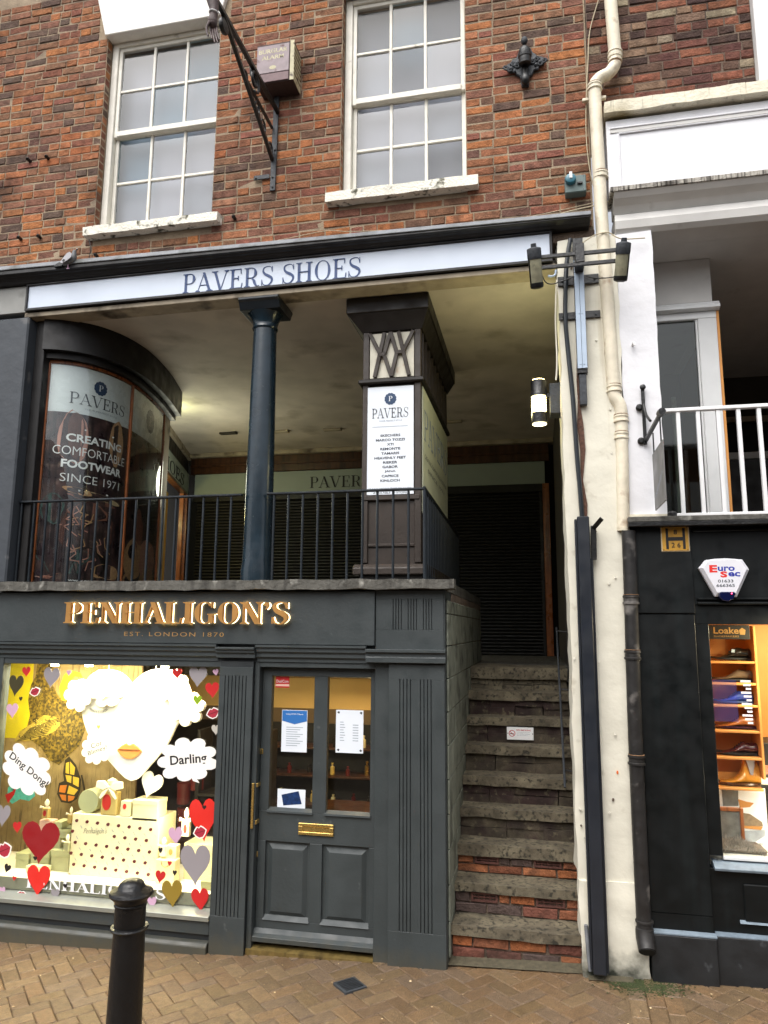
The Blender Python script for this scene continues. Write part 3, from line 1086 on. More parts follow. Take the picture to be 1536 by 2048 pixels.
MB().box(-4.9, -4.092, -0.02, 0.3, 2.473, 4.69).build('grey_pier', M['pier_grey'], A, 0.012)
box('pier_panel', M['pier_light'], A, -6.2, -4.137, -0.012, 0.2, 4.735, 4.973, 0.004)
box('neighbour_wall', M['pier_grey'], A, -6.2, -4.91, 0.0, 0.3, 0, 4.72, 0)
box('dark_reveal', M['black_wood'], A, -4.09, -4.0, 0.08, 0.22, 2.473, 4.69, 0.004)

# ------------------------------------------------------------------ rear shop front in the gallery
R = empty('rear_shop_front', (-2.4, YB, 1.8), 'shuttered shop front with pale green fascia at the back of the gallery', 'shop front')
box('ceiling_moulding', M['ceil_beam'], R, CL, 0.26, YB - 0.10, YB + 0.1, 4.645, 4.703, 0.006)
box('beam', M['wood_dark'], R, CL, 0.2, YB - 0.04, YB + 0.08, 4.40, 4.640, 0.006)
MB().box(CL, 0.2, YB - 0.07, YB - 0.042, 4.50, 4.53).build('beam_bead', M['wood_dark'], R, 0.004)
box('fascia', M['green_board'], R, CL + 0.06, 0.14, YB - 0.01, YB + 0.05, 4.09, 4.398, 0.003)
sl = at(620, 965, YB - 0.02); sr = at(752, 965, YB - 0.02)
serif_word('PAVERS', at(620, 965, YB).x, at(742, 965, YB).x, 4.135, 4.30, YB - 0.012, M['ink_black'], R, T=0.13, t=0.03)
shm = MB()
box('shutter_housing', M['shutter'], R, CL + 0.05, 0.13, YB - 0.02, YB + 0.08, 3.98, 4.088, 0.004)
first = None
zz = 1.80
slat_me = None
while zz < 3.975:
    if slat_me is None:
        sm = MB().prism_yz([(0, 0.001), (-0.011, 0.012), (-0.014, 0.022), (-0.011, 0.033), (0, 0.044), (0.012, 0.044), (0.012, 0.001)], CL + 0.1, 0.10)
        slat_me = sm.mesh('shutter_slat', M['shutter'])
    o = bpy.data.objects.new('shutter_slat', slat_me)
    place(o, R)
    o.location = (0, YB + 0.03, zz)
    zz += 0.0452
box('jamb', M['wood'], R, 0.104, 0.19, YB - 0.03, YB + 0.06, 1.8, 4.088, 0.004)
box('jamb', M['black_wood'], R, 0.06, 0.10, YB - 0.02, YB + 0.06, 1.8, 3.975, 0.004)
# oblique return of the shop towards the bay
u0, u1 = Vector((-4.16, 2.05)), Vector((CL, YB))
ud = (u1 - u0).normalized()
un_ = Vector((-ud.y, ud.x))
if un_.x < 0: un_ = -un_
ulen = (u1 - u0).length


def obl(p):
    """p.x runs along the return, p.y behind its face"""
    q = u0 + ud * p.x - un_ * p.y
    return (q.x, q.y, p.z)


RT = empty('gallery_side_shop_front', (-4.45, 3.4, 1.8), 'side shop front with yellow lit doorway deep in the gallery', 'shop front')
MB().box(0, ulen, 0.06, 0.12, 4.40, 4.70).map(obl).build('side_panel', M['kiosk_dark'], RT)
MB().box(0, ulen, 0.02, 0.1, 4.62, 4.702).map(obl).build('side_moulding', M['ceil_beam'], RT)
MB().box(0.1, ulen - 0.03, 0.03, 0.1, 4.09, 4.398).map(obl).build('side_fascia', M['green_board'], RT, 0.003)
MB().box(0.1, ulen - 0.03, 0.0, 0.1, 4.05, 4.088).map(obl).build('side_rail', M['wood_dark'], RT, 0.003)
def uat(px, py):
    """distance along the return seen at a pixel"""
    d = (px - 768) * RG - (py - 1024) * UP + F_PX * fwd
    a, b = Vector((CAM.x, CAM.y)), Vector((d.x, d.y))
    den = b.x * (-ud.y) + b.y * ud.x
    wv = u0 - a
    # solve a + b*t = u0 + ud*s
    det = b.x * (-ud.y) - b.y * (-ud.x)
    t = (wv.x * (-ud.y) - wv.y * (-ud.x)) / det
    s = (b.x * wv.y - b.y * wv.x) / det
    return s
s0, s1 = uat(322, 940), uat(372, 960)
serif_word('SHOES', s0 - 0.12, s1, 4.135, 4.30, 0.028, M['ink_black'], RT, T=0.12, t=0.035, fn=obl)
ya, yb2, yc2 = uat(352, 1050), uat(369, 1050), uat(402, 1050)
yellow = mat('yellow_lit_plaster', 'c7a53c', 0.7, var=0.05)
MB().box(0.3, ya, 0.5, 0.55, 1.8, 4.05).map(obl).build('inner_wall', mat('dim_green_wall', '5c5a3a', 0.8, var=0.2, scale=2), RT)
MB().box(ya, yb2, 0.25, 0.3, 1.8, 4.05).map(obl).build('inner_wall', yellow, RT)
MB().box(yb2, yc2, 0.03, 0.09, 1.8, 4.05).map(obl).build('door', M['wood'], RT, 0.005)
MB().box(yb2 + 0.12, yb2 + 0.14, 0.0, 0.029, 1.8, 4.05).map(obl).build('door_bead', M['wood'], RT)
MB().box(yc2 + 0.12, yc2 + 0.2, 0.02, 0.09, 1.8, 4.0).map(obl).build('door_jamb', yellow, RT)
for k, zc in enumerate((3.72, 3.2, 2.7)):
    MB().box(0.6, ya - 0.1, 0.46, 0.498, zc, zc + 0.22).map(obl).build('inner_shelf', yellow if k != 2 else M['shelf_dark'], RT, 0.004)

# ------------------------------------------------------------------ sign over the gallery
S = empty('gallery_sign', (-2.0, -0.02, 4.735), 'long pale blue PAVERS SHOES sign in a black frame above the gallery', 'shop sign')
sx0, sx1, sz0, sz1 = -4.132, 0.170, 4.738, 4.972
box('panel', M['sign_blue'], S, sx0 + 0.018, sx1 - 0.018, -0.02, 0.04, sz0 + 0.022, sz1 - 0.014, 0)
fm = MB()
fm.box(sx0, sx1, -0.035, 0.045, sz0, sz0 + 0.021)
fm.box(sx0, sx1, -0.035, 0.045, sz1 - 0.013, sz1)
fm.box(sx0, sx0 + 0.017, -0.035, 0.045, sz0 + 0.0212, sz1 - 0.0132)
fm.box(sx1 - 0.017, sx1, -0.035, 0.045, sz0 + 0.0212, sz1 - 0.0132)
fm.build('frame', M['black_wood'], S, 0.002)
serif_word('PAVERS SHOES', at(365, 570, -0.024).x, at(722, 540, -0.024).x, 4.765, 4.925, -0.0205, M['navy'], S, T=0.13, t=0.034, depth=0.003, gap=0.04)

# ------------------------------------------------------------------ column
cxn = (at(485, 1155, .15).x + at(540, 1155, .15).x) / 2
c = empty('round_column', (cxn, 0.16, 2.472), 'dark teal painted round column standing on the gallery edge', 'column')
MB().lathe([(0.121, 0), (0.121, 0.10), (0.112, 0.16), (0.108, 0.4), (0.100, 1.3), (0.091, 1.98), (0.091, 2.0)], (cxn, 0.16, 2.472), 40).build('shaft', M['column'], c, smooth=True)
MB().lathe([(0.096, 0), (0.102, 0.012), (0.096, 0.03), (0.098, 0.045), (0.11, 0.085), (0.14, 0.128)], (cxn, 0.16, 4.472), 40).build('necking', M['column'], c, smooth=True)
MB().prism_yz([(0.0, 4.655), (-0.015, 4.67), (-0.015, 4.69), (0.335, 4.69), (0.335, 4.67), (0.32, 4.655), (0.29, 4.60), (0.03, 4.60)], cxn - 0.165, cxn + 0.165).build('capital', M['railing'], c, 0.006)

# ------------------------------------------------------------------ kiosk pillar
kx0, kx1, ky0 = -1.29, -0.832, 0.27
ky1 = at(894, 1000, X=kx1).y
K = empty('display_kiosk', ((kx0 + kx1) / 2, 0.6, 2.472), 'brown square display pillar with lattice light box and brand list board behind the railing', 'display pillar')
box('body', M['kiosk'], K, kx0 + 0.02, kx1 - 0.02, ky0 + 0.02, ky1, 2.55, 4.5, 0)
for x in (kx0, kx1 - 0.05): box('corner_post', M['kiosk'], K, x, x + 0.05, ky0, ky0 + 0.06, 2.62, 4.45, 0.004)
box('corner_post', M['kiosk'], K, kx1 - 0.045, kx1 + 0.001, ky1 - 0.02, ky1 + 0.03, 2.62, 4.45, 0.004)
MB().prism_yz([(ky0 - 0.055, 2.53), (ky0 - 0.055, 2.58), (ky0 - 0.02, 2.61), (ky1 + 0.03, 2.61), (ky1 + 0.03, 2.53)], kx0 - 0.05, kx1 + 0.05).build('base_moulding', M['kiosk'], K, 0.006)
box('plinth', M['kiosk_dark'], K, kx0 - 0.01, kx1 + 0.01, ky0 - 0.01, ky1, 2.472, 2.529)
box('apron_rail', M['kiosk'], K, kx0 + 0.05, kx1 - 0.05, ky0 + 0.005, ky0 + 0.03, 2.74, 2.765, 0.006)
box('sill_rail', M['kiosk'], K, kx0 + 0.01, kx1 - 0.01, ky0 - 0.008, ky0 + 0.03, 3.095, 3.13, 0.004)
box('shelf_moulding', M['kiosk_dark'], K, kx0 - 0.03, kx1 + 0.03, ky0 - 0.035, ky1 + 0.03, 4.01, 4.045, 0.008)
cby = at(911, 786, Z=4.57).y
cb = [(kx0 - 0.11, kx1 + 0.07, ky0 - 0.07, ky1 + 0.10)]
MB().box(kx0 - 0.12, kx1 + 0.075, ky0 - 0.085, ky1 + 0.12, 4.57, 4.698).build('cap', M['kiosk_dark'], K, 0.006)
cm = MB()
vs = [(kx0 - 0.11, ky0 - 0.075, 4.568), (kx1 + 0.065, ky0 - 0.075, 4.568), (kx1 + 0.065, ky1 + 0.11, 4.568), (kx0 - 0.11, ky1 + 0.11, 4.568),
      (kx0 - 0.01, ky0 - 0.005, 4.44), (kx1 + 0.01, ky0 - 0.005, 4.44), (kx1 + 0.01, ky1 + 0.03, 4.44), (kx0 - 0.01, ky1 + 0.03, 4.44)]
cm.add(vs, [(0, 1, 2, 3), (7, 6, 5, 4), (4, 5, 1, 0), (5, 6, 2, 1), (6, 7, 3, 2), (7, 4, 0, 3)]).build('cap_cove', M['kiosk_dark'], K)
lx0, lx1, lz0, lz1 = kx0 + 0.055, kx1 - 0.055, 4.062, 4.425
box('opal_panel', M['opal'], K, lx0, lx1, ky0 + 0.008, ky0 + 0.018, lz0, lz1, 0)
lat = [((0, 1), (.25, .5)), ((.34, 1), (.12, 0)), ((.48, 1), (.33, .5)), ((.33, .5), (.5, 0)), ((.48, 1), (.62, .52)), ((.62, .52), (.5, 0)), ((.66, 1), (.9, 0)), ((1, 1), (.74, .5)), ((.22, .5), (.36, .5)), ((.6, .53), (.76, .53))]
for k, ((a, b), (c_, d_)) in enumerate(lat):
    e = 0.0006 * k
    P = lambda u, v: (lx0 + u * (lx1 - lx0), ky0 - 0.006 - e, lz0 + v * (lz1 - lz0))
    MB().rod(P(a, b), P(c_, d_), 0.03, 0.022).build('lattice_bar', M['kiosk'], K, 0.003)
bz0, bz1 = 3.135, 3.985
bx0, bx1 = kx0 + 0.042, kx1 - 0.055
box('front_board', M['white_board'], K, bx0, bx1, ky0 - 0.004, ky0 + 0.006, bz0, bz1, 0.002)
FY = ky0 - 0.0045
bw = bx1 - bx0
bc = (bx0 + bx1) / 2


def badge(cx, cz, r, Y, parent, mb_fn=None, letter_m=None):
    pts = []
    for i in range(48):
        a = 2 * math.pi * i / 48
        rr = r * (1 + 0.09 * (abs(math.sin(a * 6)) - 0.5))
        pts.append((cx + rr * math.cos(a), cz + rr * math.sin(a)))
    m_ = MB().prism(pts, Y - 0.0012, Y)
    if mb_fn: m_.map(mb_fn)
    m_.build('badge', M['navy_badge'], parent)
    serif_word('P', cx - r * 0.32, cx + r * 0.36, cz - r * 0.42, cz + r * 0.45, Y - 0.0016, letter_m or M['white_board'], parent, name='badge_letter', join=True, fn=mb_fn, depth=0.001)


badge(bc, 3.885, 0.046, FY, K)
serif_word('PAVERS', bx0 + 0.035, bx1 - 0.04, 3.735, 3.812, FY, M['ink'], K, name='board_heading', join=True, depth=0.001, T=0.12, t=0.03)
text('YOUR PERFECT STYLE', bc - 0.09, bc + 0.09, 3.705, 3.717, FY - 0.001, M['ink_light'], K, 'board_tagline')
box('board_rule', M['ink_light'], K, bx0 + 0.04, bx1 - 0.045, FY - 0.0012, FY - 0.0002, 3.665, 3.667, 0)
names = [('SKECHERS', .155), ('MARCO TOZZI', .225), ('XTI', .05), ('REMONTE', .155), ('TAMARIS', .14), ('HEAVENLY FEET', .245), ('RIEKER', .11), ('GABOR', .12), ('JANA', .085), ('CAPRICE', .13), ('KINLOCH', .15)]
for k, (nme, wd) in enumerate(names):
    zt = 3.605 - k * 0.0352
    text(nme, bc - wd / 2, bc + wd / 2, zt - 0.019, zt, FY - 0.001, M['ink'], K, 'brand_line', bold=0.025)
text('MANY MORE TOP BRANDS', bc - 0.165, bc + 0.165, 3.172, 3.188, FY - 0.001, M['ink'], K, 'board_footer')
text('AVAILABLE IN STORE', bc - 0.13, bc + 0.13, 3.143, 3.158, FY - 0.001, M['ink'], K, 'board_footer')


def kside(p):                 # x runs back along the kiosk's right flank
    return (kx1 + 0.006 - (p.y), ky0 + p.x, p.z)


MB().box(0.055, ky1 - ky0 - 0.01, -0.002, 0.01, 3.0, 3.99).map(kside).build('side_board', M['cream_board'], K)
serif_word('PAVERS', 0.10, ky1 - ky0 - 0.08, 3.58, 3.82, -0.0025, M['ink_light'], K, name='side_heading', join=True, fn=kside, T=0.12, t=0.035, depth=0.001)
text('CREATING COMFORTABLE FOOTWEAR', 0.14, ky1 - ky0 - 0.12, 3.44, 3.475, -0.003, M['ink'], K, 'side_lettering', fn=kside)
text('SINCE 1971', 0.3, ky1 - ky0 - 0.3, 3.36, 3.39, -0.003, M['ink'], K, 'side_lettering', fn=kside)
for k in range(9):
    yy = 0.08 + k * (ky1 - ky0 - 0.16) / 8
    MB().box(yy - 0.008, yy + 0.008, -0.004, 0.02, 4.05, 4.43).map(kside).build('side_slat', M['kiosk'], K)

# ------------------------------------------------------------------ gallery railing
RL = empty('gallery_railing', (-2.4, 0.06, 2.472), 'dark iron railing with plain balusters along the gallery edge', 'railing')
RZ = 3.135
rxc = at(848, 981, 0.06).x
re_ = at(917, 1073, Z=RZ)
ME_ = MB()
for a, b in ((-4.09, cxn - 0.10), (cxn + 0.10, rxc)):
    ME_.box(a, b, 0.045, 0.085, RZ - 0.012, RZ + 0.004)
ME_.build('top_rail', M['railing'], RL, 0.004)
MB().rod((rxc, 0.06, RZ - 0.004), (re_.x, re_.y, RZ - 0.004), 0.04, 0.016).build('top_rail', M['railing'], RL, 0.004)
balme = MB().tube([(0, 0, 0), (0, 0, RZ - 2.472 - 0.012)], 0.0095, 8).mesh('baluster', M['railing'])


def baluster(x, y, s=1.0):
    o = bpy.data.objects.new('baluster', balme)
    place(o, RL)
    o.location = (x, y, 2.471)
    o.scale = (s, s, 1)


x = rxc
k = 0
while x > -4.08:
    if abs(x - cxn) > 0.135: baluster(x + random.uniform(-.003, .003), 0.065, 1.35 if k == 0 else 1)
    x -= 0.1135
    k += 1
k = 1
L_ = math.hypot(re_.x - rxc, re_.y - 0.06)
while k * 0.11 < L_:
    t = k * 0.11 / L_
    baluster(rxc + (re_.x - rxc) * t, 0.06 + (re_.y - 0.06) * t)
    k += 1

# ------------------------------------------------------------------ bow display window
bow = [(-4.03, 0.17), (-3.93, 0.20), (-3.82, 0.27), (-3.72, 0.40), (-3.655, 0.58), (-3.632, 0.80), (-3.645, 1.0), (-3.685, 1.25), (-3.74, 1.5), (-3.80, 1.72), (-3.90, 2.05)]
bowc = bez(bow, 8)
acc = [0]
for a, b in zip(bowc, bowc[1:]): acc.append(acc[-1] + math.hypot(b[0] - a[0], b[1] - a[1]))


def bowat(s, off=0.0):
    s = max(0, min(acc[-1] - 1e-6, s))
    for i in range(len(acc) - 1):
        if acc[i + 1] >= s: break
    t = (s - acc[i]) / (acc[i + 1] - acc[i])
    a, b = Vector(bowc[i]), Vector(bowc[i + 1])
    p = a + (b - a) * t
    d0 = Vector(bowc[max(0, i - 1)]); d1 = Vector(bowc[min(len(bowc) - 1, i + 2)])
    tg = (d1 - d0).normalized()
    nn = Vector((tg.y, -tg.x))
    return p + nn * off


def bowfn(p):                 # x runs along the bow, y is behind its face
    q = bowat(p.x, -p.y)
    return (q.x, q.y, p.z)


def bow_strip(s0, s1, z0, z1, off0, off1, n=24):
    mb = MB()
    for i in range(n):
        a, b = s0 + (s1 - s0) * i / n, s0 + (s1 - s0) * (i + 1) / n
        mb.box(a, b, off0, off1, z0, z1) if False else None
    vs, fs = [], []
    for i in range(n + 1):
        a = s0 + (s1 - s0) * i / n
        for (o_, z_) in ((off0, z0), (off0, z1), (off1, z1), (off1, z0)):
            q = bowat(a, -o_)
            vs.append((q.x, q.y, z_))
    for i in range(n):
        for k in range(4):
            a, b = 4 * i + k, 4 * i + (k + 1) % 4
            fs.append((a, b, b + 4, a + 4))
    fs += [(0, 3, 2, 1), (4 * n, 4 * n + 1, 4 * n + 2, 4 * n + 3)]
    return mb.add(vs, fs)


def bow_s(px, py):
    """arc length of the bow seen at a pixel (front side)"""
    best = (1e9, 0)
    for i in range(0, 400):
        s = acc[-1] * i / 399
        q = bowat(s)
        u, v, d = pix((q.x, q.y, 3.4))
        # vertical line through q: compare horizontally at the pixel's row
        q2 = pix((q.x, q.y, 4.0))
        t = (py - v) / (q2[1] - v)
        e = abs(u + (q2[0] - u) * t - px)
        if e < best[0]: best = (e, s)
    return best[1]


m1 = bow_s(253, 950)
m2 = bow_s(319, 980)
BWN = empty('bow_window', (-3.9, 0.9, 2.472), 'curved shop display window printed with a footwear poster at the left end of the gallery', 'display window')
bow_strip(0.0, acc[-1], 4.43, 4.702, -0.12, 0.06, 60).build('cornice', M['black_wood'], BWN, smooth=True)
bow_strip(0.0, acc[-1], 4.375, 4.428, -0.06, 0.05, 60).build('lower_cornice', M['black_wood'], BWN, smooth=True)
PT = 4.35
bow_strip(0.0, m2 + 0.03, PT, 4.374, -0.012, 0.04, 40).build('head', M['wood'], BWN, 0.002)
for s_, w_ in ((0.018, 0.036), (m1, 0.026), (m2, 0.03)):
    bow_strip(s_ - w_ / 2, s_ + w_ / 2, 2.472, PT, -0.02, 0.04, 2).build('mullion', M['wood'], BWN, 0.003)
bow_strip(0.0, acc[-1], 2.472, 4.374, 0.05, 0.07, 40).build('backing', M['dark_void'], BWN)
bow_strip(m2 + 0.02, acc[-1], 2.472, 4.374, -0.005, 0.045, 10).build('end_panel', M['ceil_beam'], BWN)
poster_dark = mat('dark_photo_print', '33262a', 0.3, var=0.5, scale=9, col2='4a3634', stains=('7c665c', 12, 0.6, 0.75), streak=('141016', 26, 0.5, 0.68))
poster_white = mat('frosted_poster_print', 'd4dadc', 0.25, var=0.06, scale=3)
PS = [(0.038, m1 - 0.015), (m1 + 0.015, m2 - 0.017)]
pz_split = [at(190, 845, Y=bowat((PS[0][0] + PS[0][1]) / 2).y).z, None]
zsp = 3.93
for (a, b) in PS:
    bow_strip(a, b, zsp, PT - 0.01, 0.0, 0.006, 20).build('poster_top', poster_white, BWN, smooth=True)
    bow_strip(a, b, 2.48, zsp - 0.001, 0.0, 0.006, 20).build('poster_photograph', poster_dark, BWN, smooth=True)
a, b = PS[0]
wd = b - a


def blob(cx, cz, rx, rz, m, seed=0, off=-0.0015, n=18, wob=0.2, ang=0.0):
    pts = []
    for i in range(n):
        t = 2 * math.pi * i / n
        r = 1 + wob * noise.noise(Vector((math.cos(t) * 1.3 + seed * 3.7, math.sin(t) * 1.3, seed)))
        pts.append((rx * r * math.cos(t), rz * r * math.sin(t)))
    pts = rot2(pts, ang, 1, 1, cx, cz)
    MB().prism(pts, off, off + 0.001).map(bowfn).build('printed_shape', m, BWN)


PB = [mat('print_brown', '5e3e36', 0.35, var=0.2, scale=14), mat('print_leather', '86584a', 0.35, var=0.3, scale=20), mat('print_tan', 'b8906a', 0.35, var=0.25, scale=20),
      mat('print_pink', 'b88474', 0.35, var=0.1), mat('print_teal', '3c524e', 0.35, var=0.4, scale=30), mat('print_black', '15110f', 0.35), mat('print_yellow', 'c8b088', 0.35, var=0.2)]
zb = 2.50
U = lambda u: a + wd * u
blob(U(.27), 3.72, .10 * wd * 1.6, .22, PB[3], 1, -0.001)
blob(U(.30), 3.74, .09 * wd, .20, PB[0], 2, -0.0016)
blob(U(.80), 3.75, .11 * wd, .20, PB[2], 3, -0.001)
blob(U(.12), 3.1, .12 * wd, .12, PB[4], 13, -0.001, wob=.5)
blob(U(.50), 2.95, .33 * wd, .24, PB[0], 4, -0.0008, wob=.35)
blob(U(.5), 3.10, .25 * wd, .07, PB[1], 5, -0.0014, wob=.4)
blob(U(.28), 2.68, .26 * wd, .11, PB[4], 6, -0.0011, wob=.5)
blob(U(.55), 2.66, .22 * wd, .13, PB[5], 7, -0.0015, wob=.4)
blob(U(.75), 2.60, .2 * wd, .06, PB[2], 8, -0.002, wob=.5)
blob(U(.45), 2.54, .45 * wd, .035, PB[1], 9, -0.0024, wob=.4)
blob(U(.36), 3.265, .17 * wd, .028, PB[2], 10, -0.002, ang=-.15)
blob(U(.66), 3.235, .26 * wd, .026, PB[6], 11, -0.0023, ang=-.15)
blob(U(.55), 3.2, .3 * wd, .02, PB[1], 12, -0.0018, ang=-.12)
rr = random.Random(5)
for i in range(16):            # printed laces
    u = .30 + .45 * rr.random()
    z = 3.08 + rr.uniform(-.05, .08) if i % 2 else 2.82 + rr.uniform(-.1, .1)
    pts = [(U(u) + rr.uniform(-.04, .04) * k, z - 0.045 * k + 0.02 * math.sin(k * 2 + i)) for k in range(4)]
    mb = MB()
    for k, (p, q) in enumerate(zip(pts, pts[1:])):
        mb.rod((p[0], -0.003 - 0.0002 * i, p[1]), (q[0], -0.003 - 0.0002 * i, q[1]), 0.009, 0.0008)
    mb.map(bowfn).build('printed_lace', PB[3] if i % 3 else PB[2], BWN)
a2, b2 = PS[1]
wd2 = b2 - a2
for (u, z, rx, rz, m_, sd_) in ((.3, 3.6, .15, .25, PB[0], 1), (.35, 3.0, .1, .22, PB[1], 2), (.25, 2.75, .22, .2, PB[2], 3), (.65, 2.78, .28, .2, PB[3], 4), (.5, 2.6, .42, .12, PB[2], 5), (.8, 3.4, .12, .3, PB[5], 6)):
    blob(a2 + wd2 * u, z, rx * wd2, rz, m_, sd_ + 20, -0.001 - 0.0004 * sd_, wob=.45)
badge(U(.53), 4.195, 0.062, -0.001, BWN, bowfn)
badge(a2 + wd2 * .5, 4.14, 0.115, -0.001, BWN, bowfn, M['ink_light'])
serif_word('PAVERS', U(.2), U(.9), 4.015, 4.115, -0.001, M['ink'], BWN, name='poster_heading', join=True, fn=bowfn, depth=0.001, T=0.11, t=0.028)
text('YOUR PERFECT STYLE', U(.36), U(.78), 3.975, 3.987, -0.002, M['ink_light'], BWN, 'poster_tagline', fn=bowfn)
MB().box(U(.38), U(.75), -0.004, -0.003, 3.79, 3.803).map(bowfn).build('poster_rule', M['white_ink'], BWN)
MB().box(U(.36), U(.72), -0.004, -0.003, 3.262, 3.275).map(bowfn).build('poster_rule', M['white_ink'], BWN)
text('CREATING', U(.20), U(.88), 3.68, 3.75, -0.004, M['white_ink'], BWN, 'poster_line', bold=0.03, fn=bowfn)
text('COMFORTABLE', U(.08), U(.95), 3.565, 3.64, -0.004, M['white_ink'], BWN, 'poster_line', bold=-0.008, fn=bowfn)
text('FOOTWEAR', U(.17), U(.9), 3.455, 3.525, -0.004, M['white_ink'], BWN, 'poster_line', bold=0.035, fn=bowfn)
text('SINCE 1971', U(.17), U(.88), 3.335, 3.405, -0.004, M['white_ink'], BWN, 'poster_line', bold=-0.008, fn=bowfn)
text('www.pavers.co.uk', U(.32), U(.85), 2.503, 2.525, -0.004, M['white_ink'], BWN, 'poster_address', bold=0.02, fn=bowfn)
bow_strip(PS[0][0], PS[0][1], 2.48, PT - 0.005, -0.009, -0.008, 20).build('pane', M['glass'], BWN, smooth=True)
bow_strip(PS[1][0], PS[1][1], 2.48, PT - 0.005, -0.009, -0.008, 12).build('pane', M['glass'], BWN, smooth=True)

# ================================================================== PERFUME SHOP FRONT
P = empty('perfume_shop', (-2.4, -0.02, 0), 'dark slate painted shop front with gold PENHALIGON\'S lettering and a bright display window', 'shop front')
SP, SD = M['slate_paint'], M['slate_dark']
box('fascia_board', SP, P, -4.9, -1.102, -0.075, -0.03, 2.02, 2.395, 0.004)
box('fascia_block', SP, P, -1.10, -0.625, -0.045, -0.01, 1.965, 2.40, 0.003)
box('fascia_backing', SD, P, -4.9, -0.64, -0.029, 0.02, 1.90, 2.40, 0)
# reeded panels: raised reeds over a recessed ground
def reeds(name, x0, x1, z0, z1, groups, parent, y=-0.05, th=0.012, w=0.0055):
    """face made of strips that leave narrow sunk flutes between them; groups is a list of flute x positions"""
    xs = sorted(groups)
    mb = MB()
    e0, e1 = groups_z
    mb.box(x0, x1, y, y + th, z0, e0)
    mb.box(x0, x1, y, y + th, e1, z1)
    cur = x0
    for g in xs:
        mb.box(cur, g - w / 2, y, y + th, e0 + 0.0002, e1 - 0.0002)
        cur = g + w / 2
    mb.box(cur, x1, y, y + th, e0 + 0.0002, e1 - 0.0002)
    return mb.build(name, SP, parent, 0.0012)


groups_z = (2.13, 2.34)
gx = []
for g in (-0.975, -0.87, -0.765): gx += [g + k * 0.019 for k in range(4)]
reeds('fascia_reeding', -1.098, -0.627, 1.967, 2.398, gx, P, y=-0.058)
# pilasters
box('pilaster_core', SD, P, -2.232, -1.985, -0.052, 0.03, -0.06, 1.90, 0)
groups_z = (0.21, 1.80)
reeds('pilaster', -2.234, -1.983, -0.06, 1.86, [-2.19 + k * 0.0265 for k in range(7)], P, y=-0.064)
box('pilaster_core', SD, P, -1.0, -0.625, -0.052, 0.05, -0.04, 1.90, 0)
groups_z = (0.22, 1.80)
reeds('pilaster', -1.002, -0.622, -0.04, 1.90, [-0.925 + k * 0.024 for k in range(4)] + [-0.785 + k * 0.024 for k in range(4)], P, y=-0.066)
box('pilaster_edge', SP, P, -0.64, -0.618, -0.05, 0.3, -0.04, 2.40, 0.003)
for k, (x0, x1, y) in enumerate(((-4.9, -2.262, -0.05), (-1.965, -1.16, -0.05))):
    MB().prism_yz([(y + 0.03, 2.018), (y - 0.035, 2.018), (y - 0.035, 2.003), (y - 0.02, 1.993), (y - 0.02, 1.972), (y - 0.005, 1.958), (y - 0.005, 1.935), (y + 0.012, 1.92), (y + 0.012, 1.90), (y + 0.03, 1.90)], x0, x1).build('cornice_moulding', SP, P)
MB().prism_yz([(-0.04, 2.0), (-0.105, 2.0), (-0.105, 1.985), (-0.09, 1.98), (-0.09, 1.962), (-0.075, 1.955), (-0.075, 1.925), (-0.04, 1.925)], -2.26, -1.967).build('pilaster_cap', SP, P, 0.002)
MB().prism_yz([(-0.04, 1.998), (-0.115, 1.998), (-0.115, 1.978), (-0.095, 1.972), (-0.095, 1.948), (-0.10, 1.944), (-0.10, 1.91), (-0.04, 1.90)], -1.158, -0.61).build('pilaster_cap', SP, P, 0.002)
# window frame
wx0, wx1, wz0, wz1 = -4.03, -2.247, 0.235, 1.855
wf = MB()
wf.box(-4.9, wx0, -0.035, 0.05, -0.08, 1.90)
wf.box(wx0, wx1 + 0.012, -0.03, 0.05, wz1, 1.90)
wf.box(wx1, wx1 + 0.013, -0.010, 0.05, 0.16, 1.8548)
wf.build('window_frame', SP, P, 0.003)
MB().prism_yz([(-0.065, 0.165), (-0.065, 0.195), (0.03, 0.235), (0.05, 0.235), (0.05, 0.165)], -4.9, wx1 + 0.005).build('window_sill', M['sill_strip'], P, 0.002)
box('stall_riser', SP, P, -4.9, -2.243, -0.045, 0.02, 0.075, 0.163, 0.003)
box('stall_riser_recess', M['slate_dark'], P, -4.9, -2.243, -0.02, 0.03, 0.02, 0.0745, 0)
MB().prism_yz([(-0.085, -0.14), (-0.085, 0.012), (-0.065, 0.032), (-0.02, 0.035), (0.0, -0.14)], -4.9, -2.243).build('plinth', SP, P, 0.004)
box('window_pane', M['glass'], P, wx0, wx1, 0.0, 0.006, wz0, wz1, 0)
# door surround and door
DY = 0.03
ds = MB()
ds.box(-1.982, -1.945, -0.03, 0.09, -0.05, 1.90)
ds.box(-1.105, -1.003, -0.03, 0.09, -0.04, 1.90)
ds.box(-1.945, -1.105, -0.028, 0.09, 1.862, 1.90)
ds.build('door_frame', SP, P, 0.003)
D = MB()
dx0, dx1, dz0, dz1 = -1.941, -1.109, 0.085, 1.858
g1, g2 = (-1.872, -1.556), (-1.458, -1.148)
gz0, gz1 = 0.885, 1.80
p1, p2 = (-1.885, -1.566), (-1.478, -1.152)
pz0, pz1 = 0.185, 0.685
D.box(dx0, g1[0], DY, DY + 0.05, gz0, dz1)
D.box(g1[1], g2[0], DY, DY + 0.05, gz0, gz1 - 0.0002)
D.box(g2[1], dx1, DY, DY + 0.05, gz0, dz1)
D.box(g1[0], g2[1], DY, DY + 0.05, gz1, dz1)
D.box(dx0, dx1, DY + 0.001, DY + 0.05, pz1, gz0 - 0.0002)
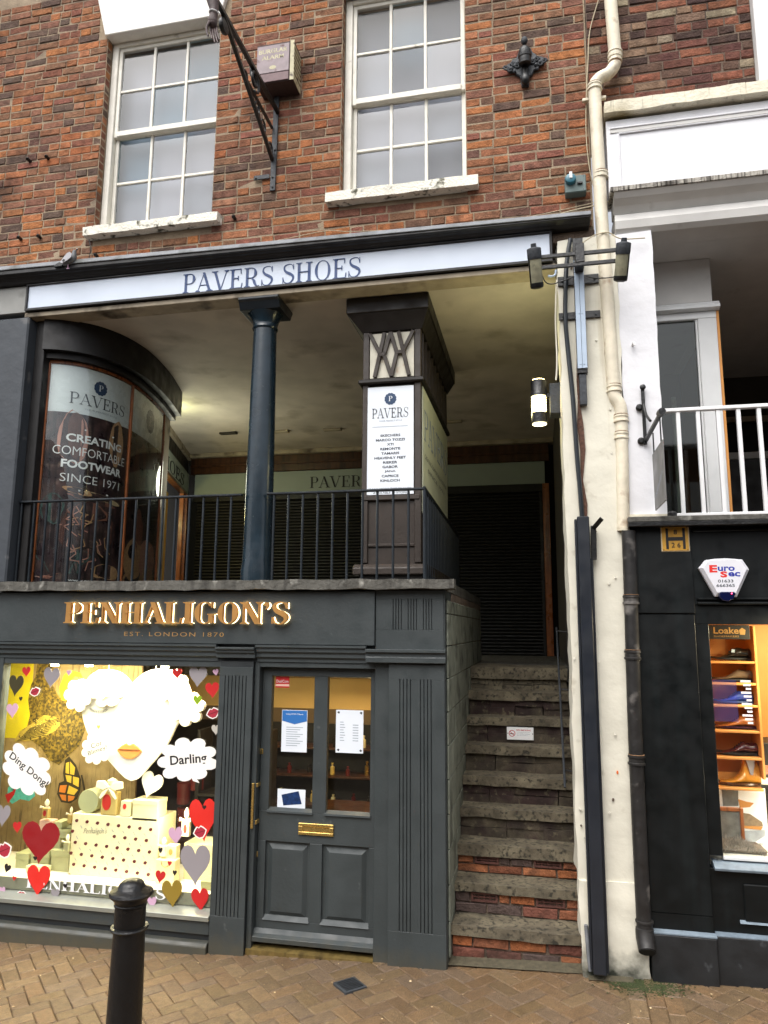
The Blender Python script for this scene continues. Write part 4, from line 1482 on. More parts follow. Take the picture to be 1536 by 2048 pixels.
D.box(dx0, p1[0], DY, DY + 0.05, pz0, pz1 - 0.0002)
D.box(p1[1], p2[0], DY, DY + 0.05, pz0, pz1 - 0.0002)
D.box(p2[1], dx1, DY, DY + 0.05, pz0, pz1 - 0.0002)
D.box(dx0, dx1, DY + 0.001, DY + 0.05, dz0, pz0 - 0.0002)
DO = D.build('door', SP, P, 0.002)
for (a, b) in (p1, p2):
    # raised and fielded panel
    o_, i_ = 0.0, 0.045
    vs = [(a, DY + 0.022, pz0), (b, DY + 0.022, pz0), (b, DY + 0.022, pz1), (a, DY + 0.022, pz1),
          (a + .02, DY + 0.022, pz0 + .02), (b - .02, DY + 0.022, pz0 + .02), (b - .02, DY + 0.022, pz1 - .02), (a + .02, DY + 0.022, pz1 - .02),
          (a + .05, DY + 0.006, pz0 + .05), (b - .05, DY + 0.006, pz0 + .05), (b - .05, DY + 0.006, pz1 - .05), (a + .05, DY + 0.006, pz1 - .05)]
    fs = []
    for r in (0, 4):
        for q in range(4):
            p_ = (q + 1) % 4
            fs.append((r + q, r + p_, r + 4 + p_, r + 4 + q))
    fs.append((8, 9, 10, 11))
    MB().add(vs, fs).build('door_panel', SP, DO)
    MB().prism_yz([(DY - 0.008, pz0 - 0.004), (DY + 0.02, pz0 + 0.024), (DY + 0.02, pz0 - 0.004)], a - 0.006, b + 0.004).build('panel_bead', SP, DO)
for (a, b) in (g1, g2):
    box('pane', M['glass'], DO, a, b, DY + 0.028, DY + 0.033, gz0, gz1, 0)
    MB().prism_yz([(DY - 0.012, gz0 - 0.01), (DY - 0.01, gz0 + 0.002), (DY + 0.026, gz0 + 0.02), (DY + 0.026, gz0 - 0.01)], a - 0.008, b + 0.006).build('glazing_bead', SP, DO)
MB().prism_yz([(DY - 0.05, 0.055), (DY - 0.05, 0.085), (DY - 0.02, 0.10), (DY, 0.128), (DY, 0.055)], -1.975, -1.085).build('weather_bar', SP, DO, 0.003)
lb = MB()
la, lb_, l0, l1 = -1.647, -1.398, 0.742, 0.818
for (x0, x1, z0, z1) in ((la, lb_, l1 - .02, l1), (la, lb_, l0, l0 + .02), (la, la + .03, l0 + .02, l1 - .02), (lb_ - .03, lb_, l0 + .02, l1 - .02)):
    lb.box(x0, x1, DY - 0.012, DY, z0, z1)
lb.box(la + .03, lb_ - .03, DY - 0.005, DY, l0 + .02, l1 - .02)
lb.build('letter_box', M['brass'], DO, 0.002)
hb = MB().box(-1.972, -1.955, DY - 0.075, DY - 0.055, 0.775, 1.075)
hb.build('door_handle', M['brass'], DO, 0.003)
for z in (1.045, 0.80): MB().box(-1.965, -1.935, DY - 0.0545, DY - 0.0, z, z + .026).build('handle_bracket', M['brass'], DO, 0.002)
for z in (1.278, 0.594):
    kx = at(523 if z > 1 else 512, 1510 if z > 1 else 1708, DY).x
    MB().box(kx - 0.013, kx + 0.013, DY - 0.005, DY - 0.0002, z - 0.018, z + 0.018).build('escutcheon', M['brass'], DO, 0.002)
    MB().lathe([(0.0045, 0), (0.0045, 0.0012)], (kx, DY - 0.005, z + 0.003), 10, Vector((0, -1, 0))).box(kx - 0.002, kx + 0.002, DY - 0.0065, DY - 0.005, z - 0.01, z).build('keyhole', M['ink_black'], DO)
MB().prism_yz([(-0.04, -0.06), (-0.04, 0.012), (0.0, 0.022), (0.1, 0.03), (0.1, -0.06)], -1.98, -1.105).build('threshold', mat('worn_brass_threshold', '7d6a3e', 0.4, metal=0.5, var=0.3, scale=14, stains=('2e2719', 12, 0.55, 0.75)), P)
box('door_step_void', M['dark_void'], P, -1.98, -1.105, 0.05, 0.12, 0.03, 0.085, 0)
# channel letters standing off the fascia with light behind them
for word_x0, word_x1 in (((at(130, 1230, -0.11).x), (at(577, 1225, -0.11).x)),):
    serif_word("PENHALIGON'S", word_x0, word_x1, 2.163, 2.318, -0.092, M['gold'], P, depth=0.03, T=0.2, t=0.045, gap=0.045, name='gold_letter', bevel=0)
    serif_word("PENHALIGON'S", word_x0 + 0.006, word_x1 + 0.006, 2.165, 2.316, -0.083, M['halo'], P, depth=0.002, T=0.17, t=0.03, gap=0.045, name='letter_back_light')
text('EST. LONDON 1870', at(248, 1270, -.08).x, at(447, 1270, -.08).x, 2.072, 2.102, -0.077, M['gold_print'], P, 'small_lettering', spacing=1.25, bold=-0.004)

# shop interior (one room behind window and door)
I = empty('perfume_shop_interior', (-2.4, 1.2, 0), 'warm lit shop room seen through the window and door glass', 'shop interior')
box('back_wall', M['cream_wall'], I, -5.3, -0.67, 2.30, 2.34, 1.33, 2.338, 0)
box('wall_band', M['band_wall'], I, -5.3, -0.67, 2.29, 2.34, 1.19, 1.329, 0)
box('shelving_back', M['shelf_dark'], I, -5.3, -0.67, 2.27, 2.34, 0.0, 1.189, 0)
box('ceiling', M['cream_wall'], I, -5.3, -0.67, 0.12, 2.36, 2.3, 2.339, 0)
box('floor', M['wood_dark'], I, -5.3, -0.67, 0.12, 2.36, -0.05, 0.03, 0)
box('side_wall', M['cream_wall'], I, -0.72, -0.68, 0.12, 2.3, 0.03, 2.3, 0)
box('side_wall', M['cream_wall'], I, -5.3, -5.26, 0.12, 2.3, 0.03, 2.3, 0)
for z in (0.45, 0.72, 0.98): box('shelf', M['wood_dark'], I, -3.1, -0.75, 2.0, 2.268, z, z + 0.02)
ir = random.Random(8)
bm_ = MB()
for z in (0.47, 0.74, 1.0):
    x = -3.0
    while x < -0.85:
        h = ir.uniform(.07, .14)
        bm_ = MB().lathe([(0.022, 0), (0.022, h * .65), (0.008, h * .75), (0.008, h * .85), (0.013, h * .86), (0.013, h)], (x, 2.1 + ir.uniform(-.04, .04), z), 8)
        bm_.build('bottle', ir.choice([M['perfume'], M['brass'], M['red_tin'], M['box_cream'], M['shelf_dark']]), I, smooth=True)
        x += ir.uniform(.12, .26)
box('counter', M['wood_dark'], I, -1.9, -1.0, 1.2, 1.6, 0.03, 0.62)
for k in range(8):
    MB().lathe([(0.014, 0), (0.014, .05), (0.005, .06), (0.005, .075), (0.009, .076), (0.009, .09)], (-1.42 + k * .045, 1.3 + (k % 2) * .04, 0.62), 8).build('tester_bottle', M['brass'] if k % 2 else M['perfume'], I, smooth=True)
for (x, y) in ((-1.75, 1.25), (-1.3, 1.45)):
    MB().lathe([(0.05, 0), (0.05, 0.012), (0.06, 0.014), (0.06, 0.02)], (x, y, 2.28), 20).build('downlight', emit_mat('downlight_glow', 'ffdca0', 12), I)


def lamp(name, kind, loc, power, size=0.1, col=(1, 0.8, 0.5), rot=None, spot=60, sy=None):
    l = bpy.data.lights.new(name, kind)
    l.energy = power
    l.color = col
    if kind == 'AREA':
        l.size = size
        if sy: l.shape = 'RECTANGLE'; l.size_y = sy
    elif kind == 'SPOT':
        l.shadow_soft_size = size
        l.spot_size = math.radians(spot)
        l.spot_blend = 0.6
    else: l.shadow_soft_size = size
    o = bpy.data.objects.new(name, l)
    COL.objects.link(o)
    o.location = loc
    if rot: o.rotation_euler = (Vector(rot) - Vector(loc)).to_track_quat('-Z', 'Y').to_euler()
    return o


lamp('shop_ceiling_lamp', 'AREA', (-1.6, 1.2, 2.27), 13, 0.6, (1, 0.74, 0.4), (-1.6, 1.2, 0))
lamp('window_ceiling_lamp', 'AREA', (-3.2, 0.17, 1.86), 24, 1.6, (1, 0.88, 0.6), (-3.2, 0.42, 0.6), sy=0.08)
lamp('window_lamp_strip', 'AREA', (-3.15, 0.055, 1.84), 20, 1.5, (1, 0.85, 0.5), (-3.15, 0.03, 0.0), sy=0.05)
lamp('window_side_lamp', 'POINT', (-3.98, 0.35, 1.35), 5, 0.05, (1, 0.85, 0.35))
lamp('window_side_lamp', 'POINT', (-2.62, 0.12, 0.75), 5, 0.05, (1, 0.85, 0.5))

# ------------------------------------------------------------------ window display
G = 0.012          # behind the glass
DFZ = 0.30
box('display_plinth', M['display_floor'], P, -4.6, -2.24, 0.02, 0.62, 0.03, DFZ, 0.002)
box('display_apron', M['display_edge'], P, -4.03, -2.24, 0.0095, 0.018, 0.236, 0.315, 0)
box('display_ceiling', M['paper_white'], P, -4.6, -2.24, 0.06, 0.62, 1.88, 1.90, 0)
for px in (110, 178, 330):
    q = at(px, 1328, 0.12)
    MB().lathe([(0.03, 0), (0.03, 0.03), (0.012, 0.05)], (q.x, 0.12, 1.835), 16).build('window_spotlight', emit_mat('spot_glow', 'fff0c0', 30), P, smooth=True)
# printed backdrop
BDY = 0.60
bdm = mat('engraved_backdrop_print', '8a744c', 0.75, var=0.15, scale=5, col2='9a855a', streak=('4a3c26', 60, 0.55, 0.7))
BD = empty('display_backdrop', (-3.6, BDY, DFZ), 'tan engraved backdrop panel with a large printed bird and butterflies', 'backdrop')
bd0, bd1 = -4.75, at(275, 1500, BDY).x
box('panel', bdm, BD, bd0, bd1, BDY, BDY + 0.02, DFZ, 1.875, 0)
box('yellow_field', mat('yellow_print', 'c0b020', 0.6, var=0.06), BD, bd0, at(62, 1400, BDY - .001).x, BDY - 0.002, BDY - 0.0002, 1.2, 1.87, 0)


def pxpoly(pts, Y):
    out = []
    for px, py in pts:
        q = at(px, py, Y)
        out.append((q.x, q.z))
    return out


feather = mat('feather_print', '7a6420', 0.7, var=0.35, scale=30, col2='4a3a12', stains=('2c2410', 42, 0.5, 0.6))
feather2 = mat('wing_print', 'a08a3c', 0.7, var=0.2, scale=20, stains=('3a2f14', 30, 0.55, 0.66))
fl_dark = mat('feather_line_print', '2f2610', 0.7)
MB().prism(pxpoly([(75, 1325), (104, 1325), (104, 1368), (118, 1395), (150, 1404), (168, 1420), (172, 1455), (158, 1492), (136, 1512), (118, 1530), (98, 1520), (82, 1495), (62, 1480), (52, 1462), (60, 1430), (56, 1400), (62, 1370), (72, 1350)], BDY - .003), BDY - .003, BDY - .0022).build('printed_bird', feather, BD)
MB().prism(pxpoly([(28, 1483), (40, 1462), (66, 1446), (88, 1430), (112, 1434), (122, 1448), (110, 1462), (86, 1474), (58, 1482)], BDY - .004), BDY - .004, BDY - .0032).build('printed_wing', feather2, BD)
for k in range(9):
    mb = MB()
    a, b_ = at(34 + k * 3, 1482 - k * 3, BDY - .0046), at(92 + k * 3.2, 1470 - k * 4.2, BDY - .0046)
    mb.rod((a.x, BDY - .0046, a.z), (b_.x, BDY - .0046, b_.z), 0.006, .0006).build('printed_feather', fl_dark, BD)
fr_ = random.Random(2)
fm_ = MB()
for k in range(750):
    u, v = fr_.uniform(60, 165), fr_.uniform(1330, 1515)
    if ((u - 112) / 56) ** 2 + ((v - 1450) / 70) ** 2 > 1 and not (70 < u < 106 and v < 1400): continue
    q = at(u, v, BDY - .0052)
    s = fr_.uniform(.004, .008)
    fm_.add([(q.x - s, BDY - .0052, q.z + s * .5), (q.x, BDY - .0052, q.z - s * .6), (q.x + s, BDY - .0052, q.z + s * .5), (q.x, BDY - .0052, q.z - s * .25)], [(0, 1, 2, 3)])
fm_.build('printed_plumage', fl_dark, BD, kind='stuff')
MB().prism(pxpoly([(118, 1375), (128, 1350), (140, 1340), (160, 1345), (166, 1356), (150, 1352), (140, 1362), (136, 1385), (132, 1402), (122, 1400)], BDY - .004), BDY - .004, BDY - .0033).build('printed_scroll', mat('gold_scroll_print', 'd0a028', 0.6, var=.2), BD)
# butterflies
bfy = empty('orange_butterfly', tuple(at(150, 1600, 0.5)), 'paper monarch butterfly with yellow and orange wings left of the perfume bottle', 'paper butterfly')
wing = pxpoly([(138, 1513), (130, 1520), (126, 1545), (128, 1562), (118, 1566), (114, 1588), (122, 1604), (140, 1607), (154, 1598), (160, 1582), (162, 1560), (152, 1530)], .5)
MB().prism(wing, .5, .502).build('wing', fl_dark, bfy)
bo = mat('butterfly_orange', 'cf7a24', 0.6, var=.1)
bye = mat('butterfly_yellow', 'd9b53c', 0.6, var=.1)
for pts, m_ in ([(132, 1526), (131, 1546), (138, 1548), (138, 1524)], bye), ([(140, 1523), (140, 1548), (148, 1550), (150, 1535)], bye), ([(131, 1550), (134, 1563), (142, 1566), (143, 1552)], bye), ([(146, 1553), (146, 1568), (157, 1574), (158, 1556)], bye), \
        ([(120, 1571), (118, 1584), (130, 1586), (134, 1570)], bo), ([(138, 1571), (134, 1587), (148, 1590), (156, 1580)], bye), ([(119, 1589), (124, 1600), (132, 1602), (132, 1590)], bo), ([(136, 1591), (136, 1603), (146, 1600), (150, 1593)], bo):
    MB().prism(pxpoly(pts, .4985), .4985, .4998).build('wing_cell', m_, bfy)
MB().tube([at(163, 1550, .495), at(168, 1575, .495), at(172, 1600, .495)], 0.007, 8).build('body', fl_dark, bfy)
tb = empty('turquoise_butterfly', tuple(at(40, 1600, 0.45)), 'turquoise and red paper butterfly below the Ding Dong speech bubble', 'paper butterfly')
MB().prism(pxpoly([(16, 1575), (34, 1560), (66, 1570), (70, 1592), (58, 1602), (40, 1598), (24, 1608), (14, 1596)], .45), .45, .452).build('wing', mat('butterfly_teal', '57b7b4', .6, var=.2, scale=20, stains=('1d3a3a', 25, .6, .7)), tb)
MB().prism(pxpoly([(10, 1590), (26, 1582), (34, 1570), (28, 1590), (16, 1606)], .448), .448, .4495).build('wing_patch', M['h_red'], tb)

# giant heart face
HY = 0.22
q = at(275, 1450, HY)
HF = empty('paper_visage', (q.x, HY, at(262, 1555, HY).z), 'huge glowing white heart shaped paper face hanging in the window', 'paper heart')
hw = at(386, 1440, HY).x - at(166, 1440, HY).x
hz0_, hz1_ = at(262, 1562, HY).z, at(270, 1336, HY).z
MB().prism([(p[0], p[1]) for p in bez(pxpoly([(262, 1368), (240, 1346), (210, 1340), (182, 1350), (166, 1378), (163, 1412), (168, 1446), (184, 1482), (214, 1518), (262, 1562), (302, 1528), (334, 1488), (352, 1452), (372, 1424), (381, 1392), (366, 1356), (330, 1338), (292, 1344), (264, 1367)], HY), 4)], HY, HY + .03).build('face', M['paper_white'], HF, .004)
for pts, sd_ in (((158, 1390, 60, 60), 3), ((215, 1378, 70, 74), 4), ((375, 1415, 62, 66), 5), ((345, 1372, 60, 60), 6)):
    px, py, w_, h_ = pts
    c0 = at(px, py, HY - .02)
    s_ = (w_ / 262.0, h_ / 262.0)
    MB().prism(rot2(cloud(7, .14, sd_), .3 * sd_, s_[0], s_[1], c0.x, c0.z), HY - .025 - .003 * sd_, HY - .002).build('paper_curl', M['paper_white'], HF, .004)
c0 = at(258, 1502, HY - .012)
MB().prism(rot2(LIPS, 0, .21, .17, c0.x, c0.z), HY - .012, HY - .001).build('lips', M['lips_orange'], HF, .002)
MB().rod((c0.x - .09, HY - .0135, c0.z + .008), (c0.x + .09, HY - .0135, c0.z + .008), .007, .002).build('lip_line', mat('lip_line_print', '8a4a20', .6), HF)
c0 = at(197, 1420, HY - .003)
ey = MB()
for k in range(13):
    a = math.pi * (1.10 + .80 * k / 12)
    ey.rod((c0.x + .065 * math.cos(a), HY - .003, c0.z + .02 + .022 * math.sin(a)), (c0.x + .083 * math.cos(a), HY - .003, c0.z + .018 + .045 * math.sin(a)), .003, .0015)
ey.build('eyelash', mat('lash_print', '2a2218', .6), HF, kind='stuff')
c0 = at(197, 1454, HY - .002)
MB().prism(rot2(heart(8), 0, .03, .03, c0.x, c0.z), HY - .003, HY - .0005).build('beauty_spot', M['lips_orange'], HF)
for px in (220, 314):
    a, b_ = at(px, 1318, HY + .01), at(px - 3, 1345, HY + .01)
    MB().tube([a, b_], .0015, 6).build('hanging_thread', M['ribbon'], HF)

# stickers on the glass
HEARTS = [
    (32, 1372, 33, 42, .05, 'h_olive', 'dark olive heart sticker in the upper left corner of the window'),
    (42, 1398, 8, 9, -.1, 'h_black', 'tiny black heart sticker below the dark olive heart'),
    (53, 1344, 19, 20, -.1, 'h_red', 'small red heart sticker right of the dark olive heart at the window top'),
    (103, 1356, 36, 41, .05, 'h_grey', 'grey heart sticker near the bright lamp at the window top'),
    (138, 1346, 10, 12, 0, 'h_pink', 'tiny pink heart sticker right of the grey heart under the lamp'),
    (25, 1422, 26, 29, -.12, 'h_pink', 'pink heart sticker above the Ding Dong speech bubble'),
    (355, 1348, 21, 21, -.15, 'h_red', 'small red heart sticker left of the upper right grey heart'),
    (396, 1354, 38, 41, .02, 'h_grey', 'grey heart sticker at the upper right of the window'),
    (432, 1345, 12, 13, -.2, 'h_pink', 'tiny pink heart sticker in the upper right corner of the window'),
    (425, 1381, 29, 31, -.12, 'h_red', 'red heart sticker under the pink corner heart'),
    (395, 1401, 18, 20, 0, 'h_green', 'small green heart sticker right of the paper face'),
    (432, 1460, 18, 20, -.05, 'h_light', 'light grey heart sticker above the Darling speech bubble'),
    (6, 1632, 34, 42, 0, 'h_grey', 'grey heart sticker cut by the left edge below Ding Dong'),
    (81, 1686, 84, 80, 0, 'h_dark', 'largest dark red heart sticker at the lower left'),
    (35, 1655, 19, 22, -.1, 'h_red', 'small red heart sticker touching the left lobe of the dark red heart'),
    (71, 1717, 9, 9, 0, 'h_black', 'tiny black heart sticker near the point of the dark red heart'),
    (77, 1762, 52, 60, .0, 'h_bright', 'bright red heart sticker below the large dark red heart'),
    (29, 1757, 9, 9, .2, 'h_red', 'tiny red heart sticker left of the bright red heart'),
    (15, 1737, 15, 17, .3, 'h_black', 'small black heart sticker at the lower left edge'),
    (5, 1784, 14, 20, -.1, 'h_pink', 'pink heart sticker in the bottom left corner'),
    (111, 1789, 19, 21, -.05, 'h_grey', 'small grey heart sticker over the white window lettering'),
    (131, 1772, 9, 9, 0, 'h_black', 'tiny black heart sticker above the white window lettering'),
    (407, 1641, 58, 82, -.1, 'h_bright', 'large bright red heart sticker at the right window edge'),
    (409, 1615, 9, 9, 0, 'h_black', 'tiny black heart sticker in the notch of the right red heart'),
    (352, 1672, 30, 34, -.12, 'h_pink', 'pink heart sticker left of the right red heart'),
    (391, 1731, 64, 77, -.05, 'h_grey', 'largest grey heart sticker at the lower right'),
    (321, 1754, 22, 24, .1, 'h_red', 'small red heart sticker right of the patterned gift box'),
    (340, 1727, 9, 10, 0, 'h_red', 'tiny red heart sticker left of the largest grey heart'),
    (350, 1746, 9, 11, 0, 'h_black', 'tiny black heart sticker beside the largest grey heart'),
    (322, 1701, 9, 12, -.2, 'h_black', 'tiny black heart sticker at the right edge of the gift box'),
    (345, 1788, 44, 52, -.1, 'h_gold', 'dark gold heart sticker at the bottom right of the window'),
    (401, 1800, 37, 44, -.12, 'h_red', 'red heart sticker in the bottom right corner of the window'),
    (305, 1805, 19, 21, -.15, 'h_pink', 'pink heart sticker right of the bollard top'),
]
for k, (px, py, w_, h_, a, m_, lab) in enumerate(HEARTS):
    c0 = at(px, py, -0.001)
    s = (c0 - CAM).dot(fwd) / F_PX * 1.02
    yy = -0.0025 - 0.0001 * k
    o = MB().prism(rot2(heart(14), -a, w_ * s, h_ * s, c0.x, c0.z), yy - .0009, yy).build('heart_sticker', M[m_], label=lab, cat='heart sticker', group='heart stickers on the shop window')
LIP = [(70, 1383, 26, 20, .35, 'lips sticker under the grey heart at the window top'), (426, 1426, 31, 24, .35, 'lips sticker between the red and light grey hearts at the right'),
       (9, 1700, 36, 34, .4, 'lips sticker cut by the left edge beside the dark red heart'), (43, 1790, 28, 18, 0, 'lips sticker in the lower left over the white lettering'),
       (400, 1664, 31, 27, .3, 'lips sticker on the right red heart'), (301, 1780, 16, 18, 0, 'lips sticker half hidden behind the bollard top')]
for k, (px, py, w_, h_, a, lab) in enumerate(LIP):
    c0 = at(px, py, -0.006)
    s = (c0 - CAM).dot(fwd) / F_PX
    LS = empty('lips_sticker', (c0.x, -0.0065, c0.z - h_ * s / 2), lab, 'lips sticker', 'lips stickers on the shop window')
    MB().prism(rot2(LIPS, a, w_ * s * 1.0, h_ * s * 1.35, c0.x, c0.z), -.0068, -.0062).build('outline', M['paper_white'], LS)
    MB().prism(rot2(LIPS, a, w_ * s * .82, h_ * s * 1.08, c0.x, c0.z), -.0076, -.0069).build('lips', M['lips_red'], LS)
    c_, s_ = math.cos(a), math.sin(a)
    MB().rod((c0.x - w_ * s * .33 * c_, -.008, c0.z - w_ * s * .33 * s_), (c0.x + w_ * s * .33 * c_, -.008, c0.z + w_ * s * .33 * s_), .004, .0006).build('lip_line', M['lips_line'], LS)


def bubble(px, py, w_, h_, body, lab, seed, Y, ang=0, tail=None, letters=None, shear=0, serif=False, lobes=9):
    c0 = at(px, py, Y)
    s = (c0 - CAM).dot(fwd) / F_PX
    B = empty('speech_bubble', (c0.x, Y, c0.z - h_ * s / 2), lab, 'speech bubble', 'cloud shaped speech bubbles in the shop window')
    MB().prism(rot2(cloud(lobes, .12, seed), ang, w_ * s * 1.06, h_ * s * 1.06, c0.x, c0.z), Y - .0012, Y).build('cloud', M['paper_white'], B)
    if tail:
        MB().prism(pxpoly(tail, Y - .0006), Y - .0010, Y + .0004).build('tail', M['paper_white'], B)
    for (t_, x0, y0, x1, y1, bo_) in letters:
        a_, b_ = at(x0, y0, Y - .0018), at(x1, y1, Y - .0018)
        text(t_, min(a_.x, b_.x), max(a_.x, b_.x), min(a_.z, b_.z), max(a_.z, b_.z), Y - .0018, M['ink_black'], B, 'lettering', bold=bo_, ang=ang, shear=shear)
    return B


bubble(375, 1520, 114, 76, 'Darling', 'white cloud speech bubble reading Darling at the right of the window', 5, -.0075, .12, [(380, 1548), (398, 1545), (392, 1556), (399, 1566), (386, 1562)], [('Darling', 341, 1507, 413, 1535, .02)])
bubble(53, 1540, 112, 78, 'Ding Dong!', 'white cloud speech bubble reading Ding Dong! at the left of the window', 8, -.0085, -.55, [(26, 1562), (40, 1566), (24, 1576)], [('Ding Dong!', 12, 1529, 102, 1553, .012)])
bubble(192, 1497, 62, 56, 'Cor', 'small cloud speech bubble reading Cor Blimey! over the paper face', 12, HY - .045, .35, None, [('Cor', 182, 1483, 204, 1494, .0), ('Blimey!', 176, 1495, 214, 1508, .0)])
bubble(205, 1368, 62, 50, 'Hello', 'white cloud speech bubble reading Hello at the top of the paper face', 15, HY - .055, .15, None, [('Hello', 186, 1358, 220, 1370, -.01)])
# white lettering on the glass at the bottom
a_, b_ = at(52, 1778, -.0012), at(330, 1816, -.0012)
serif_word("PENHALIGON'S", a_.x, b_.x, 0.258, 0.325, -.0012, M['white_ink'], P, name='window_lettering', T=.2, t=.05, depth=.0005, gap=.05)


# goods in the window
def carton(name, px0, px1, py0, py1, Y, dep, m, label, cat='gift box', lid=True, group='pale gift boxes in the shop window'):
    a, b_ = at(px0, py1, Y), at(px1, py0, Y)
    E_ = empty(name, ((a.x + b_.x) / 2, Y + dep / 2, a.z), label, cat, group)
    zt = b_.z
    zl = zt - (zt - a.z) * .22
    MB().box(a.x, b_.x, Y, Y + dep, a.z, zl if lid else zt).build('box_body', m, E_, .002)
    if lid: MB().box(a.x - .003, b_.x + .003, Y - .003, Y + dep + .003, zl, zt).build('lid', m, E_, .002)
    return E_


wrapx0, wrapx1 = at(140, 1700, .2).x, at(316, 1700, .2).x
wz_0, wz_1 = DFZ, at(230, 1632, .2).z
GB = empty('patterned_gift_box', ((wrapx0 + wrapx1) / 2, .3, DFZ), 'large cream gift box printed with small red lips and script lettering', 'gift box')
MB().box(wrapx0, wrapx1, .2, .46, wz_0, wz_1).build('box_body', M['box_wrap'], GB, .004)
lipme = {}
for r in range(6):
    for c_ in range(8):
        x = wrapx0 + .04 + c_ * .088 - (.03 if r % 2 else 0)
        z = wz_1 - .05 - r * .078 - c_ * .004
        if r == 1 and 1 <= c_ <= 3: continue
        if x > wrapx1 - .02: continue
        MB().prism(rot2(LIPS, .35, .032, .036, x, z), .1982, .1995).build('printed_lips', mat('print_lips', '8a3a2c', .6) if not lipme.setdefault('m', None) else lipme['m'], GB) if False else \
            MB().prism(rot2(LIPS, .35, .032, .036, x, z), .1982, .1995).build('printed_lips', M['lips_line'], GB)
        if c_ % 1 == 0 and x + .045 < wrapx1:
            MB().rod((x + .035, .199, z - .034), (x + .05, .199, z - .052), .004, .001).build('printed_mark', M['ink_light'], GB)
text("Penhaligon's", wrapx0 + .10, wrapx0 + .29, wz_1 - .145, wz_1 - .095, .1985, M['ink'], GB, 'script_lettering', bold=-.012, shear=.3, ang=.06)
# round tin, bottle with bow, boxes on top
tz = wz_1
q = at(176, 1605, .22)
RTIN = empty('round_tin', (q.x, .26, tz), 'pale green round box lying on its side on the patterned gift box', 'round box')
MB().lathe([(.084, 0), (.086, .004), (.086, .06), (.083, .062), (.083, .14)], (q.x, .22, tz + .087), 32, Vector((0, 1, 0))).build('tin_body', M['box_green'], RTIN, smooth=True)
q = at(221, 1600, .22)
PB_ = empty('perfume_bottle', (q.x, .24, tz), 'large perfume bottle with red oval label and white bow on the patterned gift box', 'perfume bottle')
MB().box(q.x - .068, q.x + .068, .20, .26, tz, tz + .17).build('bottle_body', M['perfume'], PB_, .012, segs=3)
MB().lathe([(.03, 0), (.03, .02), (.022, .025), (.022, .05), (.034, .055), (.036, .08), (.0, .10)], (q.x, .23, tz + .17), 20).build('stopper', M['box_cream'], PB_, smooth=True)
MB().prism([(q.x - .018 + .036 * math.cos(t * .349), tz + .095 + .058 * math.sin(t * .349)) for t in range(18)], .196, .199).build('bottle_label', M['red_label'], PB_)
bow_ = MB()
for sgn in (-1, 1):
    bow_.prism([(q.x, tz + .205), (q.x + sgn * .05, tz + .25), (q.x + sgn * .105, tz + .245), (q.x + sgn * .11, tz + .20), (q.x + sgn * .05, tz + .185)], .185, .21)
    bow_.prism([(q.x, tz + .20), (q.x + sgn * .05, tz + .17), (q.x + sgn * .075, tz + .13), (q.x + sgn * .06, tz + .12), (q.x + sgn * .03, tz + .15)], .18, .184)
bow_.build('ribbon_bow', M['ribbon'], PB_, .004)
E1 = carton('carton', 240, 262, 1603, 1632, .2, .08, M['box_cream'], 'small pale carton with red oval label beside the large perfume bottle', 'carton', False)
q = at(249, 1613, .198)
MB().prism([(q.x + .014 * math.cos(t * .5), q.z + .02 * math.sin(t * .5)) for t in range(12)], .1975, .1995).build('carton_label', M['red_label'], E1)
carton('gift_box', 264, 316, 1602, 1640, .2, .14, M['box_cream'], 'wide cream box at the right end of the patterned gift box top')
c0 = at(300, 1572, .24)
MB().prism(rot2(heart(16), -.3, .17, .19, c0.x, c0.z), .24, .265).build('paper_heart', M['paper_white'], None, .003, label='white paper heart standing behind the wide cream box', cat='paper heart')
# left group
carton('gift_box', 28, 58, 1708, 1762, .24, .2, M['box_green'], 'grey green box at the left of the three boxes under the dark red heart')
carton('gift_box', 58, 98, 1702, 1762, .24, .2, M['box_green'], 'grey green box behind the bright red heart')
carton('gift_box', 99, 139, 1702, 1758, .24, .2, M['box_green'], 'grey green box touching the left side of the patterned gift box')
carton('gift_box', 50, 92, 1735, 1768, .16, .06, M['box_cream'], 'low cream box in front, behind the bright red heart')
c1 = carton('pink_carton', 75, 105, 1642, 1692, .26, .07, M['pink_label'], 'pink perfume carton with red oval label above the dark red heart', 'carton', False)
carton('gift_box', 106, 124, 1644, 1700, .28, .1, M['box_green'], 'narrow green box right of the pink perfume carton')


def small_bottle(px, py, h, w_, Y, lab, m=None, label_m=None):
    q = at(px, py, Y)
    B = empty('small_perfume_bottle', (q.x, Y, q.z), lab, 'perfume bottle', 'small perfume bottles in the shop window')
    MB().box(q.x - w_ / 2, q.x + w_ / 2, Y - .02, Y + .02, q.z, q.z + h * .55).build('bottle_body', m or M['perfume'], B, .006, segs=2)
    MB().lathe([(w_ * .2, 0), (w_ * .2, h * .12), (w_ * .3, h * .14), (w_ * .34, h * .3), (w_ * .1, h * .45)], (q.x, Y, q.z + h * .55), 14).build('stopper', M['ribbon'], B, smooth=True)
    bo2 = MB()
    for sgn in (-1, 1): bo2.prism([(q.x, q.z + h * .6), (q.x + sgn * w_ * .7, q.z + h * .68), (q.x + sgn * w_ * .75, q.z + h * .55)], Y - .03, Y - .022)
    bo2.build('ribbon_bow', M['ribbon'], B)
    if label_m: MB().prism([(q.x + w_ * .25 * math.cos(t * .5), q.z + h * .28 + h * .16 * math.sin(t * .5)) for t in range(12)], Y - .0235, Y - .0205).build('bottle_label', label_m, B)


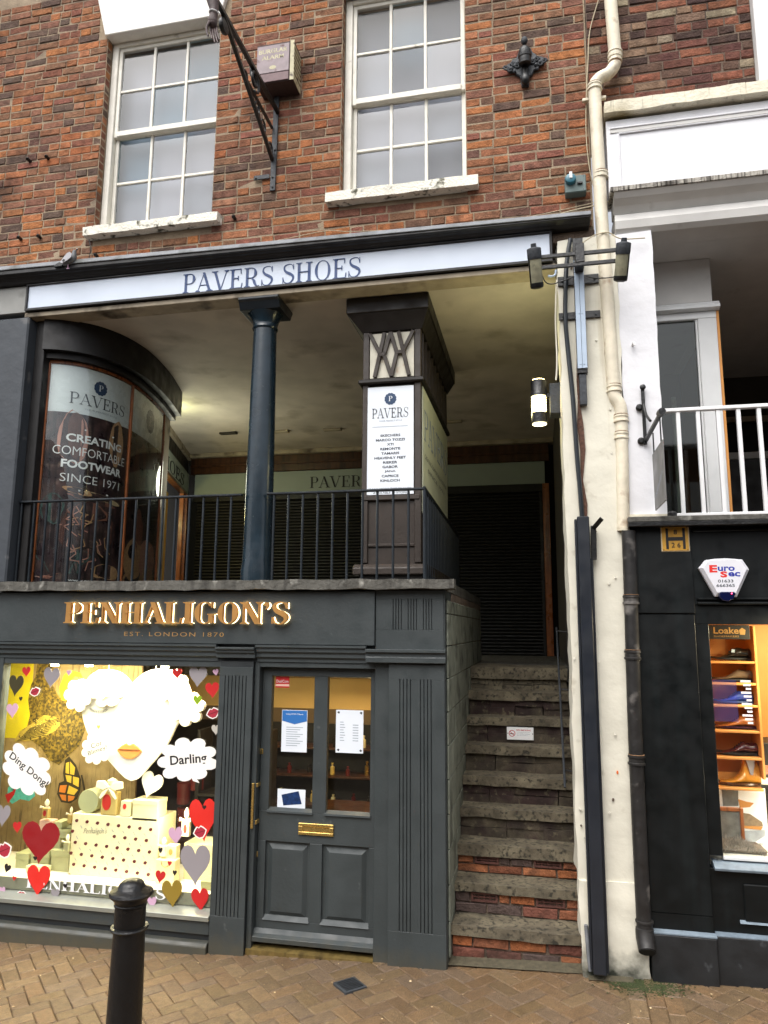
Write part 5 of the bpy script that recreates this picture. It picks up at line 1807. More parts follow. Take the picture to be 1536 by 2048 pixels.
small_bottle(92, 1636, .14, .055, .26, 'small bottle with red oval label on the pink perfume carton', None, M['red_label'])
small_bottle(141, 1646, .12, .035, .30, 'slim amber perfume bottle left of the round tin', M['perfume'])
small_bottle(134, 1702, .12, .045, .20, 'clear perfume bottle between the dark red heart and the patterned box', M['box_green'])
q = at(134, 1655, .3)
MB().lathe([(.062, -.02), (.062, .0), (.058, .0), (.055, -.02)], (q.x, .3, q.z), 24).lathe([(.058, -.06), (.058, -.021)], (q.x, .3, q.z), 24).build('round_tin', M['box_green'], None, smooth=True, label='flat yellow green round box left of the patterned gift box', cat='round box')
# right group
small_bottle(372, 1672, .20, .06, .26, 'tall white bottle left of the right red heart', M['ribbon'], M['red_label'])
small_bottle(327, 1712, .13, .05, .2, 'white bottle at the right side of the patterned gift box', M['ribbon'])
c2 = carton('pink_carton', 331, 353, 1692, 1722, .2, .06, M['box_cream'], 'cream carton with pink oval label left of the largest grey heart', 'carton', False)
q = at(341, 1704, .198)
MB().prism([(q.x + .016 * math.cos(t * .5), q.z + .022 * math.sin(t * .5)) for t in range(12)], .1975, .1995).build('carton_label', M['lips_orange'], c2)
carton('gift_box', 366, 430, 1690, 1765, .3, .2, M['box_cream'], 'cream box behind the largest grey heart')
carton('gift_box', 400, 440, 1765, 1812, .12, .12, M['box_green'], 'low green box behind the bottom right red heart')
a, b_ = at(310, 1768, .16), at(350, 1722, .16)
GBG = empty('gift_bag', ((a.x + b_.x) / 2, .2, a.z), 'small cream gift bag with rope handle right of the patterned gift box', 'gift bag')
MB().box(a.x, b_.x, .16, .24, a.z, b_.z).build('bag_body', M['box_cream'], GBG, .002)
hz = b_.z
MB().tube([(a.x + .04, .158, hz - .01), (a.x + .05, .155, hz - .035), ((a.x + b_.x) / 2, .153, hz - .045), (b_.x - .05, .155, hz - .035), (b_.x - .04, .158, hz - .01)], .003, 8).build('bag_handle', M['brass'], GBG, smooth=True)
# dark red boxes deeper in the shop
for k, (px, py0, py1) in enumerate(((363, 1568, 1608), (363, 1618, 1660), (390, 1545, 1580))):
    a, b_ = at(px - 13, py1, .8), at(px + 13, py0, .8)
    c_ = (a.x + b_.x) / 2
    MB().lathe([((b_.x - a.x) / 2, 0), ((b_.x - a.x) / 2, (b_.z - a.z) * .8), ((b_.x - a.x) / 2 + .004, (b_.z - a.z) * .8), ((b_.x - a.x) / 2 + .004, b_.z - a.z)], (c_, .84, a.z), 20).build('red_canister', M['red_tin'], None, smooth=True,
        label=['dark red canister on the upper shelf right of the paper heart', 'dark red canister on the lower shelf right of the paper heart', 'dark red canister behind the Darling speech bubble'][k], cat='canister')
SH = empty('display_shelf_unit', (-2.55, .9, .03), 'dark shelf unit inside the shop behind the right side of the window', 'shelf unit')
for py in (1610, 1662, 1582):
    z = at(363, py, .8).z
    MB().box(-2.75, -2.2, .76, 1.0, z - .022, z - .002).build('shelf', M['shelf_dark'], SH)
MB().box(-2.78, -2.752, .76, 1.0, .03, 1.3).box(-2.2, -2.17, .76, 1.0, .03, 1.3).build('shelf_upright', M['shelf_dark'], SH)

# notices in the door
def notice(name, px0, py0, px1, py1, m, lab, Y=DY + .0245):
    a, b_ = at(px0, py1, Y), at(px1, py0, Y)
    N_ = empty(name, ((a.x + b_.x) / 2, Y, a.z), lab, 'notice')
    MB().box(a.x, b_.x, Y, Y + .001, a.z, b_.z).build('sheet', m, N_)
    return N_, a.x, b_.x, a.z, b_.z, Y
blue = mat('blue_print', '2a6ab0', .5)
N1, x0, x1, z0, z1, Y_ = notice('covid_notice', 562, 1421, 615, 1503, M['white_board'], 'white notice with a blue arrow header in the left door pane')
h = z1 - z0
MB().prism([(x0 + .003, z1 - .003), (x1 - .003, z1 - .003), (x1 - .003, z1 - h * .26), ((x0 + x1) / 2, z1 - h * .34), (x0 + .003, z1 - h * .26)], Y_ - .001, Y_ - .0002).build('header', blue, N1)
text('Staying COVID-19 Secure', x0 + .03, x1 - .03, z1 - .035, z1 - .022, Y_ - .0015, M['white_ink'], N1, 'notice_heading')
lmb = MB()
for k in range(9):
    lmb.box(x0 + .035, x1 - .03 - (k % 3) * .02, Y_ - .0008, Y_ - .0002, z1 - h * .42 - k * .0155, z1 - h * .42 - k * .0155 + .004)
lmb.build('print_lines', M['ink_light'], N1, kind='stuff')
N2, x0, x1, z0, z1, Y_ = notice('opening_times_notice', 671, 1421, 727, 1505, M['white_board'], 'white opening times notice with corner ornaments in the right door pane')
for cxx, czz in ((x0 + .018, z1 - .018), (x1 - .018, z1 - .018), (x0 + .018, z0 + .018), (x1 - .018, z0 + .018)):
    MB().prism([(cxx - .01, czz), (cxx, czz + .009), (cxx + .01, czz + .004), (cxx + .004, czz - .01), (cxx - .003, czz - .004)], Y_ - .0008, Y_ - .0002).build('corner_ornament', M['ink'], N2)
lmb = MB()
for k in range(8):
    z = z1 - .085 - k * .0175
    lmb.box(x0 + .03, x0 + .055 + (k % 3) * .006, Y_ - .0008, Y_ - .0002, z, z + .0045)
    if k: lmb.box(x1 - .075, x1 - .035, Y_ - .0008, Y_ - .0002, z, z + .0045)
lmb.build('print_lines', M['ink_light'], N2, kind='stuff')
N3, x0, x1, z0, z1, Y_ = notice('gift_card_poster', 554, 1580, 611, 1625, M['white_board'], 'small blue and white gift card poster at the bottom of the left door pane')
MB().box(x0, x1, Y_ - .0008, Y_ - .0002, z0, z0 + .035).build('footer', mat('cyan_print', '1f9ad0', .5), N3)
text('GIFT CARD', x0 + .01, (x0 + x1) / 2, z0 + .01, z0 + .024, Y_ - .0015, M['white_ink'], N3, 'poster_lettering')
MB().prism([(x0 + .03, z0 + .12), (x1 - .05, z1 - .01), (x1 - .025, z0 + .065), (x0 + .045, z0 + .05)], Y_ - .0012, Y_ - .0004).build('card', mat('dark_blue_card', '14305c', .35, var=.5, scale=30), N3)
N4, x0, x1, z0, z1, Y_ = notice('alarm_sticker', 551, 1353, 579, 1375, M['h_red'], 'small red DualCom sticker in the top corner of the left door pane')
text('DualCom', x0 + .006, x1 - .006, z0 + .035, z0 + .055, Y_ - .001, M['white_ink'], N4, 'sticker_lettering')
box('stripe', M['pink_label'], N4, x0, x1, Y_ - .0008, Y_ - .0002, z0 + .01, z0 + .025, 0)

# ================================================================== STAIRCASE
ST = empty('stone_staircase', (-0.2, 0.1, 0.05), 'steep worn stone steps with brick risers climbing to the gallery', 'staircase')
RS, GO, Y0, H0 = 0.195, 0.2, 0.05, 0.05
SX0, SX1 = -0.604, 0.232
STB = brick_variants(['7c4c36', '6a4234', '5c3e36', '88502f', '524540', '8c5838', '604a42'], 12, seed=9, rough=0.003, zh=0.069, m='step_brick')
srnd = random.Random(21)
VENT = mat('terracotta_vent', '54332b', 0.85, var=0.25, scale=20, bump=0.5)
for i in range(1, 10):
    zt = H0 + RS * i
    yf = Y0 + GO * (i - 1)
    th = (0.062, 0.055, 0.075, 0.06, 0.07, 0.065, 0.06, 0.07, 0.1)[i - 1]
    dep = GO + 0.06 if i < 9 else 0.6
    rough_box('tread', M['tread'], ST, SX0, SX1, yf, yf + dep, zt - th, zt, 0.0042, 0.06, i)
    zb_ = zt - RS
    if i <= 3:
        box('riser_bed', M['mortar_dark'], ST, SX0, SX1, yf + 0.042, yf + 0.12, zb_ - 0.08, zt - th, 0)
        zbase = zb_ + 0.002 if i > 1 else ground(-0.2) - 0.01
        rows = 2
        ch = (zt - th - zbase) / rows
        for r in range(rows):
            x = SX0 + 0.004
            vents = []
            if i > 1 and r == 1: vents = [(-0.50, -0.31), (-0.07, 0.13)] if i == 2 else [(-0.49, -0.31), (-0.08, 0.12)]
            x = SX0 - (0.1 if r else 0.02)
            while x < SX1 - 0.01:
                xa, xb = max(x, SX0), min(x + 0.235, SX1)
                cut = [(xa, xb)]
                for va, vb in vents:
                    cut = [s for c0_, c1_ in cut for s in ((c0_, min(c1_, va)), (max(c0_, vb), c1_)) if s[1] - s[0] > 0.03]
                for c0_, c1_ in cut:
                    o = bpy.data.objects.new('brick', srnd.choice(STB)[3])
                    place(o, ST)
                    o.location = ((c0_ + c1_) / 2, yf + 0.026 + srnd.uniform(-.006, .006), zbase + ch * (r + .5))
                    o.scale = (c1_ - c0_ - 0.012, 1, (ch - 0.010) / 0.069)
                    o.rotation_euler = (0, srnd.uniform(-.012, .012), 0)
                x += 0.235
            for va, vb in vents:
                z0, z1 = zbase + ch * r + 0.005, zbase + ch * (r + 1) - 0.005
                vm = MB()
                vm.box(va + .006, vb - .006, yf + .022, yf + .05, z0, z0 + .012).box(va + .006, vb - .006, yf + .022, yf + .05, z1 - .012, z1)
                vm.box(va + .006, va + .02, yf + .022, yf + .05, z0 + .012, z1 - .012).box(vb - .02, vb - .006, yf + .022, yf + .05, z0 + .012, z1 - .012)
                zc = (z0 + z1) / 2
                vm.box(va + .02, vb - .02, yf + .026, yf + .05, zc - .003, zc + .003)
                for k in range(1, 4):
                    xx = va + .02 + (vb - va - .04) * k / 4
                    vm.box(xx - .003, xx + .003, yf + .0262, yf + .05, zc + .003, z1 - .012).box(xx - .003, xx + .003, yf + .0262, yf + .05, z0 + .012, zc - .003)
                VB = vm.build('vent_brick', VENT, ST)
                box('vent_void', M['dark_void'], VB, va + .015, vb - .015, yf + .046, yf + .052, z0 + .008, z1 - .008, 0)
    else:
        x = SX0
        while x < SX1 - 0.01:
            x2 = min(SX1, x + srnd.uniform(0.16, 0.34))
            if SX1 - x2 < 0.1: x2 = SX1
            zc = zb_ + (zt - th - zb_) * srnd.uniform(.45, .6)
            for k, (za, zb3) in enumerate(((zb_ - 0.02, zc), (zc, zt - th + 0.003))):
                rough_box('riser_stone', M['riser'] if i < 9 else M['tread'], ST, x + .0012, x2 - .0012,
                          yf + 0.022 + srnd.uniform(0, .012), yf + 0.14, za + .0012, zb3 - .0012, 0.005, 0.05, srnd.randrange(50))
            x = x2
q = at(1040, 1468, Y0 + GO * 6 + 0.02)
yy = Y0 + GO * 6 + 0.012
a, b_ = at(1014, 1479, yy), at(1067, 1455, yy)
NS = empty('no_smoking_sign', ((a.x + b_.x) / 2, yy, a.z), 'small white no smoking sign fixed to a stair riser', 'sign')
MB().box(a.x, b_.x, yy - .006, yy, a.z, b_.z).build('plate', M['white_ink'], NS, .003)
cx_, cz_ = a.x + .042, (a.z + b_.z) / 2
ring = MB()
for k in range(24):
    t0, t1 = 2 * math.pi * k / 24, 2 * math.pi * (k + 1) / 24
    ring.add([(cx_ + r * math.cos(t), yy - .0065, cz_ + r * math.sin(t)) for r, t in ((.026, t0), (.026, t1), (.021, t1), (.021, t0))], [(0, 1, 2, 3)])
ring.rod((cx_ - .017, yy - .0068, cz_ + .017), (cx_ + .017, yy - .0068, cz_ - .017), .005, .0004)
ring.build('red_ring', M['h_red'], NS)
MB().rod((cx_ - .016, yy - .0062, cz_ - .003), (cx_ + .014, yy - .0062, cz_ - .003), .006, .0004).build('cigarette', M['ink_black'], NS)
text('NO SMOKING', a.x + .078, b_.x - .022, b_.z - .03, b_.z - .018, yy - .0064, M['h_red'], NS, 'lettering', bold=.02)
for k, t_ in enumerate(('It is against the law', 'to smoke in these', 'premises')):
    text(t_, a.x + .085, b_.x - .03 - (.02 if k == 2 else 0), b_.z - .045 - k * .012, b_.z - .038 - k * .012, yy - .0064, M['ink_light'], NS, 'lettering')
for x in (a.x + .008, b_.x - .008):
    MB().lathe([(.004, 0), (.003, .002)], (x, yy - .006, cz_), 10, Vector((0, -1, 0))).build('screw', M['ink_black'], NS)
# flank of painted blocks left of the steps
BW_ = empty('block_flank_wall', (-0.62, 0.9, 0), 'mossy grey painted block wall along the left side of the steps', 'wall')
box('wall_core', M['mortar_dark'], BW_, -0.655, -0.612, 0.305, 3.0, 0.0, 2.39, 0)
z = 0.06
r = 0
while z < 2.30:
    y = 0.0 - (0.22 if r % 2 else 0)
    while y < 2.9:
        ya, yb_ = max(y, 0.002), min(y + 0.44, 2.95)
        if yb_ - ya > 0.04:
            zt = min(z + 0.218, 2.335)
            MB().box(-0.6175, -0.604 + srnd.uniform(-.003, .002), ya + .003, yb_ - .003, z + .003, zt - .003).build('block', M['block'], BW_, .004)
        y += 0.44
    z += 0.218
    r += 1
# handrail
HR = empty('stair_handrail', (0.18, 0.9, 1.2), 'thin metal handrail on the right side wall of the steps', 'handrail')
p0, p1_ = at(1130, 1575, X=0.16), at(1113, 1255, X=0.16)
MB().tube([(p0.x, p0.y, p0.z), (p1_.x, p1_.y, p1_.z)], .009, 8).build('rail', M['iron_dull'], HR, smooth=True)
for (px, py) in ((1128, 1540), (1122, 1378), (1114, 1262)):
    q = at(px, py, X=0.16)
    MB().tube([(q.x, q.y, q.z), (0.245, q.y, q.z - .01)], .006, 8).build('rail_bracket', M['iron'], HR, smooth=True)

# ================================================================== PIERS
PW = empty('cream_pier', (0.4, 0.1, 0), 'cream rendered pier right of the steps, flaking and mossy at its foot', 'pier')
rough_box('render', M['pier_white'], PW, 0.200, 0.605, -0.03, 0.36, 0.60, 4.895, 0.007, 0.07, 3)
rough_box('render_base', M['pier_white'], PW, 0.205, 0.607, -0.048, 0.36, -0.02, 0.605, 0.008, 0.05, 5)
scar = MB()
pts = [(1158, 700), (1160, 760), (1157, 800), (1161, 850), (1166, 900), (1164, 960), (1168, 1010), (1170, 1060), (1172, 1120)]
L1, L2 = [], []
for k, (px, py) in enumerate(pts):
    q = at(px, py, -.036)
    wv = .016 + .010 * math.sin(k * 2.3)
    L1.append((q.x - wv, q.z)); L2.append((q.x + wv * .9, q.z))
scar.prism(L1 + L2[::-1], -.041, -.03).build('exposed_brick_scar', mat('scar_brick', '5a4034', .95, var=.4, scale=30, bump=1), PW)
rr = random.Random(14)
for k in range(26):          # scabs where the paint has come away
    px, py = rr.uniform(1120, 1235), rr.uniform(500, 1700)
    q = at(px, py, -.038)
    if not (0.215 < q.x < 0.58): continue
    pts = [(q.x + rr.uniform(.3, 1) * .011 * math.cos(t), q.z + rr.uniform(.3, 1) * .012 * math.sin(t)) for t in [2 * math.pi * j / 7 for j in range(7)]]
    MB().prism(pts, -.0405, -.034).build('paint_scab', M['sill'] if k % 3 else M['mortar_dark'], PW)
q = at(1235, 1545, -.04)
MB().prism([(q.x + .006 * math.cos(t), q.z + .011 * math.sin(t)) for t in [k * .6 for k in range(10)]], -.0415, -.034).build('orange_spot', mat('orange_paint_spot', 'd86a20', .6), PW)

TR = empty('black_cable_trunking', (0.32, -0.08, 0.1), 'tall black cable trunking running up the cream pier', 'trunking')
MB().box(0.268, 0.345, -.125, -.05, 0.10, 2.875).build('casing', M['trunk'], TR, .006)
MB().box(0.252, 0.266, -.10, -.05, 0.12, 2.86).build('side_lip', M['trunk'], TR, .002)
MB().box(0.347, 0.362, -.085, -.05, 0.10, 2.60).build('side_lip', M['trunk'], TR, .002)
a = at(1185, 1110, -.09); b_ = at(1183, 1045, -.09); c_ = at(1203, 1038, -.14)
mb = MB()
mb.rod((a.x + .01, -.07, a.z - .03), (b_.x + .012, -.07, b_.z - .02), .035, .03).rod((b_.x + .01, -.08, b_.z - .04), (c_.x, -.16, c_.z), .03, .012)
mb.build('top_bracket', M['iron'], TR, .002, kind=None)
MB().tube([at(1172, 1850, -.07), at(1176, 1900, -.07), at(1181, 1942, -.08)], .012, 10).build('grey_conduit', M['lead'], None, smooth=True, label='short grey conduit stub at the foot of the steps beside the black trunking', cat='conduit')
q = []
for px, py in ((1141, 478), (1134, 520), (1131, 580), (1131, 640), (1136, 700), (1146, 800), (1153, 900), (1160, 980), (1165, 1045)):
    p = at(px, py, -.06 if py > 650 else -.075)
    q.append((p.x, p.y, p.z))
MB().tube(bez(q, 5), .0155, 8).build('black_cable', M['railing'], None, smooth=True, label='thick black cable bending down the cream pier into the trunking', cat='cable')

# cream drainpipe
PP = empty('cream_drainpipe', (0.58, -.06, 2.9), 'cream painted drainpipe with a swan neck bend running down between the two buildings', 'drainpipe')


def pl(pts, Y=-.03):
    out = []
    for px, py in pts:
        p = at(px, py, Y)
        out.append(Vector((p.x, p.y, p.z)))
    return out


def pipe(name, pts, r, m, parent, smooth_pts=True):
    c_ = bez([tuple(p) for p in pts], 6) if smooth_pts and len(pts) > 2 else pts
    return MB().tube(c_, r, 20).build(name, m, parent, smooth=True)


def collar(p, q, r, m, parent, L=.05):
    d = (Vector(q) - Vector(p)).normalized()
    MB().lathe([(r, -L / 2), (r + .007, -L / 2 + .004), (r + .007, -L / 2 + .014), (r + .002, -L / 2 + .018), (r + .002, L / 2 - .018), (r + .008, L / 2 - .014), (r + .008, L / 2 - .003), (r, L / 2)], p, 24, d).build('collar', m, parent, smooth=True)
    MB().lathe([(r + .004, -.0015), (r + .0045, .0), (r + .004, .0015)], Vector(p) - d * (L / 2 + .003), 20, d).build('rust_ring', M['rust_ring'], parent)


PY = -.03
pipe('upper_pipe', pl([(1216, -60), (1230, 108)], PY), .046, M['pipe'], PP, False)
pipe('swan_neck', pl([(1230, 105), (1230, 128), (1218, 146), (1200, 156), (1190, 168), (1189, 185)], PY), .044, M['pipe'], PP)
pipe('middle_pipe', pl([(1189, 180), (1202, 420)], PY), .045, M['pipe'], PP, False)
pipe('middle_pipe', pl([(1202, 420), (1227, 775)], PY), .045, M['pipe'], PP, False)
pipe('bend', pl([(1227, 770), (1229, 792), (1240, 812), (1243, 835)], PY), .042, M['pipe'], PP)
pipe('lower_pipe', pl([(1243, 832), (1247, 1062)], PY), .041, M['pipe'], PP, False)
for (px, py), (px2, py2), r in (((1230, 110), (1230, 80), .046), ((1230, 120), (1230, 90), .044), ((1189, 176), (1190, 200), .046), ((1201, 352), (1202, 380), .046), ((1228, 778), (1229, 800), .043), ((1242, 838), (1243, 860), .043), ((1243, 872), (1243, 900), .040)):
    a, b_ = pl([(px, py), (px2, py2)], PY)
    collar(a, b_, r, M['pipe'], PP)
for px, py in ((1189, 190), (1247, 1050)):
    p = at(px, py, PY)
    MB().box(p.x - .085, p.x + .085, 0.0, .03, p.z - .012, p.z + .012).build('pipe_bracket', M['pipe'], PP, .003)
BP = empty('black_downpipe', (0.6, -.06, 0.3), 'grimy black downpipe between the cream pier and the dark shop front', 'drainpipe')
bp = [(1257, 1062), (1262, 1200), (1268, 1400), (1276, 1600), (1286, 1810), (1289, 1858)]
pipe('pipe', pl(bp, -.06), .044, M['black_pipe'], BP)
for (u, v) in ((bp[1], bp[2]), ((1265, 1310), (1268, 1400)), ((1273, 1520), (1274, 1560)), ((1289, 1850), (1288, 1820))):
    a, b_ = pl([u, v], -.06)
    collar(a, b_, .045, M['black_pipe'], BP, .06)
a = at(1289, 1868, -.06)
MB().tube([(a.x, -.06, a.z + .03), (a.x + .002, -.07, a.z - .02), (a.x + .004, -.12, a.z - .075)], [.052, .054, .05], 16).build('shoe', M['black_pipe'], BP, smooth=True)
MB().lathe([(.044, 0), (.044, .003)], (a.x + .004, -.1215, a.z - .0765), 16, Vector((0, -.67, -.74))).build('shoe_mouth', M['dark_void'], BP)

# ================================================================== FLOODLIGHT BRACKET
FB = empty('floodlight_bracket', (0.31, -.1, 3.9), 'black post with crossbars carrying two tube floodlights on the cream pier', 'floodlight bracket')
a, b_ = at(1151, 520, -.11), at(1168, 736, -.11)
xc = (at(1160, 600, -.11).x)
MB().box(xc - .034, xc + .034, -.10, -.05, b_.z - .03, a.z + .17).build('post', M['iron'], FB, .002)
for k in (-1, 1):
    MB().box(xc + (.001 if k > 0 else -.032), xc + (.032 if k > 0 else -.001), -.112, -.1005, b_.z, a.z).build('cover_strip', M['tray'], FB, .0015)
    for z in (a.z - .03, (a.z + b_.z) / 2, b_.z + .03):
        MB().lathe([(.005, 0), (.004, .004)], (xc + k * .011, -.112, z), 10, Vector((0, -1, 0))).build('rivet', M['tray'], FB)
MB().box(xc - .024, xc + .024, -.09, -.04, at(1160, 810, -.08).z, b_.z - .032).build('grey_conduit_box', M['iron_dull'], FB, .003)
for (x0, x1, y0, y1) in ((1116, 1197, 543, 578), (1118, 1200, 616, 646)):
    p, q = at(x0, y1, -.045), at(x1, y0, -.045)
    MB().box(p.x, q.x, -.048, -.036, p.z + .02, q.z - .015).build('mounting_plate', M['iron'], FB, .002)
    for x in (p.x + .03, q.x - .03): MB().lathe([(.009, 0), (.008, .006), (.003, .008)], (x, -.048, (p.z + q.z) / 2), 8, Vector((0, -1, 0))).build('bolt', M['iron_dull'], FB)
LY = -.25
for (ya, yb_) in ((508, 498), (530, 519)):
    p, q = at(1078, ya + 8, LY), at(1243, yb_ + 0, LY)
    MB().box(p.x, q.x, LY - .01, LY + .01, (p.z + q.z) / 2 - .012, (p.z + q.z) / 2 + .012).build('crossbar', M['iron'], FB, .001)
p = at(1160, 505, LY)
MB().box(xc - .03, xc + .03, LY - .015, -.05, p.z - .075, p.z + .06).build('post_head', M['iron'], FB, .003)
beige = mat('weathered_beige_lamp_body', '8f8c74', .6, var=.2, scale=14, stains=('4a4a3c', 16, .6, .75))
for (x0, y0, x1, y1) in ((1068, 503, 1074, 572), (1247, 492, 1241, 558)):
    p, q = at(x0, y0, LY - .06), at(x1, y1, LY + .03)
    FL = empty('x', (0, 0, 0)) if False else None
    d = (Vector(p) - Vector(q)).normalized()
    body = MB().lathe([(.041, 0), (.043, .01), (.043, (p - q).length - .01), (.041, (p - q).length)], q, 24, d).build('floodlight', beige, FB, smooth=True)
    MB().lathe([(.046, -.012), (.048, 0), (.048, .055), (.045, .06), (.02, .068), (.018, .09), (.012, .092)], p - d * .04, 24, d).build('end_cap', M['iron_dull'], body, smooth=True)
    MB().lathe([(.02, -.02), (.043, -.012), (.046, 0), (.046, .02)], q, 24, d).build('end_cap', M['iron'], body, smooth=True)
    side = Vector((1 if x0 > 1150 else -1, 0, 0))
    MB().rod(q + side * .036 + d * .01, p + side * .036 - d * .03, .016, .05).build('reflector_edge', M['iron'], body)
for pts, Y_ in (([(1085, 553), (1092, 565), (1105, 568), (1125, 562), (1148, 553)], -.15), ([(1228, 554), (1210, 556), (1190, 556), (1172, 553)], -.15)):
    MB().tube(bez([tuple(at(x, y, Y_)) for x, y in pts], 5), .004, 6).build('lamp_flex', M['iron'], FB, smooth=True)

# wall lantern (lit)
LX, LYY = at(1078, 808, .16).x, .16
zt_, zb2 = at(1078, 764, .16).z, at(1080, 848, .16).z
WL = empty('wall_lantern', (LX, LYY, zb2), 'lit black cylindrical wall lantern with glowing glass band right of the display pillar', 'wall light')
rL = .056
Hh = zt_ - zb2
MB().lathe([(rL, 0), (rL, .0), (rL, Hh * .24), (rL * .94, Hh * .24)], (LX, LYY, zb2 + .004), 28).build('lower_shade', M['iron'], WL, smooth=True)
MB().lathe([(rL * .9, Hh * .24), (rL * .9, Hh * .62)], (LX, LYY, zb2 + .005), 28).build('glass_band', emit_mat('lantern_glow', 'ffeeb0', 9), WL, smooth=True)
for k in range(6):
    zk = zb2 + Hh * (.27 + k * .062)
    MB().lathe([(rL * .98, -.002), (rL * .99, .0), (rL * .98, .002)], (LX, LYY, zk), 28).build('wire_ring', M['brass'], WL)
MB().lathe([(rL * 1.08, Hh * .62), (rL * 1.08, Hh * .70), (rL, Hh * .72), (rL, Hh)], (LX, LYY, zb2 + .006), 28).build('upper_shade', M['iron'], WL, smooth=True)
MB().lathe([(rL * .88, -.001), (rL * .88, .003)], (LX, LYY, zb2 - .003), 28).build('bottom_lens', emit_mat('lens_glow', 'fff2c0', 4), WL, smooth=True)
MB().lathe([(rL * .88, -.001), (rL * .88, .003)], (LX, LYY, zt_ + .008), 28).build('top_lens', emit_mat('lens_glow_top', 'ffeaa0', 16), WL, smooth=True)
MB().box(LX + rL + .02, 0.2, LYY - .02, LYY + .12, zb2 + Hh * .22, zt_ - .02).build('backplate', M['iron_dull'], WL, .004)
MB().box(LX + rL * .8, LX + rL + .021, LYY - .012, LYY + .03, zb2 + Hh * .62, zb2 + Hh * .7).build('lamp_arm', M['iron'], WL)
lamp('lantern_uplight', 'SPOT', (LX, LYY, zt_ + .03), 4, .04, (.95, .95, .5), (LX - .25, LYY + .5, 4.7), 150)
lamp('lantern_glow_light', 'POINT', (LX - .12, LYY + .10, zb2 + Hh * .45), 2, .06, (1, .93, .5))
# second fitting deep in the gallery, above the lit doorway behind the bow window
gl = Vector((-4.20, 2.46, 4.55))
GLT = empty('gallery_ceiling_lamp', tuple(gl), 'round ceiling lamp lighting the gallery behind the bow window', 'ceiling lamp')
MB().lathe([(.12, 0), (.12, .03), (.1, .05), (.1, .14)], gl, 24).build('lamp_bowl', emit_mat('bowl_glow', 'f4ffb0', 8), GLT, smooth=True)
lamp('gallery_lamp_light', 'POINT', tuple(gl + Vector((.16, .2, -.75))), 17, .3, (1, 1, .8))
lamp('doorway_light', 'POINT', (-4.9, 3.5, 3.7), 7, .1, (1, .85, .35))

# ================================================================== RIGHT BUILDING
B = empty('right_building', (1.5, 0.1, 0), 'brick and white painted building with an open balcony gallery on the right', 'building')
VB_ = brick_variants(PAL_B, 30, seed=17)
hb_ = [(at(1507, 90, .05).x, 2.6, 5.895, 9)]
plate(MB(), 0.475, 3.4, 5.80, 8.6, BY + .009, BY + .35, [(hb_[0][0] + .02, 2.6, 5.895, 8.5)]).build('wall', M['mortar_dark'], B)
brickwork(B, 0.475, 3.0, 5.90, 7.75, BY + .002, hb_, VB_, limit=300, course=.0735, seed=12)
wx = hb_[0][0]
wm = MB().box(wx, wx + .12, -.01, .14, 5.895, 8.6)
WB = wm.build('window', M['white_frame'], B, .004, label='white window surround at the upper right edge')
box('frame_rail', M['white_frame'], WB, wx + .12, wx + .9, .0, .14, 5.895, 5.97)
box('frame_rail', M['white_frame'], WB, wx + .12, wx + .9, .01, .12, 6.28, 6.33)
box('pane', M['glass_old'], WB, wx + .12, wx + .9, .06, .065, 5.97, 8.5, 0)
box('blind', M['blind'], WB, wx + .10, wx + .9, .14, .15, 5.95, 8.5, 0)
rough_box('string_course', M['string'], B, .565, 1.50, -.10, .1, 5.80, 5.888, .004, .05, 2)
rough_box('string_course', M['string'], B, 1.506, 3.4, -.10, .1, 5.80, 5.890, .004, .05, 9)
box('fascia_board', M['pier_bright'], B, .575, 3.4, -.04, .2, 5.205, 5.775, .003)
fm = MB()
fm.box(.60, 3.3, -.052, -.041, 5.70, 5.712).box(.655, 3.3, -.052, -.041, 5.655, 5.663).box(.66, 3.3, -.052, -.041, 5.235, 5.243).box(.655, .663, -.052, -.041, 5.2435, 5.6545)
for k, (x0, x1, z0, z1) in enumerate(((.60, 3.3, 5.70, 5.712), (.655, 3.3, 5.655, 5.663), (.66, 3.3, 5.235, 5.243), (.655, .663, 5.2435, 5.6545))):
    box('fascia_bead', M['pier_bright'], B, x0, x1, -.054, -.041, z0, z1, .002)
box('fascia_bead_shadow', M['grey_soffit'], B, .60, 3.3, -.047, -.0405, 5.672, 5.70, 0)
MB().prism_yz([(-.13, 5.165), (-.13, 5.20), (-.035, 5.204), (.1, 5.204), (.1, 5.165)], .575, 3.4).build('drip_edge', M['drip'], B, .002)
MB().prism_yz([(-.12, 5.163), (.0, 5.163), (.1, 5.163), (.1, 5.06), (.0, 5.06), (-.04, 5.10), (-.09, 5.13)], .60, 3.4).build('soffit_cove', M['grey_soffit'], B)
MB().prism_yz([(.0, 5.058), (.2, 5.058), (.2, 4.90), (-.0, 4.90), (-.035, 4.93), (-.045, 4.985), (-.02, 5.04)], .607, 3.4).build('beam', M['grey_soffit'], B, .002)
rough_box('white_pier', M['pier_bright'], B, .607, .848, -.022, .4, 2.87, 4.90, .005, .08, 12)
rough_box('pier_foot', M['string'], B, .607, .90, -.04, .3, 2.845, 2.89, .004, .05, 13)
box('gallery_ceiling', M['grey_soffit'], B, .6, 3.6, .2, 3.4, 4.90, 5.0, 0)
box('bulkhead', M['grey_soffit'], B, .6, 1.33, .46, 3.2, 4.555, 4.898, .004)
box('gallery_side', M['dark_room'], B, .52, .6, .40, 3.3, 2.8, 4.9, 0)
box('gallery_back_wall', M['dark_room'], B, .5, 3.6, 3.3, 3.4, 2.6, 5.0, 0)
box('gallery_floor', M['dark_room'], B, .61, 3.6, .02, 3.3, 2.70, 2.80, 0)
box('far_side_wall', M['dark_room'], B, 3.5, 3.6, .1, 3.3, 2.8, 5.0, 0)
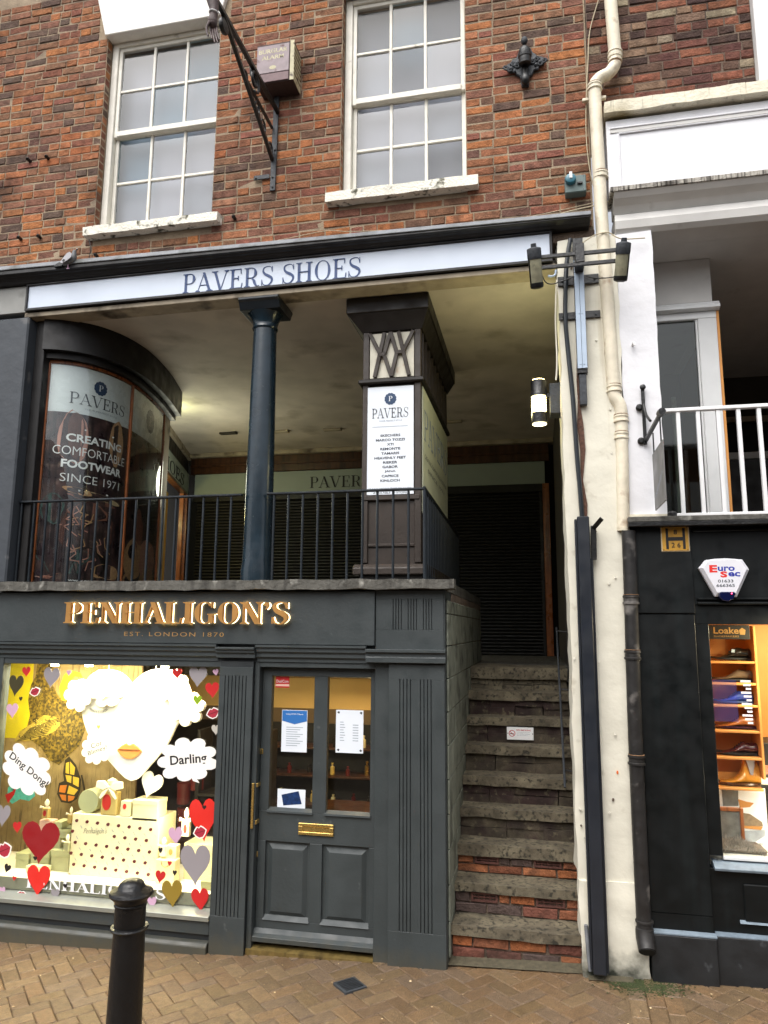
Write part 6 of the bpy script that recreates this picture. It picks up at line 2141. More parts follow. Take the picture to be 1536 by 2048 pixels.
box('back_moulding', M['ceil_beam'], B, 1.4, 3.5, 3.24, 3.3, at(1500, 840, 3.3).z - .03, at(1500, 840, 3.3).z + .03)
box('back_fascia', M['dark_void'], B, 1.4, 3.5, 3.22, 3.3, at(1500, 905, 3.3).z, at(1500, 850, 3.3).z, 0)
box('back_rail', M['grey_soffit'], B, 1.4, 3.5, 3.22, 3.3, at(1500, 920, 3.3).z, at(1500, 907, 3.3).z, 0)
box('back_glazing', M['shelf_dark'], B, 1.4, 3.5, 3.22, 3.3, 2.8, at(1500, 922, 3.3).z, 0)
GF = empty('gallery_shop_window', (1.1, .5, 2.88), 'tall white framed window standing behind the balcony railing', 'window')
gm_ = MB()
fx0, fx1, fz0, fz1 = .80, 1.355, 2.81, 4.49
gxr = at(1400, 800, .5).x
gm_.box(fx0, fx1, .48, .54, at(1390, 640, .5).z, fz1)
gm_.box(gxr + .015, fx1, .48, .54, fz0, at(1390, 640, .5).z - .0003)
gm_.box(fx0, gxr + .015, .481, .54, fz0, 2.93)
gm_.build('frame', M['white_frame'], GF, .004)
box('inner_bead', M['white_frame'], GF, gxr, gxr + .0148, .49, .53, 2.93, at(1390, 640, .5).z - .001)
MB().prism_yz([(.47, 4.492), (.43, 4.50), (.43, 4.52), (.45, 4.535), (.455, 4.553), (.56, 4.553), (.56, 4.492)], fx0, fx1 + .02).build('head_moulding', M['white_frame'], GF)
box('pane', glass_mat('gallery_pane', (.6, .64, .6, 1), .03, 1.3), GF, fx0, gxr, .51, .516, 2.93, at(1390, 640, .5).z, 0)
box('wood_return', M['orange_ply'], GF, fx1 + .001, fx1 + .02, .485, 2.4, fz0, 4.49, .002)
box('inner_lining', M['dark_room'], GF, fx0, fx1, 1.9, 2.0, fz0, 4.5, 0)
box('inner_board', M['wood'], GF, 1.16, 1.24, 1.2, 1.23, fz0, 3.6, 0)
MB().tube([(1.12, 1.0, fz0), (1.12, 1.0, 4.0)], .02, 10).build('inner_post', M['grey_soffit'], GF, smooth=True)
WR = empty('white_balcony_railing', (1.3, -.02, 2.87), 'white painted metal railing with square balusters on the right balcony', 'railing')
zr = (at(1340, 825, -.02).z + at(1530, 808, -.02).z) / 2
box('top_rail', M['white_rail'], WR, .862, 2.8, -.04, .0, zr - .012, zr + .012, .003)
box('bottom_rail', M['white_rail'], WR, .862, 2.8, -.035, -.005, 2.868, 2.893, .003)
xb = at(1356, 840, -.02).x
wb = MB().box(-.012, .012, -.012, .012, 0, zr - .013 - 2.894).mesh('baluster', M['white_rail'])
k = 0
while xb < 2.8:
    o = bpy.data.objects.new('baluster', wb)
    place(o, WR)
    o.location = (xb, -.02, 2.8935)
    xb += .1245
box('balcony_ledge', M['slab'], B, .59, 3.4, -.11, .02, 2.83, 2.866, .004)
MB().prism_yz([(-.12, 2.80), (-.12, 2.828), (.02, 2.828), (.02, 2.80)], .59, 3.4).build('ledge_flashing', M['iron'], B, .003)
MB().lathe([(.03, 0), (.03, .02), (.02, .032)], (at(1345, 1040, -.08).x, -.08, 2.866), 14).build('ledge_knob', M['iron'], B, smooth=True)
q = at(1265, 690, -.024)
MB().tube([(q.x, -.02, q.z), (q.x, -.07, q.z), (q.x + .01, -.07, q.z - .02)], .008, 8).build('white_hook', M['white_rail'], B, smooth=True)

# hanging sign and its bracket on the white pier
HS = empty('hanging_sign', (.77, -.2, 2.95), 'grey hanging sign plate on a black forged bracket fixed to the white pier', 'hanging sign')
PXX = .77
bx = at(1287, 820, -.04).x
zt3, zb3 = at(1286, 776, -.04).z, at(1290, 890, -.04).z
MB().rod((bx, -.045, zb3), (bx, -.045, zt3), .022, .016).build('wall_bar', M['iron'], HS, .002)
MB().lathe([(.018, 0), (.02, .01), (.012, .016)], (bx, -.05, zt3), 14, Vector((0, -1, 0))).build('bar_finial', M['iron'], HS, smooth=True)
tip = at(1322, 825, X=PXX)
ztop = tip.z
yt = tip.y
MB().rod((bx + .005, -.05, zb3 + .03), (PXX, yt, ztop), .022, .022).build('arm', M['iron'], HS, .002)
MB().lathe([(.022, -.03), (.024, 0), (.022, .03)], (PXX, yt, ztop), 14, Vector((0.1, -1, 0))).build('arm_end', M['iron'], HS, smooth=True)
MB().tube(bez([(bx, -.055, zt3 - .12), (bx + .005, -.1, zt3 - .2), (bx + .012, -.17, zb3 + .14), (bx + .015, -.2, zb3 + .12)], 5), .009, 8).build('brace', M['iron'], HS, smooth=True)
for z in (at(1280, 815, -.04).z, at(1280, 882, -.04).z):
    MB().lathe([(.022, 0), (.024, .02), (.012, .03)], (bx - .025, -.022, z), 12, Vector((0, -1, 0))).build('fixing', M['iron'], HS, smooth=True)
zpt = at(1330, 872, X=PXX).z
zpb = at(1328, 1005, X=PXX).z
yn, yf_ = at(1329, 940, X=PXX).y, -.07
MB().box(PXX - .004, PXX + .004, yn, yf_, zpb, min(zpt, ztop - .05)).build('sign_plate', mat('grey_sign_plate', '6d6c6a', .45, var=.05), HS, .001)
for yk in (yn + .06, yf_ - .05):
    MB().tube([(PXX, yk, min(zpt, ztop - .05)), (PXX, yk, (zb3 + .03) + (ztop - zb3 - .03) * max(.45, (-.05 - yk) / (-.05 - yt)))], .005, 6).build('hanger', M['iron'], HS)


def plate_fn(p):
    return (PXX - .0045 - p.y, yf_ - p.x, p.z)


text('shoemakers', .03, (yf_ - yn) - .04, zpb + .12, zpb + .16, 0.0, M['ink_light'], HS, 'plate_lettering', fn=plate_fn, ang=.35)

# hydrant sign
a, b_ = at(1323, 1104, -.04), at(1377, 1051, -.04)
HYD = empty('hydrant_sign', ((a.x + b_.x) / 2, -.04, a.z), 'orange square hydrant plate with a black H and the numbers 8 and 26', 'sign')
ylw = mat('weathered_orange_enamel', 'b98a2c', .5, var=.15, scale=14, stains=('8f7a50', 18, .62, .74))
MB().box(a.x, b_.x, -.047, -.036, a.z, b_.z).build('plate', mat('pale_plate_edge', 'b9a888', .6, var=.1), HYD, .004)
MB().box(a.x + .007, b_.x - .007, -.0486, -.0472, a.z + .007, b_.z - .007).build('orange_face', ylw, HYD)
w_ = b_.x - a.x; h_ = b_.z - a.z
for (x0, x1, z0, z1) in ((.17, .26, .1, .9), (.76, .85, .1, .9), (.2605, .7595, .42, .56)):
    MB().box(a.x + w_ * x0, a.x + w_ * x1, -.0505, -.0488, a.z + h_ * z0, a.z + h_ * z1).build('black_bar', M['ink_black'], HYD)
text('8', a.x + w_ * .45, a.x + w_ * .57, a.z + h_ * .66, a.z + h_ * .84, -.0508, M['ink_black'], HYD, 'number', bold=.02)
text('2', a.x + w_ * .36, a.x + w_ * .47, a.z + h_ * .16, a.z + h_ * .34, -.0508, M['ink_black'], HYD, 'number', bold=.01)
text('6', a.x + w_ * .56, a.x + w_ * .67, a.z + h_ * .16, a.z + h_ * .34, -.0508, M['ink_black'], HYD, 'number', bold=.01)
for (u, v) in ((.08, .07), (.92, .07), (.08, .93), (.92, .93)):
    MB().lathe([(.003, 0), (.002, .002)], (a.x + w_ * u, -.0487, a.z + h_ * v), 8, Vector((0, -1, 0))).build('screw', M['ink_black'], HYD)

# dark shoe shop front
SF = empty('shoe_shop_front', (1.5, -.02, .1), 'near black green shop front with a lit shoe display window', 'shop front')
GK, GY = M['shell_green'], M['shell_grey']
box('pilaster', GK, SF, .622, .975, -.035, .3, .45, 2.24, .004)
box('pilaster_head', GK, SF, .615, .980, -.042, .3, 2.245, 2.80, .004)
box('pilaster_base', GY, SF, .612, .985, -.07, .3, .0, .34, .006)
MB().prism_yz([(-.035, .342), (-.07, .342), (-.07, .349), (-.035, .36)], .612, .985).build('base_capping', M['edge_blue'], SF)
box('pilaster_foot', GK, SF, .6225, .9748, -.034, .3, .362, .449, 0)
box('fascia', GK, SF, .982, 3.4, -.01, .2, 2.30, 2.80, .003)
for z, y in ((2.33, -.03), (2.302, -.04)):
    box('fascia_bead', GK, SF, .998, 3.4, y, -.0105, z, z + .014, .004)
box('fascia_bead', GK, SF, .998, 3.4, -.03, -.0105, 2.77, 2.785, .004)
box('window_head', GK, SF, .976, 3.4, -.008, .1, 2.178, 2.298, .003)
wl = at(1415, 1250, .02).x
wr = 2.9
box('window_stile', GK, SF, .976, 1.06, -.007, .08, .79, 2.177, .003)
box('glazing_bottom', M['white_frame'], SF, 1.062, wr, .004, .06, .765, .785, .003)
MB().prism_yz([(-.05, .715), (-.055, .73), (.0, .755), (.05, .76), (.05, .715)], 1.0, 3.4).build('window_sill', M['edge_blue'], SF, .002)
box('stall_board', GK, SF, .976, 3.4, .0, .15, .36, .714, .002)
box('stall_panel', GK, SF, 1.16, 3.3, -.014, -.0005, .43, .64, .012)
MB().prism_yz([(-.02, .42), (-.002, .435), (-.002, .42)], 1.13, 3.3).build('stall_bead', M['edge_blue'], SF)
box('plinth', GY, SF, .986, 3.4, -.045, .2, .0, .345, .004)
MB().prism_yz([(-.0, .347), (-.045, .347), (-.045, .352), (-.0, .36)], .986, 3.4).build('plinth_capping', M['edge_blue'], SF)
box('window_pane', M['glass'], SF, 1.06, wr, .02, .026, .785, 2.177, 0)
# window box
box('window_back', M['orange_ply'], SF, 1.0, 3.3, .80, .84, .4, 2.3, 0)
box('window_floor', M['display_floor'], SF, 1.0, 3.3, .08, .80, .70, .78, 0)
box('window_ceiling', M['orange_ply'], SF, 1.0, 3.3, .08, .80, 2.18, 2.24, 0)
box('window_side', M['orange_ply'], SF, 1.0, 1.058, .082, .80, .78, 2.18, 0)
lamp('shoe_window_lamp', 'AREA', (1.75, .12, 2.165), 16, .6, (1, .82, .52), (1.3, .5, 1.2), sy=.1)
lamp('shoe_fill_light', 'POINT', (1.5, .10, 1.75), 3, .05, (1, .78, .45))  # unseen fill light added to brighten the shelved shoes
lamp('shoe_fill_light', 'POINT', (1.5, .10, 1.15), 2.2, .05, (1, .85, .6))  # second added fill light, for the lower shelves
SHF = empty('shoe_display_rack', (1.2, .35, .8), 'narrow wooden rack of shelves holding single shoes in the right shop window', 'display rack')
rx0, rx1 = at(1417, 1400, .3).x - .01, at(1518, 1500, .3).x
box('rack_back', M['orange_ply'], SHF, rx0 - .05, rx1 + .01, .46, .48, 1.20, 2.17, 0)
box('rack_side', M['orange_ply'], SHF, rx1 - .002, rx1 + .014, .24, .46, 1.20, 2.17)
shelf_px = [1322, 1365, 1409, 1460, 1513, 1574]
shz = []
for py in shelf_px:
    z = at(1465, py, .26).z
    shz.append(z)
    box('rack_shelf', M['orange_ply'], SHF, rx0 - .03, rx1 - .003, .24, .459, z - .016, z)
# header sign
a, b_ = at(1415, 1278, .22), at(1495, 1250, .22)
LK = empty('loake_header', ((a.x + b_.x) / 2, .22, a.z), 'black header board reading Loake in gold above the shoe rack', 'sign')
MB().box(a.x, b_.x + .01, .22, .235, a.z, b_.z).build('board', M['ink_black'], LK, .002)
text('Loake', a.x + .04, a.x + .195, a.z + .035, a.z + .078, .219, M['gold_print'], LK, 'lettering', bold=.02)
text('SHOEMAKERS', a.x + .04, a.x + .195, a.z + .013, a.z + .024, .219, M['gold_print'], LK, 'lettering')
MB().prism([(b_.x - .05, a.z + .03), (b_.x - .02, a.z + .03), (b_.x - .015, a.z + .06), (b_.x - .035, a.z + .075), (b_.x - .055, a.z + .06)], .2182, .2192).build('crest', M['gold_print'], LK)


def shoe(px0, px1, z, m, sole_m, label, boot=False, buckle=False, lace=True, Y=.33):
    """side-on shoe, toe to the left"""
    x0 = at(px0, 1400, Y).x
    x1 = at(px1, 1400, Y).x
    x0, x1 = at(px0, pix(((x0 + x1) / 2, Y, z))[1], Y).x, at(px1, pix(((x0 + x1) / 2, Y, z))[1], Y).x
    L_ = x1 - x0
    S_ = empty('dress_shoe' if not boot else 'chelsea_boot', ((x0 + x1) / 2, Y, z), label, 'shoe' if not boot else 'boot', 'single shoes on the display rack')
    hgt = L_ * (.36 if not boot else .66)
    if not boot: prof = [(0, .08), (.04, .17), (.12, .235), (.25, .28), (.38, .40), (.5, .62), (.6, .86), (.66, .96), (.74, .88), (.84, .80), (.93, .88), (.985, .84), (1, .5)]
    else: prof = [(0, .05), (.04, .12), (.14, .18), (.28, .20), (.42, .27), (.52, .42), (.57, .62), (.6, .85), (.61, 1.0), (.8, 1.0), (.97, .97), (.99, .6), (1, .3)]
    wid = [.12, .3, .42, .46, .44, .40, .36, .33, .31, .31, .32, .26, .14]
    seg = 14
    vs, fs = [], []
    for (u, t), w_ in zip(prof, wid):
        x = x0 + u * L_
        zb_ = z + .018 + (.008 if u < .08 else 0)
        zt_ = z + hgt * t
        zm = (zb_ + zt_) / 2
        hh = max(.004, (zt_ - zb_) / 2)
        ww = w_ * L_ * .42
        for k in range(seg):
            a_ = 2 * math.pi * k / seg
            sz = math.sin(a_)
            taper = 1 - .35 * max(0, sz)
            vs.append((x, Y + ww * math.cos(a_) * taper * (1 if abs(sz) < .98 else 1), zm + hh * (abs(sz) ** .75) * (1 if sz > 0 else -1)))
    for i in range(len(prof) - 1):
        for k in range(seg):
            p_, q_ = i * seg + k, i * seg + (k + 1) % seg
            fs.append((p_, q_, q_ + seg, p_ + seg))
    fs.append(tuple(range(seg))[::-1])
    fs.append(tuple(range((len(prof) - 1) * seg, len(prof) * seg)))
    up = MB().add(vs, fs).build('upper', m, S_, smooth=True)
    sub = up.modifiers.new('sub', 'SUBSURF'); sub.levels = 1; sub.render_levels = 1
    # sole follows the width, heel block under the back
    top, n = [], 24
    out = []
    for i in range(n + 1):
        u = i / n
        j = u * (len(wid) - 1)
        ww = (.08 + .42 * math.sin(math.pi * min(1, u * 1.02 + .02)) ** .55) * L_ * .40
        out.append((x0 + u * L_, ww))
    ring = [(x, Y - w_) for x, w_ in out] + [(x, Y + w_) for x, w_ in reversed(out)]
    nn = len(ring)
    lift = lambda x: .010 * max(0, 1 - (x - x0) / (L_ * .2))
    vs = [(x, y, z + .008 + lift(x)) for x, y in ring] + [(x, y, z + .019 + lift(x)) for x, y in ring]
    MB().add(vs, [tuple(range(nn))[::-1], tuple(range(nn, 2 * nn))] + [(i, (i + 1) % nn, (i + 1) % nn + nn, i + nn) for i in range(nn)]).build('sole', sole_m, S_)
    MB().box(x1 - L_ * .27, x1 - .004, Y - L_ * .1, Y + L_ * .1, z + .0005, z + .0082).build('heel', sole_m, S_, .002)
    if boot:
        MB().prism([(x0 + L_ * .66, z + hgt * .95), (x0 + L_ * .86, z + hgt * .95), (x0 + L_ * .80, z + hgt * .42), (x0 + L_ * .74, z + hgt * .42)], Y - L_ * .155, Y - L_ * .12).build('elastic_gusset', M['h_grey'], S_)
    elif buckle:
        MB().box(x0 + L_ * .50, x0 + L_ * .58, Y - L_ * .155, Y - L_ * .14, z + hgt * .55, z + hgt * .78).build('buckle', M['tray'], S_, .002)
        MB().rod((x0 + L_ * .44, Y - L_ * .145, z + hgt * .62), (x0 + L_ * .64, Y - L_ * .13, z + hgt * .74), .012, .006).build('strap', m, S_)
    elif lace:
        for k in range(4):
            MB().tube([(x0 + L_ * (.42 + .05 * k), Y - L_ * .11, z + hgt * (.45 + .11 * k)), (x0 + L_ * (.45 + .05 * k), Y, z + hgt * (.58 + .11 * k))], .0022, 6).build('lace', sole_m, S_)
    return S_


leather = lambda n, c, r=.22: mat(n, c, r, var=.12, scale=18, spec=.6)
dk = M['ink_black']
shoe(1419, 1503, shz[0] + .001, leather('black_leather', '1c1713', .2), dk, 'black buckled monk shoe on the top shelf of the rack', buckle=True)
shoe(1424, 1505, shz[1] + .001, leather('brown_suede', '5c4630', .75), dk, 'brown suede shoe on the second shelf', lace=False)
shoe(1425, 1506, shz[2] + .001, leather('reflection_blue_leather', '3048a0', .25), M['navy'], 'leather shoe on the third shelf with a blue reflection in its colour')  # blue upper and navy sole carry the colour of a reflection
shoe(1429, 1513, shz[3] + .001, leather('tan_brogue_leather', 'a8622c', .25), leather('plum_sole', '3a2230'), 'tan brogue on the fourth shelf behind the lilac film')  # plain tan upper; its blue cast is left to the film in front
shoe(1432, 1517, shz[4] + .001, leather('burgundy_leather', '4a1c1e', .15), dk, 'glossy burgundy derby shoe on the fifth shelf')
shoe(1436, 1522, shz[5] + .001, leather('tan_leather', 'c8862c', .25), leather('brown_sole', '4a2c14'), 'tan chelsea boot on the lowest shelf', boot=True)
# lower window goods
a, b_ = at(1436, 1712, .34), at(1530, 1577, .34)
PO = empty('shoe_poster', ((a.x + b_.x) / 2, .34, a.z), 'white poster with printed brown shoes below the shoe rack', 'poster')
MB().box(a.x - .03, b_.x, .34, .345, a.z, b_.z).build('sheet', M['white_ink'], PO)
greyp = mat('grey_print', '70706c', .5, var=.3, scale=14)
MB().prism(pxpoly([(1443, 1575), (1476, 1575), (1477, 1612), (1446, 1612)], .3392), .3386, .3396).build('printed_trouser', greyp, PO)
MB().prism(pxpoly([(1476, 1598), (1492, 1603), (1508, 1606), (1500, 1614), (1480, 1616)], .339), .3378, .339).build('printed_shoe', M['orange_ply'], PO)
MB().prism(pxpoly([(1482, 1625), (1500, 1628), (1524, 1644), (1526, 1652), (1500, 1655), (1482, 1650)], .339), .3378, .339).build('printed_shoe', mat('taupe_print', '8f7a60', .5, var=.2, scale=30), PO)
MB().prism(pxpoly([(1484, 1651), (1526, 1653), (1522, 1660), (1486, 1656)], .3385), .3366, .3376).build('printed_sole', M['orange_ply'], PO)
MB().prism(pxpoly([(1470, 1662), (1530, 1660), (1530, 1672), (1500, 1690), (1470, 1696)], .3392), .3384, .3394).build('printed_shadow', mat('pale_grey_print', 'a8adb4', .5, var=.2, scale=12), PO)
text('Loake', at(1510, 1688, .338).x, at(1526, 1688, .338).x, at(1510, 1689, .338).z, at(1510, 1684, .338).z, .338, M['ink'], PO, 'lettering')
a, b_ = at(1438, 1712, .24), at(1486, 1616, .24)
FR = empty('framed_mirror', ((a.x + b_.x) / 2, .24, a.z), 'brown wooden framed grey panel leaning in front of the poster', 'frame')
MB().box(a.x - .03, b_.x - .022, .244, .252, a.z, b_.z - .025).build('grey_panel', greyp, FR)
MB().box(b_.x - .0215, b_.x, .235, .26, a.z, b_.z).build('frame_stile', M['wood'], FR, .003)
MB().box(a.x - .03, b_.x - .022, .235, .26, b_.z - .024, b_.z).build('frame_rail', M['wood'], FR, .003)
a, b_ = at(1492, 1712, .2), at(1518, 1690, .2)
BX = empty('small_brown_box', ((a.x + b_.x) / 2, .22, a.z), 'small dark brown leather box in front of the poster', 'box')
MB().box(a.x, b_.x, .2, .26, a.z, b_.z - .012).build('box_body', M['wood_dark'], BX, .003)
MB().box(a.x - .002, b_.x + .002, .198, .262, b_.z - .0115, b_.z).build('lid', M['wood_dark'], BX, .002)
fur = MB()
frn = random.Random(3)
for i in range(700):
    u = frn.random()
    x = 1.04 + u * .30
    y = frn.uniform(.08, .24)
    zt4 = .785 + .07 * math.sin(math.pi * min(1, u * .9 + .1)) * frn.uniform(.5, 1)
    d_ = Vector((frn.uniform(-1, 1), frn.uniform(-1, .2), frn.uniform(0, 1))).normalized() * .022
    fur.add([(x - .003, y, zt4 - .02), (x + .003, y, zt4 - .02), (x + d_.x, y + d_.y, zt4 + d_.z)], [(0, 1, 2)])
fur.build('fur_rug', mat('grey_brown_fur', '9c9388', .9, var=.3, scale=12), None, kind='stuff', label='shaggy grey and brown fur on the shoe window floor')
box('sheepskin_base', mat('fur_base', '7a7066', .9, var=.3), SF, 1.063, 1.34, .09, .22, .786, .815, .012)
# right part of the window: dark cabinet with ornaments
CB = empty('dark_cabinet', (1.55, .6, .8), 'dark wooden cabinet at the right edge of the shoe window', 'cabinet')
box('carcass', M['shelf_dark'], CB, rx1 + .03, 2.0, .45, .75, .785, at(1530, 1484, .5).z)
box('cabinet_shelf', M['display_floor'], CB, rx1 + .025, 2.0, .40, .449, at(1530, 1562, .45).z - .015, at(1530, 1555, .45).z)
box('cabinet_drawer', M['wood'], CB, rx1 + .04, 1.98, .438, .449, at(1530, 1548, .45).z, at(1530, 1530, .45).z)
# reflected lettering, drawn as white bars on the glass
wl2 = MB()
for k in range(12):
    py = 1362 + k * 7.6
    a, b_ = at(1481 + (k % 3) * 5 + k * .45, py + 2.4, .019), at(1501 + k * .5, py - 1.2, .019)
    wl2.box(a.x, b_.x, .0183, .0193, a.z, b_.z)
wl2.build('reflected_lettering', M['white_ink'], SF, kind='stuff')
lil = bpy.data.materials.new('lilac_reflection')
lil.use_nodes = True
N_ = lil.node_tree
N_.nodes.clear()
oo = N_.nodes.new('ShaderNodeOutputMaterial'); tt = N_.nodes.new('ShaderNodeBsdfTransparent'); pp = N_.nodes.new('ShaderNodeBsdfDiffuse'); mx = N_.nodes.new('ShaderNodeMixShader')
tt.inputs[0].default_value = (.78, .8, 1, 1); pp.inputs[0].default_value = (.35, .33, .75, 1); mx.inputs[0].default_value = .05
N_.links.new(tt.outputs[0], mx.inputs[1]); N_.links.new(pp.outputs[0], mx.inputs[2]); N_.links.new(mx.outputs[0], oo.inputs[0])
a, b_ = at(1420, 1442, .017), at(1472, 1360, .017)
MB().box(a.x, b_.x, .0165, .0175, a.z, b_.z).build('reflection_film', lil, None, label='translucent lilac film added as a reflection over the third and fourth shoes', cat='painted reflection')  # thin tinted sheet stands in for a purple reflection in the glass

# EuroSec alarm box
AY = -.012
out = pxpoly([(1398, 1136), (1411, 1120), (1430, 1117.5), (1449, 1116.5), (1468, 1117.5), (1485, 1119), (1498.5, 1139), (1474, 1194), (1431, 1193)], -.05)
AL = empty('alarm_box', (at(1448, 1155, -.05).x, -.05, at(1448, 1194, -.05).z), 'white fan shaped EuroSec alarm box on the dark fascia', 'alarm box')
cxa = sum(p[0] for p in out) / len(out)
cza = sum(p[1] for p in out) / len(out)
inn = [(cxa + (x - cxa) * .86, cza + (z - cza) * .86) for x, z in out]
n = len(out)
vs = [(x, AY, z) for x, z in out] + [(x, -.045, z) for x, z in out] + [(x, -.068, z) for x, z in inn]
fs = [tuple(range(n)), tuple(range(2 * n, 3 * n))[::-1]]
for k in range(n):
    j = (k + 1) % n
    fs += [(k, j, j + n, k + n), (k + n, j + n, j + 2 * n, k + 2 * n)]
MB().add(vs, fs).build('housing', mat('white_plastic', 'dcdce2', .35), AL, .004)
AYF = -.0685
P2 = lambda px, py: at(px, py, AYF)
text('E', P2(1419, 1144).x, P2(1435, 1144).x, P2(1427, 1145).z, P2(1427, 1130).z, AYF, M['h_bright'], AL, 'lettering', bold=.05)
text('uro', P2(1436, 1144).x, P2(1470, 1144).x, P2(1450, 1142).z, P2(1450, 1133).z, AYF, mat('blue_letter', '20309a', .5), AL, 'lettering', bold=.03)
text('S', P2(1441, 1154).x, P2(1455, 1154).x, P2(1448, 1155).z, P2(1448, 1142.5).z, AYF, M['h_bright'], AL, 'lettering', bold=.05)
text('ec', P2(1457, 1154).x, P2(1481, 1154).x, P2(1468, 1153).z, P2(1468, 1144).z, AYF, bpy.data.materials['blue_letter'], AL, 'lettering', bold=.03)
text('01633', P2(1436, 1165).x, P2(1467, 1165).x, P2(1450, 1165).z, P2(1450, 1159).z, AYF, M['ink'], AL, 'lettering', bold=.02)
text('666365', P2(1433, 1174).x, P2(1470, 1174).x, P2(1450, 1174).z, P2(1450, 1168).z, AYF, M['ink'], AL, 'lettering', bold=.02)
MB().prism(pxpoly([(1437, 1186), (1441, 1184), (1466, 1184), (1470, 1186), (1466, 1198), (1456, 1203), (1444, 1201), (1437, 1194)], -.055), -.075, -.02).build('strobe_lens', mat('blue_lens', '0a1238', .15, spec=.8), AL, .004)
q = P2(1463, 1187)
MB().lathe([(.004, 0), (.003, .003)], (q.x, -.0755, q.z), 10, Vector((0, -1, 0))).build('indicator', emit_mat('pink_led', 'ff4060', 6), AL)

# ================================================================== FIXTURES ON THE BRICK WALL
a, b_ = at(512, 162, -.12), at(581, 86, -.12)
BA = empty('burglar_alarm_box', ((a.x + b_.x) / 2, -.05, a.z), 'old rusty BURGLAR ALARM box with louvred side on the brick wall', 'alarm box')
rust = mat('rusty_purple_face', '8b7d80', .6, var=.15, scale=10, stains=('5a3a38', 14, .6, .72))
oldcr = mat('old_cream_enamel', 'b5ad8c', .6, var=.15, scale=14, stains=('4a3a2c', 18, .58, .7))
za, zb4 = at(545, 165, -.12).z, at(545, 87, -.12).z
MB().box(a.x, b_.x + .03, -.12, BY, za, zb4).build('case', mat('dark_rusty_case', '352522', .7, var=.3, scale=14), BA, .004)
MB().box(a.x + .004, b_.x - .005, -.128, -.1205, za + .085, zb4 - .02).build('cover', rust, BA, .003)
MB().box(a.x + .006, b_.x - .007, -.127, -.1206, za + .006, za + .082).build('lower_cover', mat('rust_purple_lower', '6b5254', .6, var=.2, scale=14), BA, .003)
MB().box(b_.x + .002, b_.x + .034, -.123, -.1205, za, zb4).build('edge_strip', oldcr, BA)
sx = b_.x + .0305
for k in range(7):
    z0 = za + .03 + k * (zb4 - za - .05) / 7
    MB().box(sx, sx + .006, -.118, BY - .01, z0, z0 + (zb4 - za - .05) / 7 * .55).build('louvre', oldcr, BA, .001)
MB().box(sx, sx + .005, -.12, BY, za, za + .029).build('side_rail', oldcr, BA)
text('BURGLAR', a.x + .02, b_.x - .02, zb4 - .095, zb4 - .055, -.1285, oldcr, BA, 'lettering', bold=.03)
text('ALARM', a.x + .045, b_.x - .05, zb4 - .15, zb4 - .115, -.1285, oldcr, BA, 'lettering', bold=.03)
MB().prism([((a.x + b_.x) / 2 + .03 * math.cos(t), za + .13 + .018 * math.sin(t)) for t in [k * .785 for k in range(8)]], -.1288, -.1281).build('crest', oldcr, BA)

# forged bracket with the carved figure's hand
HB = empty('forged_sign_bracket', (-1.99, .04, 5.63), 'long black forged iron bracket projecting from the brick wall', 'sign bracket')
w0 = at(552, 205, .035); w1 = at(545, 382, .035)
MB().rod((w0.x + .005, .035, w0.z + .05), (w1.x, .035, w1.z), .045, .014).build('wall_plate', M['iron_dull'], HB, .003)
q0, q1 = at(508, 357, .035), at(545, 357, .035)
MB().rod((q0.x, .033, q0.z), (q1.x - .024, .033, q0.z), .038, .012).build('side_plate', M['iron_dull'], HB, .003)
for (px, py) in ((512, 357), (545, 355), (545, 374), (550, 300)):
    q = at(px, py, .03)
    MB().lathe([(.009, 0), (.008, .006), (.003, .008)], (q.x, .028, q.z), 8, Vector((0, -1, 0))).build('bolt', M['iron'], HB)
tipA = Vector((-1.975, -1.02, 6.235))
tipE = Vector((-1.975, -1.35, 6.22))
s0_ = at(556, 225, .03)
MB().rod(s0_, tipE, .028, .03).build('upper_arm', M['iron'], HB, .002)
s1_ = at(545, 320, .03)
MB().rod(s1_, tipA, .03, .026).build('brace', M['iron'], HB, .002)
s2_ = at(544, 256, .03)
mid = s1_ + (tipA - s1_) * .62
MB().rod(s2_, mid, .02, .02).build('middle_bar', M['iron'], HB, .002)


def scroll(c_, r, turns=1.4, th=.008):
    pts = []
    for k in range(26):
        t = k / 25
        rr_ = r * (1 - .75 * t)
        a_ = -math.pi / 2 + t * turns * 2 * math.pi
        pts.append((c_.x, c_.y + rr_ * math.cos(a_), c_.z + rr_ * math.sin(a_)))
    MB().tube(pts, th, 6).build('scroll', M['iron'], HB, smooth=True)


for (u, off, r) in ((.06, (0, .0, .05), .05), (.2, (0, -.03, .06), .06), (.36, (0, 0, .05), .055), (.6, (0, 0, .03), .045)):
    c_ = s1_ + (tipA - s1_) * u + Vector(off)
    scroll(c_, r)
scroll(s0_ + (tipE - s0_) * .35 + Vector((0, 0, -.08)), .085, 1.6, .012)
MB().lathe([(.012, -.02), (.05, -.015), (.055, 0), (.05, .015), (.012, .02)], (-1.985, -.98, 6.175), 16, Vector((1, 0, 0))).build('eye_boss', M['iron'], HB, smooth=True)
MB().rod((-1.99, -.37, 6.28), (-1.99, -.50, 6.25), .09, .02).build('clamp', M['iron'], HB, .004)

# carved hand: sleeve, bracelet cuff and hand with five fingers, as one skinned body
HYY = -1.22
wrist = at(429, 27, HYY)
FIG = empty('carved_hanging_figure', tuple(wrist), 'dark carved wooden arm with white bracelet and hanging hand beside the sign bracket', 'carved figure')
woodskin = mat('dark_carved_wood', '4a3a38', .5, var=.25, scale=16, bump=.3, bscale=40)
pxm = (wrist - CAM).dot(fwd) / F_PX
HP = lambda px, py, dy=0: Vector(at(px, py, HYY + dy))


